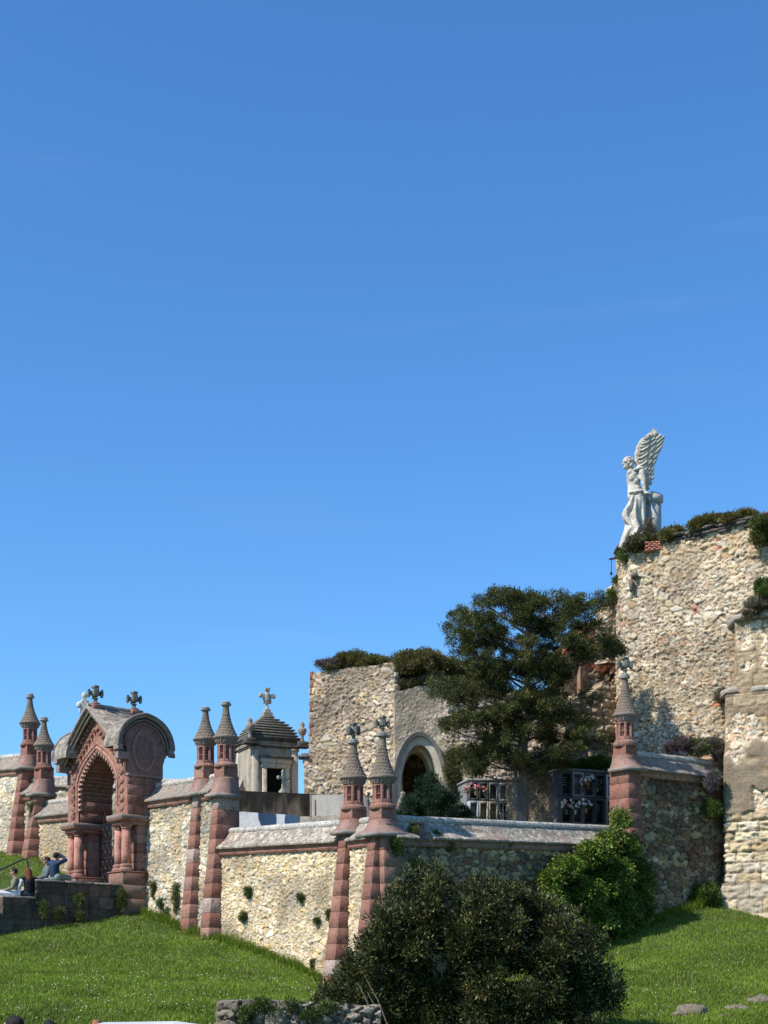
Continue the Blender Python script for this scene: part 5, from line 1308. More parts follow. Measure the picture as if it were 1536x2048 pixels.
# ================================================================== ANGEL
def angel():
    Y = 47.0; b = W(1268, 1092, Y)
    t = thing('angel_statue', 'white marble winged angel statue leaning on a pedestal on top of the tower', 'statue', tuple(b), 0)
    P = lambda px, py, dy=0.0: W(px, py, Y + dy)
    m = MB()
    c = m.caps
    # torso, slightly twisted, chest lit from the left
    c(P(1268, 992), .21, P(1267, 975), .19); c(P(1267, 976), .18, P(1267, 960), .22); c(P(1262, 951, -.05), .15, P(1277, 948, .1), .17)
    c(P(1260, 945, -.12), .10, P(1284, 942, .18), .12); c(P(1264, 957, -.12), .12, P(1266, 950, -.12), .12)
    c(P(1266, 945), .085, P(1257, 934, -.02), .075)        # neck
    # near arm down to the pedestal, far arm folded across
    c(P(1283, 943, -.15), .105, P(1287, 962, -.2), .085); c(P(1287, 962, -.2), .085, P(1290, 982, -.22), .06)
    c(P(1262, 946, .2), .09, P(1259, 962, .15), .07); c(P(1259, 962, .15), .07, P(1272, 962, -.18), .05)
    # hand on the pedestal with fingers
    h = P(1291, 986, -.24); c(h, .05, h + [.1, 0, -.02], .045)
    for k, l in enumerate((.10, .12, .115, .09)): c(h + [.1, -.045 + k * .03, -.02], .017, h + [.1 + l, -.05 + k * .033, -.06], .013)
    c(h + [.03, -.05, -.01], .02, h + [.09, -.1, -.04], .015)
    mc = lambda P_: np.array((.56, .515, .44)) * (.72 + .45 * vn(P_[:, 0] * 6 + P_[:, 1] * 4, P_[:, 2] * 5, 3))[:, None]
    m.fuse('body', M_MARB, t, voxel=.022, it=2, colf=mc)
    # head with face
    m = MB(); hc = P(1255.5, 927, -.02); c = m.caps
    m.ell(hc, (.155, .15, .175), 14, 10); c(hc + [-.06, -.02, -.1], .085, hc + [-.03, 0, -.12], .085)
    c(hc + [-.13, -.06, 0], .03, hc + [-.165, -.075, -.05], .028)   # nose
    m.ell(hc + np.array([-.10, -.10, .03]), (.045, .03, .02)); m.ell(hc + np.array([-.13, -.06, -.09]), (.035, .035, .018)); m.ell(hc + np.array([-.12, -.05, -.14]), (.045, .04, .035))
    m.ell(hc + np.array([.03, -.15, 0]), (.03, .02, .05))
    m.fuse('head', M_MARB, t, voxel=.014, it=1, colf=mc)
    m = MB(); 
    for i in range(70):
        a = random.random() * 2 * PI; e = random.random() * 1.3 + .05; d = np.array([math.cos(a) * math.cos(e), math.sin(a) * math.cos(e), math.sin(e)])
        q = hc + d * np.array([.165, .16, .185]) + [.02, 0, .01]; m.ell(q, (.04, .04, .035), 7, 5)
    for i in range(22):
        a = random.uniform(-1.2, 1.2); q = hc + np.array([.14 * math.cos(a) + .02, .15 * math.sin(a), -.02 - .1 * random.random()]); m.ell(q, (.04, .04, .045), 7, 5)
    m.ell(hc + np.array([.03, 0, .06]), (.16, .155, .14), 12, 8)
    m.fuse('hair', M_MARB, t, voxel=.016, it=0, colf=mc)
    # robe: loft with deep folds
    m = MB(); sec = [(972, 1270, 12, 12), (985, 1272, 12.5, 13), (992, 1274, 13.5, 15), (1005, 1276, 15.5, 17), (1020, 1272, 19, 19), (1035, 1268, 22, 20), (1050, 1271, 19.5, 21), (1065, 1269, 21.5, 22), (1080, 1266, 23, 24), (1094, 1263, 24, 26)]
    NS = 44; n = 72
    py = np.array([s[0] for s in sec]); V = []
    for i in range(NS):
        f = i / (NS - 1); p = 974 + (1094 - 974) * f; cx = np.interp(p, py, [s[1] for s in sec]); rx_ = np.interp(p, py, [s[2] for s in sec]) * Y / FPX; ry_ = np.interp(p, py, [s[3] for s in sec]) * Y / FPX
        cc = P(cx, p)
        for k in range(n):
            a = 2 * PI * k / n; fo = 1 + (.03 + .10 * f) * (1 - 2 * abs(math.sin(a * 4.5 + 2.6 * f + math.sin(a * 2) * 1.2))) + .05 * f * math.sin(a * 15 + 6 * f)
            V.append(cc + np.array([rx_ * fo * math.cos(a), ry_ * fo * math.sin(a), 0]))
    F = [(i * n + k, i * n + (k + 1) % n, (i + 1) * n + (k + 1) % n, (i + 1) * n + k) for i in range(NS - 1) for k in range(n)]
    m.add(V, [f[::-1] for f in F]); m.ng.append(list(range(n))); m.ng.append([len(V) - n + k for k in range(n)][::-1])
    c = m.caps
    def fold(pts, r): 
        for (a, b_), (r0, r1) in zip(zip(pts[:-1], pts[1:]), zip(r[:-1], r[1:])): c(P(*a), r0, P(*b_), r1, flat=.6)
    fold([(1264, 996, -.16), (1258, 1014, -.2), (1252, 1026, -.15), (1251, 1033, -.15), (1258, 1044, -.2), (1266, 1054, -.26)], [.10, .14, .17, .16, .14, .10])
    fold([(1284, 998, -.16), (1286, 1018, -.18), (1287, 1042, -.18), (1285, 1062, -.18), (1287, 1084, -.12)], [.08, .10, .11, .10, .11])
    fold([(1272, 1000, -.26), (1270, 1022, -.33), (1271, 1040, -.34), (1276, 1056, -.34), (1270, 1070, -.36), (1258, 1086, -.32)], [.06, .09, .11, .12, .12, .13])
    fold([(1290, 1050, -.2), (1284, 1066, -.34), (1270, 1078, -.40), (1256, 1090, -.35)], [.06, .08, .09, .10])
    fold([(1258, 1060, -.24), (1251, 1074, -.24), (1247, 1088, -.2)], [.13, .15, .15])
    fold([(1262, 985, -.16), (1272, 984, -.2), (1283, 982, -.12)], [.08, .09, .08])
    fold([(1270, 940, -.16), (1279, 937, -.14), (1287, 944, -.1), (1290, 956, -.06)], [.09, .12, .12, .08])
    fold([(1287, 950, .05), (1290, 970, .05), (1288, 990, 0)], [.09, .10, .09])
    m.fuse('robe', M_MARB, t, voxel=.024, it=2, colf=mc)
    # wings
    def wing(pts_lead, tips, dy0, dy1, dark, cov=True):
        m = MB(); L_ = np.array([P(*q, 0) for q in pts_lead]); cum = np.linspace(0, 1, len(L_)); T_ = np.array([P(*q, 0) for q in tips]); ct = np.linspace(0, 1, len(T_))
        N = 20
        for row, (ext, wd, nn_) in enumerate([(1.0, .066, N), (.66, .058, N - 2), (.4, .05, N - 4)]):
            for i in range(nn_):
                f = i / (nn_ - 1); a = np.array([np.interp(f, cum, L_[:, j]) for j in range(3)]); b_ = np.array([np.interp(f ** .72, ct, T_[:, j]) for j in range(3)])
                d = b_ - a; e = a + d * ext * (.93 + .1 * random.random()); ln_ = np.linalg.norm(e - a) + 1e-6; u_ = (e - a) / ln_; sd = np.cross(u_, [0, 1, 0]); sd /= np.linalg.norm(sd)
                dy = dy0 + (dy1 - dy0) * f; off = np.array([0, dy - row * .035 + .012 * (i % 2), 0])
                cc = np.array(dark) * (.9 + .2 * random.random())
                rows_ = [(0, .6, .02), (.35, 1.0, .03), (.75, 1.0, .028), (.93, .75, .02), (1.0, .2, .01)]
                V = []
                for (q, w_, th_) in rows_:
                    pc = a + (e - a) * q + off + np.array([0.03, 0, -.55 * ln_ * q * (1 - q)]); V += [pc + sd * wd * w_ + [0, .0, 0], pc + [0, -th_, 0], pc - sd * wd * w_, pc + [0, th_, 0]]
                F = [(4 * i_ + k, 4 * i_ + (k + 1) % 4, 4 * i_ + 4 + (k + 1) % 4, 4 * i_ + 4 + k) for i_ in range(4) for k in range(4)] + [(0, 1, 2, 3), (19, 18, 17, 16)]
                m.add(V, F, cc)
        for i in range(len(L_) - 1):
            m.caps(L_[i] + [0, dy0 - .02, 0], .07, L_[i + 1] + [0, dy0 - .02, 0], .055, c=dark)
        return m.build('wing', M_MARB, t)
    wing([(1290, 970), (1286, 958), (1281, 946), (1277, 936), (1273, 924), (1273, 910), (1276, 896), (1281, 886), (1286, 879)],
         [(1296, 980), (1304, 964), (1307, 945), (1308, 926), (1315, 910), (1322, 892), (1328, 876), (1321, 872), (1310, 866)], .02, -.15, (0.50, 0.45, 0.37))
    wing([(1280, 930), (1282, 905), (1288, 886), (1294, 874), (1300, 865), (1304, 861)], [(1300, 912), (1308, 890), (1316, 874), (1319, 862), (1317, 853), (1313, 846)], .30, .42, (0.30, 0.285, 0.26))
    # pedestal
    q = P(1305, 1075, .25)
    p2 = MB(); hw = .22
    zt = Z(988, Y + .25); zc = Z(1007, Y + .25)
    th_ = math.radians(32); e1 = np.array([math.cos(th_), math.sin(th_)]); e2 = np.array([-math.sin(th_), math.cos(th_)])
    def blk(ax, ay, z0_, bx, by, z1_, c_):
        def rg(hx, hy, z_): return [(*(q[:2] + e1 * sx * hx + e2 * sy * hy), z_) for sx, sy in ((-1, -1), (1, -1), (1, 1), (-1, 1))]
        p2.hexa(rg(ax, ay, z0_), rg(bx, by, z1_), c_)
    blk(.20, .20, q[2] - .3, .19, .19, zc, (0.42, 0.41, 0.38)); blk(.235, .235, zc, .235, .235, zt - .06, (0.44, 0.43, 0.4)); blk(.235, .235, zt - .06, .16, .16, zt + .02, (0.6, 0.58, 0.54))  # shaft greyed for its shade, cap top coloured brighter as if lit
    p2.build('pedestal', stone('pedestal_stone', amt=0.3, blotch=(0.3, 0.29, 0.27), damt=0.3, dark=(0.14, 0.13, 0.11), scale=3, bump=0.1, fine=40), t)
angel()

# ================================================================== BURIAL NICHES AND FLOWERS
PINK = [(0.75, 0.2, 0.25), (0.8, 0.4, 0.42)]; WHITE = [(0.8, 0.8, 0.76), (0.7, 0.72, 0.68)]; ORANGE = [(0.6, 0.22, 0.08), (0.7, 0.35, 0.15)]
def niches(label, pa, pb, Ya, Yb, rows, cols, frames):
    A = W(pa, 0, Ya)[:2]; B = W(pb, 0, Yb)[:2]; d = B - A; L = np.hypot(*d); d /= L
    z1, z0 = Z(rows[0], (Ya + Yb) / 2), Z(rows[-1], (Ya + Yb) / 2)
    t = thing('burial_niches', label, 'burial niches', (A[0], A[1], 5.15), math.atan2(d[1], d[0]))
    zr = [Z(r, (Ya + Yb) / 2) - 5.15 for r in rows]
    m = MB(); m.box(0, L, .25, 1.2, 0, zr[0] + .02, (.14, .14, .14)); 
    m.box(-.03, L + .03, -.04, 1.25, zr[0] + .02, zr[0] + .09, (.22, .22, .22)); m.build('block', M_GREY, t, world=False)
    cw = L / cols
    for r in range(len(rows) - 1):
        for k in range(cols):
            x0, x1 = k * cw + .01, (k + 1) * cw - .01; za, zb = zr[r + 1] + .01, zr[r] - .01; fc = np.array(frames[r][k])
            m = MB(); w = .045
            m.box(x0, x0 + w, -.03, .25, za, zb, fc); m.box(x1 - w, x1, -.03, .25, za, zb, fc); m.box(x0 + w, x1 - w, -.032, .25, za, za + w * 1.3, fc); m.box(x0 + w, x1 - w, -.032, .25, zb - w * 1.6, zb, fc)
            n_ = m.build('niche_frame', M_PL, t, world=False, bevel=.006)
            m = MB(); pc = fc * (.5 if fc.mean() > .15 else .4); m.box(x0 + w, x1 - w, .12, .24, za + w * 1.3, zb - w * 1.6, pc)
            for q in range(4): m.box(x0 + w + .06, x1 - w - .06 - .04 * (q % 2), .115, .121, zb - w * 1.6 - .12 - q * .07, zb - w * 1.6 - .1 - q * .07, fc * .5 + .25)
            m.build('plaque', M_PL, n_, world=False)
    return t
DKG = (.085, .09, .095); LG = (.36, .385, .41); WH = (.7, .7, .68); MG = (.18, .19, .2); BE = (.4, .36, .28)
niches('left bank of burial niches between the dark conifer and the tree trunk', 938, 1016, 46.6, 46.9, [1564, 1602, 1646], 4, [[DKG, DKG, MG, LG], [LG, BE, BE, DKG]])
niches('right bank of burial niches beside the red turret shaft', 1122, 1234, 45.8, 46.6, [1545, 1595, 1650], 5, [[DKG, LG, MG, DKG, WH], [DKG, MG, DKG, DKG, BE]])
def bouquet(label, px, py, Y, s, cols, pot=True):
    p = W(px, py, Y); s = s * .72; t = thing('bouquet', label, 'flowers', tuple(p), 0, 'flowers placed on the burial niches')
    m = MB(); m.lathe([(.03 * s, .02), (.038 * s, .1 * s), (.045 * s, .15 * s)], 10, c=random.choice([(.5, .5, .48), (.12, .12, .12), (.3, .3, .28), (.35, .2, .12)])); m.build('vase', M_PL, t, world=False)
    m = MB()
    for i in range(14):
        a = random.random() * 2 * PI; r = random.random() ** .5 * .15 * s; q = np.array([r * math.cos(a), r * math.sin(a) * .8 - .03, (.2 + .2 * random.random()) * s]); c = random.choice(cols)
        for k in range(5): m.ell(q + np.array([math.cos(k * 1.256) * .02 * s, 0, math.sin(k * 1.256) * .02 * s]), (.02 * s, .015 * s, .02 * s), 5, 4, np.array(c) * (.8 + .3 * random.random()))
    m.build('blooms', M_PL, t, world=False)
    leafcloud('leaves', M_LEAF, t, [[p[0], p[1], p[2] + .22 * s, .14 * s, .1 * s, .13 * s]], 120, .06, [(.05, .1, .03)], per=10, clump=.05, seed=int(px))
for a in [('pink flowers leftmost, beside the dark conifer', 934, 1590, 46.2, 1.0, PINK), ('pink flowers in the first upper niche of the left bank', 951, 1592, 46.3, 1.3, PINK), ('pink and orange flowers in the second upper niche of the left bank', 971, 1596, 46.4, 1.25, PINK + ORANGE),
          ('orange and white flowers in the third upper niche of the right bank', 1166, 1586, 45.8, 1.5, ORANGE + WHITE), ('white flowers high in the third upper niche of the right bank', 1176, 1580, 45.9, 1.5, WHITE), ('dark flowers in the fourth upper niche of the right bank', 1195, 1584, 46.0, 1.3, [(.05, .06, .06), (.1, .1, .12)]),
          ('pink and white flowers in the first lower niche of the right bank', 1133, 1630, 45.4, 1.6, PINK + WHITE), ('white flowers in the second lower niche of the right bank', 1151, 1630, 45.5, 1.4, WHITE), ('white and mauve flowers in the third lower niche of the right bank', 1172, 1627, 45.6, 1.5, WHITE + [(.4, .25, .35)]),
          ('small pink flowers on top of the right bank of niches', 1129, 1556, 46.6, 1.0, PINK)]:
    bouquet(*a)
flatwall('rubble_back_wall', 'brown rubble wall behind the tree trunk between the two banks of niches', 1012, 1124, 46.9, 46.2, 1556, 1552, 5.1, rubble([(.25, .19, .13), (.3, .23, .16), (.2, .15, .11)], (.12, .09, .07), .22, .15, .05, 191), M_RUBD, thick=.5)

# ================================================================== VEGETATION
G_TREE = [(0.028, 0.036, 0.010), (0.046, 0.056, 0.014), (0.070, 0.080, 0.020), (0.125, 0.125, 0.032), (0.050, 0.060, 0.015)]
def plant(name, label, cat, lobes, n, size, P, group=None, stems=True, **kw):
    Lb = np.array(lobes); base = Lb[:, :3].mean(0).copy(); base[2] = (Lb[:, 2] - Lb[:, 5]).min()
    t = thing(name, label, cat, tuple(base), 0, group)
    leafcloud('foliage', kw.pop('mat', M_LEAF), t, lobes, n, size, P, **kw)
    if stems:
        m = MB()
        for l in lobes:
            p = np.array(l[:3])
            for k in range(3):
                q = p + RNG.normal(size=3) * np.array(l[3:6]) * .35; m.tube([base + [0, 0, .0], (base + q) / 2 + RNG.normal(size=3) * .03, q], [max(.006, .05 * l[3]), max(.005, .03 * l[3]), .004], 5, (0.2, 0.16, 0.12))
        m.build('stems', M_BARK, t)
    return t
# tall dark conifer
def tree():
    Y = 44.2
    b = W(1047, 1760, Y); b[2] = 5.1
    t = thing('tall_cypress', 'tall dark green cypress with layered branches in front of the chapel ruin', 'tree', tuple(b), 0)
    trunk = [b, W(1046, 1640, Y), W(1048, 1560, Y), W(1045, 1500, Y), W(1052, 1440, Y), W(1055, 1370, Y), W(1050, 1290, Y), W(1060, 1220, Y)]
    m = MB(); m.tube(trunk, [.18, .165, .155, .14, .12, .1, .07, .04], 12, (0.17, 0.14, 0.11))
    m.tube([W(1038, 1650, Y + .3), W(1036, 1600, Y + .3), W(1030, 1540, Y + .2), W(1015, 1480, Y)], [.08, .07, .06, .03], 8, (0.3, 0.27, 0.24))
    m.build('trunk', M_BARK, t)
    pads = [(935, 1245, 38, 26), (960, 1270, 50, 34), (920, 1290, 30, 22), (1000, 1225, 50, 34), (1050, 1220, 60, 32), (1100, 1225, 50, 34), (1150, 1232, 48, 30), (1185, 1215, 32, 20), (1010, 1275, 55, 40), (1070, 1280, 60, 40), (1130, 1270, 45, 30), (955, 1320, 45, 32), (1000, 1335, 55, 38), (1060, 1340, 60, 42), (1110, 1330, 45, 28),
            (1180, 1295, 45, 22), (1225, 1300, 32, 18), (1150, 1310, 40, 22), (900, 1375, 36, 18), (880, 1362, 20, 12), (930, 1390, 40, 26), (980, 1400, 55, 38), (1040, 1405, 62, 42), (1090, 1400, 50, 34), (905, 1448, 28, 16), (940, 1440, 38, 20), (985, 1450, 50, 30), (1040, 1465, 55, 38), (1100, 1450, 50, 32), (1145, 1445, 38, 22), (1170, 1480, 42, 22), (1205, 1490, 24, 14), (1125, 1490, 44, 28),
            (1190, 1398, 18, 9), (1165, 1392, 16, 8), (960, 1520, 40, 24), (1000, 1520, 45, 30), (1060, 1520, 45, 32), (1100, 1520, 36, 22), (985, 1490, 40, 26), (945, 1545, 26, 16),
            (1110, 1360, 28, 18), (1195, 1265, 24, 16), (915, 1262, 22, 16), (975, 1212, 24, 14), (1030, 1200, 26, 12), (1110, 1203, 30, 13), (865, 1388, 14, 8), (895, 1460, 16, 9), (1240, 1306, 16, 10)]
    rr = random.Random(5); lobes = []
    for px, py, rx_, rz_ in pads:
        for k in range(9):
            a_ = rr.uniform(0, 6.28); d_ = rr.random() ** .5; dy = rr.uniform(-1.0, 1.0) * min(1.7, .4 + rx_ / 26); lobes.append(lb(px + math.cos(a_) * d_ * .95 * rx_, py + math.sin(a_) * d_ * .95 * rz_ - 4, Y + dy, rx_ * rr.uniform(.2, .42), rz_ * rr.uniform(.16, .34), rx_ * .4))
    leafcloud('foliage', M_LEAF, t, lobes, 290000, .06, G_TREE, asp=.36, clump=.10, per=34, shell=.3, upb=.5, seed=3, squash=.7, cvar=.9, tuft=.14)
    m = MB()
    for px, py, rx_, rz_ in pads:
        f = min(max((1640 - py - 25) / 440, .05), .98); i = f * (len(trunk) - 2) + 1; i0 = min(int(i), len(trunk) - 2); s = trunk[i0] * (1 - (i - i0)) + trunk[i0 + 1] * (i - i0)
        q = W(px, py, Y + rr.uniform(-.8, .8)); mid = s * .5 + q * .5 + np.array([0, 0, -.08]); m.tube([s, mid, q], [.045, .028, .010], 6, (0.14, 0.12, 0.10))
        for k in range(3):
            e = q + np.array([rr.uniform(-1, 1) * rx_ * .015, rr.uniform(-.5, .5), rr.uniform(-.2, .5) * rz_ * .015]); m.tube([mid * .4 + q * .6, e], [.012, .005], 5, (0.24, 0.21, 0.18))
    for k in range(26):      # bare grey twigs low in the crown
        s = W(rr.uniform(1020, 1070), rr.uniform(1560, 1630), Y - .2); e = s + np.array([rr.uniform(-.9, .9), rr.uniform(-.5, .5), rr.uniform(.4, 1.4)]); m.tube([s, (s + e) / 2 + [rr.uniform(-.1, .1), 0, 0], e], [.010, .007, .003], 5, (0.2, 0.18, 0.15))
    m.build('limbs', M_BARK, t)
tree()
# second thin bare tree left of the trunk
t = thing('bare_sapling', 'thin grey leafless sapling beside the cypress trunk', 'tree', tuple(W(1012, 1660, 45.2)), 0)
m = MB(); rr = random.Random(9)
for k in range(7):
    s = W(1008 + k * 4, 1668, 45.2); e = W(990 + k * 11 + rr.uniform(-8, 8), 1555 + rr.uniform(-20, 20), 45.2 + rr.uniform(-.3, .3)); mid = (s + e) / 2 + [rr.uniform(-.15, .15), 0, 0]
    m.tube([s, mid, e], [.022, .015, .005], 6, (0.3, 0.27, 0.24))
    for q in range(9):
        f = rr.uniform(.3, 1); a = s * (1 - f) + e * f; b = a + np.array([rr.uniform(-.3, .3), rr.uniform(-.2, .2), rr.uniform(.05, .35)]); m.tube([a, b], [.008, .004], 4, (0.3, 0.27, 0.24))
m.build('trunk', M_BARK, t)
# dark upright conifer behind the corner
cl_ = [lb(872, 1690, 41.5, 55, 45, 40), lb(850, 1720, 41.5, 40, 30, 35), lb(895, 1720, 41.5, 40, 30, 35)]
rr = random.Random(2)
for k in range(60):
    x = rr.uniform(-1, 1); h = 1 - abs(x + .06) ** 1.25; px = 872 + x * 74; top = 1640 - 92 * h; py = rr.uniform(top + 6, 1655)
    cl_.append(lb(px, py, 41.5 + rr.uniform(-.8, .5), 13, 17, 13))
plant('juniper', 'dense dark blue-green juniper in front of the ruined arch', 'shrub', cl_, 60000, .075, [(0.012, 0.03, 0.012), (0.018, 0.045, 0.018), (0.03, 0.062, 0.024)], asp=.22, clump=.12, per=30, shell=.5, upb=1.4, seed=4, cvar=.8)
# big bush in the foreground
def bigbush():
    Y = 24.2
    L = []
    spec = [(860, 1800, 52, 46), (930, 1800, 60, 40), (820, 1860, 75, 65), (900, 1850, 80, 70), (985, 1830, 80, 60), (1050, 1840, 75, 65), (1105, 1880, 75, 65), (800, 1940, 90, 75), (890, 1950, 95, 80), (980, 1930, 95, 80), (1080, 1950, 100, 85), (1130, 1970, 70, 75), (1155, 2020, 55, 60), (760, 2010, 70, 60), (850, 2040, 100, 70), (960, 2040, 100, 70), (1070, 2040, 100, 70), (1150, 1910, 60, 50), (730, 1985, 40, 28), (715, 1965, 26, 18), (700, 2025, 45, 35), (780, 1880, 50, 50), (1140, 2060, 90, 50), (660, 2045, 40, 22), (1000, 1795, 45, 30), (845, 1772, 32, 20), (745, 1905, 42, 50), (715, 1955, 48, 42), (688, 2005, 58, 38), (655, 2032, 50, 28), (785, 1845, 45, 45), (640, 2050, 60, 26)]
    for px, py, a, b in spec:
        for k in range(8):
            f_ = rr.uniform(.2, .5); L.append(lb(px + rr.uniform(-.65, .65) * a, py + rr.uniform(-.6, .65) * b, Y + rr.uniform(-.8, .7), a * f_, b * f_, a * f_))
    rim = [(640, 2010), (672, 1985), (690, 1950), (705, 1925), (730, 1893), (760, 1850), (770, 1805), (800, 1775), (815, 1760), (850, 1748), (870, 1738), (905, 1750), (935, 1760), (965, 1758), (1005, 1772), (1036, 1782), (1070, 1790), (1096, 1802), (1130, 1825), (1165, 1850), (1200, 1876), (1215, 1915), (1225, 1955), (1228, 1990), (1222, 2025)]
    for k in range(110):
        i = rr.randrange(len(rim) - 1); f_ = rr.random(); px = rim[i][0] * (1 - f_) + rim[i + 1][0] * f_; py = rim[i][1] * (1 - f_) + rim[i + 1][1] * f_; r_ = rr.uniform(4, 13)
        L.append(lb(px + rr.gauss(0, 7), py + rr.gauss(0, 9) + 9, Y + rr.uniform(-.5, .5), r_, r_ * rr.uniform(.8, 1.7), r_))
    Lb = np.array(L)
    b = W(930, 2050, Y); b[2] = float(tz(b[0], b[1])) - .1
    t = thing('evergreen_bush', 'large dark glossy evergreen bush in the foreground below the corner turret', 'bush', tuple(b), 0)
    leafcloud('foliage', M_GLOSS, t, L, 230000, .062, [(0.022, 0.030, 0.008), (0.034, 0.044, 0.011), (0.050, 0.060, 0.015), (0.082, 0.085, 0.022), (0.16, 0.135, 0.045)], asp=.34, clump=.10, per=14, shell=.45, upb=.45, seed=6, squash=.9, cvar=1.3, tuft=.09)
    m = MB()
    for px, py, a, b_ in spec:
        q = W(px, py, Y + rr.uniform(-.4, .4)); s = b + np.array([rr.uniform(-.6, .6), rr.uniform(-.3, .3), 0]); m.tube([s, s * .5 + q * .5 + [rr.uniform(-.2, .2), 0, .1], q], [.06, .04, .015], 7, (0.2, 0.16, 0.12))
        for k in range(4):
            e = q + np.array([rr.uniform(-.3, .3), rr.uniform(-.3, .3), rr.uniform(-.2, .25)]); m.tube([q, e], [.010, .004], 5, (0.08, 0.065, 0.045))
    for (x0, y0, x1, y1) in [(745, 2040, 715, 1965), (760, 2045, 735, 1985), (775, 2050, 728, 1950)]:
        m.tube([W(x0, y0, Y - 1), W((x0 + x1) / 2 + 4, (y0 + y1) / 2, Y - 1), W(x1, y1, Y - 1)], [.014, .011, .006], 6, (0.2, 0.16, 0.11))
    m.build('branches', M_BARK, t)
bigbush()
# ivy on the right wall
def ivy():
    L = []
    spec = [(1240, 1640, 26, 28), (1225, 1680, 45, 36), (1255, 1700, 40, 40), (1180, 1710, 52, 36), (1130, 1740, 45, 34), (1100, 1760, 34, 30), (1210, 1750, 65, 50), (1265, 1760, 48, 50), (1170, 1790, 60, 45), (1240, 1810, 62, 50), (1280, 1820, 34, 44), (1200, 1840, 50, 36), (1235, 1855, 42, 26), (1290, 1775, 24, 30), (1110, 1800, 35, 34), (1278, 1735, 22, 25)]
    for px, py, a, b in spec:
        q = on_line(px, .55, 2); Y = q[1]
        for k in range(3):
            L.append(lb(px + rr.uniform(-.2, .2) * a, py + rr.uniform(-.2, .2) * b, Y + rr.uniform(-.4, .3), a * .74, b * .72, min(a, 45) * .6))
    b = np.array([*on_line(1235, .5, 2), Z(1880, 41)])
    t = thing('ivy_mass', 'bright green ivy hanging over the shaded wall below the right turret', 'ivy', tuple(b), 0)
    leafcloud('foliage', M_LEAF, t, L, 110000, .06, [(0.065, 0.11, 0.014), (0.095, 0.155, 0.018), (0.135, 0.205, 0.026), (0.19, 0.255, 0.04), (0.08, 0.115, 0.022), (0.21, 0.17, 0.055)], asp=.75, clump=.13, per=22, shell=.5, upb=-.2, seed=8, droop=.4, cvar=.8)
    m = MB()
    for k in range(30):
        q = on_line(rr.uniform(1110, 1290), .1, 2); s = np.array([*q, 2.2]); m.tube([s, s + [rr.uniform(-.3, .3), -.1, 1.2], s + [rr.uniform(-.5, .5), -.2, rr.uniform(1.8, 3)]], [.025, .018, .008], 5, (0.22, 0.17, 0.12))
    for k in range(0):
        q = on_line(1295 + rr.uniform(-12, 8), .35, 2); s = np.array([*q, Z(rr.uniform(1650, 1800), q[1])]); m.tube([s, s + [.25, 0, .2], s + [.4, 0, -.05], s + [.45, 0, -.3]], .008, 5, (0.3, 0.25, 0.15))
    m.build('stems', M_BARK, t)
ivy()
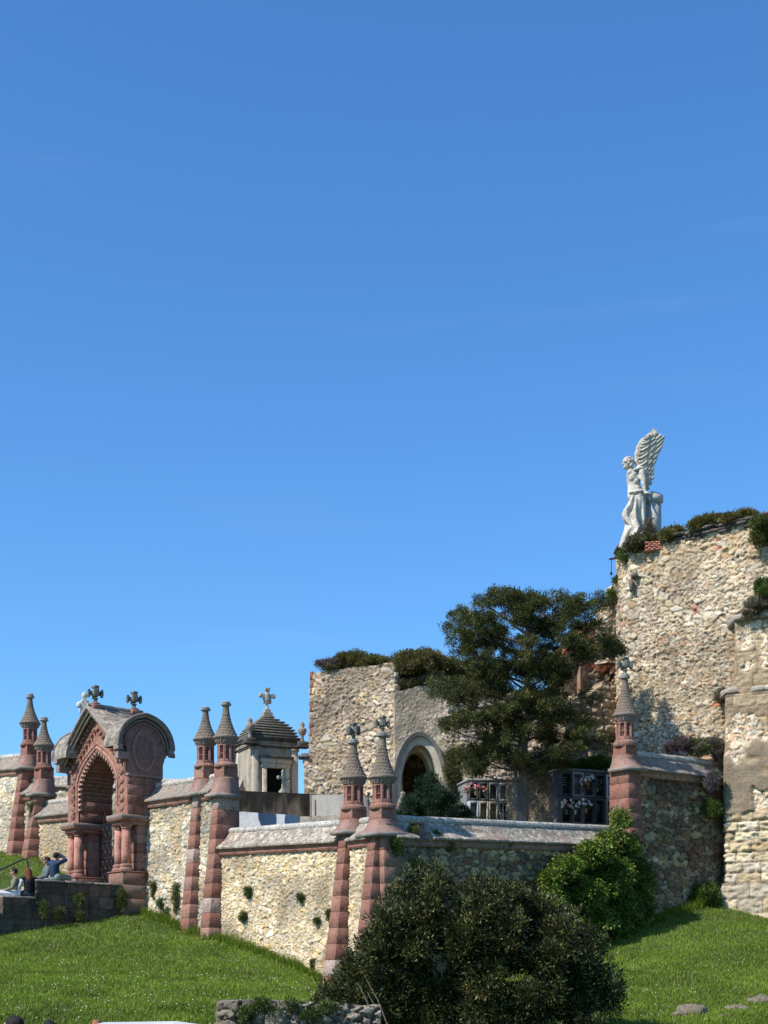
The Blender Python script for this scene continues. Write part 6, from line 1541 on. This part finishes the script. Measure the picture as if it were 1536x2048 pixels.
# plants on wall tops and faces
HEATH = [(0.09, 0.10, 0.025), (0.12, 0.13, 0.03), (0.17, 0.165, 0.045), (0.13, 0.09, 0.045), (0.2, 0.17, 0.065)]
GREENP = [(0.065, 0.10, 0.02), (0.09, 0.14, 0.025), (0.12, 0.17, 0.035)]
PURP = [(0.16, 0.09, 0.15), (0.10, 0.10, 0.05), (0.24, 0.14, 0.2), (0.07, 0.08, 0.03)]
GREYP = [(0.16, 0.15, 0.10), (0.2, 0.17, 0.13), (0.10, 0.11, 0.05)]
OLIVE = [(0.10, 0.11, 0.035), (0.14, 0.14, 0.05), (0.08, 0.09, 0.03)]
top_pl = [
 ('low purple-flowered plant at the left end of the chapel top', [(645, 1330, 16, 8), (665, 1328, 22, 10)], 53.6, PURP, 5000),
 ('olive heather on the left half of the chapel top', [(690, 1320, 26, 14), (715, 1318, 26, 15), (670, 1334, 24, 9)], 53.3, HEATH, 16000),
 ('heather with grey stems in the middle of the chapel top', [(750, 1325, 30, 12), (775, 1330, 22, 10), (735, 1330, 22, 10)], 52.9, HEATH, 14000),
 ('largest green mound on the right part of the chapel top', [(815, 1322, 34, 20), (850, 1318, 38, 19), (830, 1335, 44, 18), (875, 1330, 30, 18)], 52.3, HEATH, 34000),
 ('heather mound half hidden by the cypress on the chapel top', [(900, 1335, 26, 18), (925, 1342, 26, 18), (945, 1350, 26, 18)], 52.6, HEATH, 16000),
 ('grassy purple plants on the ledge above the plastered arch wall', [(805, 1370, 16, 9), (830, 1366, 20, 9), (860, 1362, 22, 10)], 52.0, PURP + OLIVE, 8000),
 ('olive shrub right of the ruined arch', [(908, 1515, 18, 20), (905, 1545, 20, 22), (915, 1575, 18, 22)], 51.2, OLIVE, 9000),
 ('grey-green tuft at the foot of the angel pedestal', [(1275, 1085, 20, 14), (1262, 1092, 14, 9), (1298, 1080, 20, 12)], 46.5, GREYP + OLIVE, 11000),
 ('wispy stems climbing the angel pedestal', [(1298, 1055, 10, 20), (1292, 1068, 12, 14)], 46.5, GREYP, 2600),
 ('small heather mound right of the pedestal', [(1335, 1070, 16, 9), (1352, 1066, 18, 11)], 46.2, HEATH, 7000),
 ('rounded dark heather on the middle of the tower top', [(1398, 1052, 22, 14), (1420, 1046, 26, 14), (1440, 1045, 20, 12)], 45.5, HEATH, 14000),
 ('long heather strip near the right of the tower top', [(1462, 1040, 24, 9), (1485, 1034, 22, 10), (1500, 1032, 14, 9)], 45.0, HEATH, 10000),
 ('green bush at the top right corner of the tower', [(1520, 1048, 20, 16), (1530, 1065, 24, 18), (1515, 1075, 14, 14)], 44.2, GREENP + HEATH, 12000),
 ('green shrub on the ledge at the right edge of the tower', [(1528, 1175, 20, 16), (1540, 1185, 24, 14)], 43.6, GREENP, 8000),
 ('dry grey shrub above the upper stone ledge at the right', [(1510, 1215, 20, 20), (1530, 1210, 24, 24), (1495, 1228, 10, 8)], 43.5, GREYP, 9000),
 ('small grey plant on the lower stone ledge', [(1445, 1388, 12, 8), (1436, 1395, 8, 7)], 44.6, GREYP, 2000),
 ('dark purple plant on the left of the right wall coping', [(1345, 1495, 16, 9), (1362, 1488, 16, 12)], 44.1, PURP, 6000),
 ('green plant in the middle of the right wall coping', [(1392, 1490, 18, 12), (1400, 1500, 22, 10)], 44.3, GREENP + GREYP, 6000),
 ('pink-tinged bushy plant at the right end of the wall coping', [(1428, 1492, 20, 14), (1440, 1502, 14, 12)], 44.5, PURP + GREYP, 7000),
 ('flowering plant hanging under the coping near the tower', [(1422, 1565, 14, 14), (1428, 1552, 10, 10)], 43.7, [(0.2, 0.22, 0.16), (0.12, 0.15, 0.08), (0.3, 0.15, 0.3)], 5000),
 ('dark leafy plant growing on the shaded wall near the tower', [(1425, 1618, 18, 16), (1375, 1618, 12, 9)], 43.8, GREENP, 4500),
 ('low weeds at the foot of the shaded wall beside the tower', [(1410, 1785, 26, 20), (1425, 1802, 22, 14), (1395, 1800, 22, 16)], 43.6, GREENP, 9000),
 ('purple flowers above the right bank of niches', [(1105, 1520, 18, 10), (1085, 1528, 14, 8)], 47.3, [(0.3, 0.12, 0.28), (0.1, 0.1, 0.05)], 3500),
 ('green hedge plants above the right bank of niches', [(1085, 1540, 30, 14), (1115, 1535, 28, 14), (1140, 1535, 24, 14)], 47.0, GREENP + OLIVE, 11000),
 ('dark shrub above the niches touching the right turret', [(1175, 1535, 30, 16), (1200, 1530, 26, 18), (1215, 1540, 18, 16)], 46.8, GREENP, 12000),
 ('bright leafy vine behind the middle of the cypress', [(1092, 1395, 18, 16), (1104, 1388, 12, 12)], 45.4, [(0.12, 0.2, 0.03), (0.17, 0.26, 0.04)], 3000),
 ('small shrub against the upper left edge of the tower', [(1222, 1190, 8, 14), (1236, 1162, 10, 8)], 48.2, GREENP, 2500),
 ('tiny tuft on the tower corner below the angel', [(1248, 1118, 8, 8), (1244, 1108, 7, 5)], 47.0, GREENP, 1400),
]
for i, (lab, ls, Y, P_, n) in enumerate(top_pl):
    plant('wall_plant', lab, 'plant', [lb(px, py, Y + rr.uniform(-.2, .2), a, b) for px, py, a, b in ls], n, .075 if n > 5000 else .065, P_, group='plants growing on the ruins and walls', asp=.3, clump=.10, per=20, shell=.3, upb=.7, seed=30 + i, cvar=.7, squash=.9)
GREENP2 = [(0.07, 0.11, 0.025), (0.09, 0.13, 0.03), (0.12, 0.16, 0.045), (0.05, 0.08, 0.02)]
face_pl = [   # line, px, py, rx, rz, hang
 ('round green tuft high on the long sunlit wall', 1, 495, 1783, 11, 11, 1), ('small green tuft lower on the long sunlit wall, under the round one', 1, 487, 1834, 9, 11, 1),
 ('little tuft right of the middle of the long sunlit wall', 1, 601, 1796, 5, 9, 1), ('tiny tuft left of the corner buttress', 1, 634, 1842, 5, 7, 1), ('tuft touching the left side of the corner buttress', 1, 659, 1828, 6, 10, 1), ('thin tuft low on the sunlit wall near the corner buttress', 1, 626, 1928, 4, 11, 1),
 ('dry bush on the wall just right of the gateway pedestal', 1, 287, 1757, 14, 24, 0), ('green weeds hanging left of the middle buttress', 1, 354, 1790, 10, 30, 0), ('brownish weeds halfway along the wall right of the gateway', 1, 306, 1775, 8, 18, 0), ('low weeds at the foot of the wall right of the gateway', 1, 322, 1806, 8, 12, 0), ('weeds at the base beside the middle buttress', 1, 336, 1826, 9, 12, 0),
 ('shrubby growth on the wall left of the gateway', 1, 66, 1618, 13, 20, 0), ('fern at the base between the corner buttresses', 1, 700, 1910, 7, 13, 0),
 ('leafy plant beside the corner turret on the shaded face', 2, 792, 1690, 13, 16, 0), ('bright green fern on the shaded wall near the corner', 2, 832, 1728, 15, 11, 0), ('yellow-green moss cushion on the broken coping', 2, 826, 1662, 14, 7, 0), ('small weed at the coping of the shaded wall', 2, 872, 1668, 9, 6, 0), ('hanging weed under the coping of the shaded wall', 2, 898, 1690, 12, 9, 0), ('thin weed under the coping above the ivy', 2, 1014, 1690, 8, 9, 0)]
for i, (lab, ln_, px, py, a, b, hg) in enumerate(face_pl):
    q = on_line(px, .16 if 'coping' not in lab else .05, ln_)
    lob = [lb(px, py - b * .25, q[1], a, b * .6, min(a, 10))]
    for _ in range(3): lob.append(lb(px + rr.uniform(-.5, .5) * a, py + rr.uniform(-.1, .9) * b, q[1], a * rr.uniform(.3, .6), b * rr.uniform(.25, .55), min(a, 8) * .6))
    plant('wall_plant', lab, 'plant', lob, int(400 + a * b * 7), .055, GREENP2 if 'dry' not in lab and 'brown' not in lab and 'yellow' not in lab else OLIVE, group='plants growing on the ruins and walls', asp=.28, clump=.07, per=14, shell=.1, upb=.3, seed=80 + i, cvar=.6)
# shrubs on the stairway side
for i, (lab, px, py, a, b, o) in enumerate([('bush growing against the stairway wall below the gateway', 243, 1798, 12, 26, 1.1), ('small weed in the middle of the stairway wall', 158, 1800, 8, 10, 2.6), ('weed low on the stairway wall', 118, 1826, 10, 14, 3.4), ('weed at the step of the stairway parapet', 88, 1818, 8, 18, 3.9), ('tiny weed at the bottom of the stairway wall', 160, 1832, 8, 8, 2.6)]):
    q = GL(2.0, o, 0); plant('wall_plant', lab, 'plant', [lb(px, py, q[1], a, b, 8)], 1800 if a > 10 else 800, .06, OLIVE + GREENP, group='plants growing on the ruins and walls', asp=.3, clump=.08, per=14, shell=.1, seed=120 + i)

# ================================================================== FOREGROUND RUBBLE AND ROCKS
t = thing('rubble_heap', 'low broken rubble wall at the bottom edge, left of the big bush', 'low wall', tuple(W(560, 2060, 22)), 0)
pa = [W(438, 0, 22.2)[:2] + [0, .8], W(440, 0, 22)[:2], W(560, 0, 21.8)[:2], W(760, 0, 22)[:2]]
relief('masonry', pa, [Z(2003, 22), Z(2004, 22), Z(2003, 22), Z(2010, 22)], [0.3] * 4, rubble([(0.22, 0.19, 0.15), (0.27, 0.235, 0.185), (0.17, 0.15, 0.12), (0.30, 0.25, 0.18)], (0.10, 0.085, 0.06), .22, .13, .1, 201, .45), M_RUBD, t, res=.02, thick=.7, ragged=.06, seed=4)
for i, (px, py, a, b) in enumerate([(490, 2030, 16, 14), (520, 2008, 16, 10), (552, 2028, 22, 14), (585, 2012, 16, 12), (620, 2030, 20, 16), (655, 2015, 22, 12)]):
    plant('wall_plant', ['rusty tuft at the left of the foreground rubble', 'grassy tuft on top of the foreground rubble', 'green tuft in the middle of the foreground rubble', 'tuft on the rubble top near its centre', 'dark weed at the right of the foreground rubble', 'leafy weed where the rubble meets the big bush'][i], 'plant', [lb(px, py, 21.8, a, b)], 900, .055, OLIVE + GREENP, group='plants growing on the ruins and walls', asp=.25, clump=.07, per=12, shell=.1, seed=150 + i)
def rock(label, px, py, Y, sx, sz, seed):
    p = W(px, py, Y); p[2] = float(tz(p[0], p[1])) + sz * .1
    t = thing('rock', label, 'rock', tuple(p), 0, 'rocks poking out of the grass')
    r = np.random.default_rng(seed); m = MB(); n, k = 18, 12; V = []
    for i in range(k + 1):
        th = -PI / 2 + PI * i / k
        for j in range(n):
            a = 2 * PI * j / n; d = np.array([math.cos(th) * math.cos(a), math.cos(th) * math.sin(a), math.sin(th)])
            q = np.sign(d) * np.abs(d) ** .7; s = .8 + .4 * vn(np.array([d[0] * 2 + seed]), np.array([d[2] * 2 + d[1] * 1.5]), seed)[0]; V.append(q * s * np.array([sx, sx * .7, sz]) * (.75 + .5 * vn(np.array([d[0] * 5 + seed]), np.array([d[2] * 5 + d[1] * 4]), seed + 3)[0]))
    F = [(i * n + j, i * n + (j + 1) % n, (i + 1) * n + (j + 1) % n, (i + 1) * n + j) for i in range(k) for j in range(n)]
    m.add(V, F, (0.2, 0.17, 0.125)); m.build('stone', M_RUBD, t, world=False)
for i, a in enumerate([('long flat rock at the lower right, widest one', 1385, 2010, 26.5, .30, .16), ('flat rock right of the long rock', 1475, 1998, 27, .2, .08), ('rock at the right edge of the lawn', 1520, 1985, 28, .25, .12), ('small rock below the long rock', 1360, 2022, 26, .15, .10), ('small rock near the right bottom corner', 1450, 2015, 26, .12, .05)]):
    rock(*a, i + 3)

# ================================================================== PEOPLE
def M_(name, c, **k): return plain(name, c, **k)
SKIN = M_('skin', (0.45, 0.26, 0.18), rough=.55); 
def person(label, loc, yaw, pose, top, legs, hairc, hair='short', shoes=(.05, .04, .04), glasses=False, scale=1.0, extra=None, sleeves=None):
    t = thing('person', label, 'person', tuple(loc), yaw, None)
    J = {k: np.array(v, float) * scale for k, v in pose.items()}
    b = MB(); c = b.caps
    hd = J['head']; nk = J['neck']
    f = J.get('face', np.array([0, 1.0, 0])); f = f / np.linalg.norm(f); sdv = np.cross(f, [0, 0, 1.0]); sdv /= np.linalg.norm(sdv)
    b.ell(hd, (.075, .092, .11), 14, 10); c(hd + f * .03 - [0, 0, .055], .05, hd + f * .045 - [0, 0, .085], .035); c(nk - [0, 0, .03], .055, hd - [0, 0, .06], .05)
    c(hd + f * .088 + [0, 0, .01], .009, hd + f * .108 - [0, 0, .025], .012)
    for s in (-1, 1):
        b.ell(hd + sdv * s * .078 - [0, 0, .005], (.014, .018, .03), 6, 5); b.ell(hd + f * .083 + sdv * s * .03 + [0, 0, .02], (.014, .012, .01), 6, 5)
    b.ell(hd + f * .088 - [0, 0, .055], (.024, .012, .009), 6, 5)
    for s, n in ((-1, 'l'), (1, 'r')):
        c(J['sh_' + n], .045, J['el_' + n], .037); c(J['el_' + n], .037, J['ha_' + n], .025)
        h = J['ha_' + n]; d = h - J['el_' + n]; d /= np.linalg.norm(d); up = np.cross(d, sdv); up /= np.linalg.norm(up) + 1e-9; sp = np.cross(d, up)
        c(h, .028, h + d * .06, .032, flat=.6)
        for k, l in enumerate((.06, .072, .068, .052)):
            q = h + d * .08 + sp * (.03 - .02 * k); c(q, .0095, q + d * l * .6 - up * .012, .009, n=6, m=2); c(q + d * l * .6 - up * .012, .009, q + d * l - up * .035, .008, n=6, m=2)
        c(h + d * .02 + sp * .028, .011, h + d * .06 + sp * .06, .009, n=6, m=2)
        c(J['hip_' + n], .085, J['kn_' + n], .055); c(J['kn_' + n], .052, J['an_' + n], .036)
    c(J['pelvis'], .12, J['chest'], .12)
    c(J['sh_l'], .05, J['sh_r'], .05); c(J['hip_l'], .08, J['hip_r'], .08)
    b.fuse('body', SKIN, t, voxel=.009, it=2, world=False)
    # top
    m = MB(); c = m.caps; g = .022
    c(J['pelvis'] + [0, 0, .03], .135, J['chest'], .15); c(J['chest'], .145, nk - [0, 0, .06], .09); c(J['sh_l'], .07, J['sh_r'], .07)
    if sleeves is None:
        for n in 'lr': c(J['sh_' + n], .068, J['el_' + n], .055); c(J['el_' + n], .055, J['ha_' + n], .04)
    m.fuse('jacket' if hair != 'x' else 'top', M_PL, t, voxel=.014, it=2, world=False, colf=lambda P: np.array(top) * (.85 + .3 * vn(P[:, 0] * 16, P[:, 2] * 16, 4))[:, None])
    if sleeves is not None:
        m = MB(); c = m.caps
        for n in 'lr': c(J['sh_' + n], .064, J['el_' + n], .052); c(J['el_' + n], .052, J['ha_' + n], .038)
        m.fuse('sleeves', M_PL, t, voxel=.014, it=2, world=False, colf=lambda P: np.array(sleeves) * (.9 + .2 * vn(P[:, 0] * 16, P[:, 2] * 16, 4))[:, None])
    m = MB(); c = m.caps
    c(J['hip_l'], .115, J['hip_r'], .115); c(J['pelvis'] - [0, 0, .02], .125, J['pelvis'] + [0, 0, .04], .12)
    for n in 'lr': c(J['hip_' + n], .10, J['kn_' + n], .075); c(J['kn_' + n], .072, J['an_' + n] + [0, 0, .03], .058)
    m.fuse('trousers', M_PL, t, voxel=.014, it=2, world=False, colf=lambda P: np.array(legs) * (.88 + .24 * vn(P[:, 0] * 14, P[:, 2] * 14, 9))[:, None])
    for n in 'lr':
        m = MB(); a = J['an_' + n]; fw = J.get('fwd', np.array([0, 1.0, 0])); m.caps(a - [0, 0, .03] - fw * .03, .045, a - [0, 0, .04] + fw * .13, .035, flat=.8, c=shoes); m.build('shoe', M_PL, t, world=False, smooth=True)
    m = MB(); k = hd - f * .018 + [0, 0, .025]; m.ell(k, (.088, .098, .098), 14, 9)
    if hair == 'long':
        m.caps(k - f * .045, .085, nk - f * .07 - [0, 0, .06], .09); m.caps(k - f * .03 + sdv * .05, .05, nk - f * .03 + sdv * .08 - [0, 0, .08], .04); m.caps(k - f * .03 - sdv * .05, .05, nk - f * .03 - sdv * .08 - [0, 0, .08], .04)
        m.caps(nk - f * .07 - [0, 0, .06], .08, nk - f * .08 - [0, 0, .2], .05)
    m.fuse('hair', M_PL, t, voxel=.012, it=1, world=False, colf=lambda P: np.array(hairc) * (.7 + .6 * vn(P[:, 0] * 40, P[:, 2] * 12, 9))[:, None])
    if glasses:
        m = MB()
        for s in (-1, 1): m.ell(hd + f * .10 + sdv * s * .033 + [0, 0, .02], (.026, .012, .018), 8, 5, (.02, .02, .02)); m.tube([hd + f * .095 + sdv * s * .06 + [0, 0, .024], hd - f * .0 + sdv * s * .084 + [0, 0, .02]], .005, 4, (.02, .02, .02))
        m.build('sunglasses', M_IRON, t, world=False)
    return t, J
def sit(**k):
    p = dict(pelvis=(0, 0, .12), chest=(0, -.02, .42), neck=(0, 0, .57), head=(0, .03, .73), sh_l=(-.19, -.01, .5), sh_r=(.19, -.01, .5), el_l=(-.25, .08, .27), el_r=(.25, .08, .27), ha_l=(-.14, .28, .2), ha_r=(.14, .28, .2),
             hip_l=(-.1, .02, .1), hip_r=(.1, .02, .1), kn_l=(-.13, .44, .12), kn_r=(.13, .44, .12), an_l=(-.13, .46, -.32), an_r=(.13, .46, -.32)); p.update(k); return p
yaw_out = math.atan2(N1[1], N1[0]) - PI / 2
def yaw_of(v): return math.atan2(v[1], v[0]) - PI / 2
def place(px, seatpy, x, z):      # spot on the stairway whose column shows at px
    lo, hi = 0.0, 8.0
    for _ in range(40):
        mid = (lo + hi) / 2; q = GL(x, mid, z); p = q[0] / q[1] * FPX + 768
        if p > px: lo = mid
        else: hi = mid
    return GL(x, (lo + hi) / 2, z)
person('seated man in olive jacket, white trousers and sunglasses on the stairway', place(31, 0, 1.45, 4.58), yaw_of((-0.97, -.25)), sit(head=(0.0, .05, .73), an_l=(-.12, .50, -.36), an_r=(.13, .42, -.36)), (0.17, 0.165, 0.115), (0.62, 0.62, 0.64), (0.025, 0.02, 0.018), glasses=True)
person('red-haired woman in black vest with white sleeves, seen from behind', place(58, 0, 1.70, 4.6), yaw_of((-0.45, .89)), sit(ha_l=(-.27, .0, .05), el_l=(-.29, -.04, .28), ha_r=(.2, .05, .1), el_r=(.24, .0, .28), head=(-.02, .06, .71)), (0.012, 0.012, 0.016), (0.04, 0.045, 0.06), (0.12, 0.04, 0.018), hair='long', sleeves=(0.6, 0.58, 0.58))
person('dark-haired woman in sunglasses and grey cardigan behind the man with the camera', place(94, 0, 1.05, 5.0), yaw_of((-0.9, -.45)), sit(), (0.12, 0.14, 0.13), (0.35, 0.42, 0.5), (0.03, 0.02, 0.015), hair='long', glasses=True)
t, J = person('person in navy jumper seen from behind, both hands raising a camera', place(109, 0, 1.68, 5.1), yaw_of((.55, .83)), sit(chest=(0, .0, .42), head=(0.02, .06, .70), el_l=(-.2, .25, .62), el_r=(.22, .22, .60), ha_l=(-.06, .2, .74), ha_r=(.08, .2, .74)), (0.022, 0.04, 0.085), (0.2, 0.26, 0.22), (0.02, 0.016, 0.014))
cm = thing('camera_bag', 'small black camera held up by the person in navy', 'camera', tuple(place(120, 0, 1.6, 5.82)), yaw_of((.55, .83)))
m = MB(); m.box(-.07, .07, -.04, .04, -.05, .05, (.02, .02, .022)); m.box(-.025, .025, -.03, .03, .05, .075, (.02, .02, .022)); m.build('camera_body', M_PL, cm, world=False, bevel=.01)
m = MB(); m.tube([(0, .04, 0), (0, .12, 0)], .032, 12, (.02, .02, .02)); m.build('lens', M_PL, cm, world=False)
def stand(**k):
    p = dict(pelvis=(0, 0, .95), chest=(0, 0, 1.24), neck=(0, 0, 1.4), head=(0, .02, 1.53), sh_l=(-.18, 0, 1.34), sh_r=(.18, 0, 1.34), el_l=(-.24, .02, 1.06), el_r=(.24, .02, 1.06), ha_l=(-.24, .1, .84), ha_r=(.24, .1, .84), hip_l=(-.09, 0, .9), hip_r=(.09, 0, .9), kn_l=(-.1, .02, .48), kn_r=(.1, .02, .48), an_l=(-.1, 0, .08), an_r=(.1, 0, .08)); p.update(k); return p
def standat(px, toppy, Y, **k):
    p = W(px, toppy, Y); s = p[2] / 1.65; return (p[0], p[1], 0.0), s
for (px, py, Y, yw, lab, tp, lg, hc) in [(27, 2032, 17.3, 1.2, 'dark-haired woman in a beige top at the bottom left corner', (0.4, 0.3, 0.22), (.06, .07, .1), (0.02, 0.015, 0.012)), (99, 2043, 17.3, .6, 'black-haired person whose crown just shows at the bottom edge', (0.1, 0.1, 0.12), (.05, .05, .06), (0.012, 0.01, 0.01))]:
    l, s = standat(px, py, Y); person(lab, l, yw, stand(), tp, lg, hc, hair='long', scale=s)
bp = thing('bollard', 'reddish brown post top at the bottom edge left of the white car', 'bollard', (W(194, 0, 15.9)[0], 15.9, 0), 0)
m = MB(); zt = Z(2040, 15.9); m.lathe([(.055, 0), (.055, zt - .04), (.04, zt), (.02, zt)], 14, c=(0.3, 0.12, 0.07)); m.build('post', M_PL, bp, world=False)
def car():
    x, y = W(250, 0, 14.6)[0], 14.6; zt = Z(2043.5, 14.2)
    t = thing('parked_car', 'white car whose roof just shows at the bottom edge', 'car', (x, y, 0.01), math.radians(3))
    # side profile lofted across the width
    prof = [(-2.0, .35), (-2.05, .6), (-1.95, .86), (-1.2, .98), (-.62, zt - .12), (-.2, zt - .02), (.5, zt - .01), (1.0, zt - .08), (1.75, .98), (2.0, .9), (2.08, .6), (2.02, .32)]
    m = MB(); ys = [(-.86, .0), (-.8, .02), (-.55, .04), (0, .055), (.55, .04), (.8, .02), (.86, 0)]
    V = []
    for yy, up in ys:
        tap = abs(yy) / .86
        for (px, pz) in prof:
            inw = 1 - .22 * max(0, (pz - .98) / (zt - .98)) ; V.append((px, yy * inw, pz + (up - .055 if pz > 1 else 0)))
    n = len(prof); F = [(i * n + k, i * n + k + 1, (i + 1) * n + k + 1, (i + 1) * n + k) for i in range(len(ys) - 1) for k in range(n - 1)]
    m.add(V, F, (.8, .8, .8)); m.ng.append(list(range(n))[::-1]); m.ng.append([(len(ys) - 1) * n + k for k in range(n)]); m.ng.append([i * n for i in range(len(ys))]); 
    m.build('body', plain('car_paint', (1, 1, 1), rough=.25, spec=.5, var=.02), t, world=False, bevel=.03)
    gl = plain('car_glass', (.03, .035, .04), rough=.08, spec=.6, var=.02)
    for s in (-1, 1):
        m = MB(); m.hexa([(-1.0, s * .84, 1.0), (1.55, s * .84, 1.0), (.95, s * .69, zt - .13), (-.5, s * .69, zt - .13)], [(-1.0, s * .86, 1.0), (1.55, s * .86, 1.0), (.95, s * .71, zt - .13), (-.5, s * .71, zt - .13)], (1, 1, 1)); m.build('side_window', gl, t, world=False)
        for wx in (-1.3, 1.3):
            m = MB(); m.tube([(wx, s * .72, .32), (wx, s * .9, .32)], .32, 24, (.6, .6, .6)); w = m.build('wheel', M_IRON, t, world=False); m = MB(); m.tube([(wx, s * .9, .32), (wx, s * .915, .32)], .2, 16, (12, 12, 12)); m.build('rim', M_IRON, w, world=False)
        m = MB(); m.ell((-2.0, s * .62, .68), (.08, .16, .09), 10, 6, (.8, .8, .75)); m.build('headlight', M_PL, t, world=False)
car()
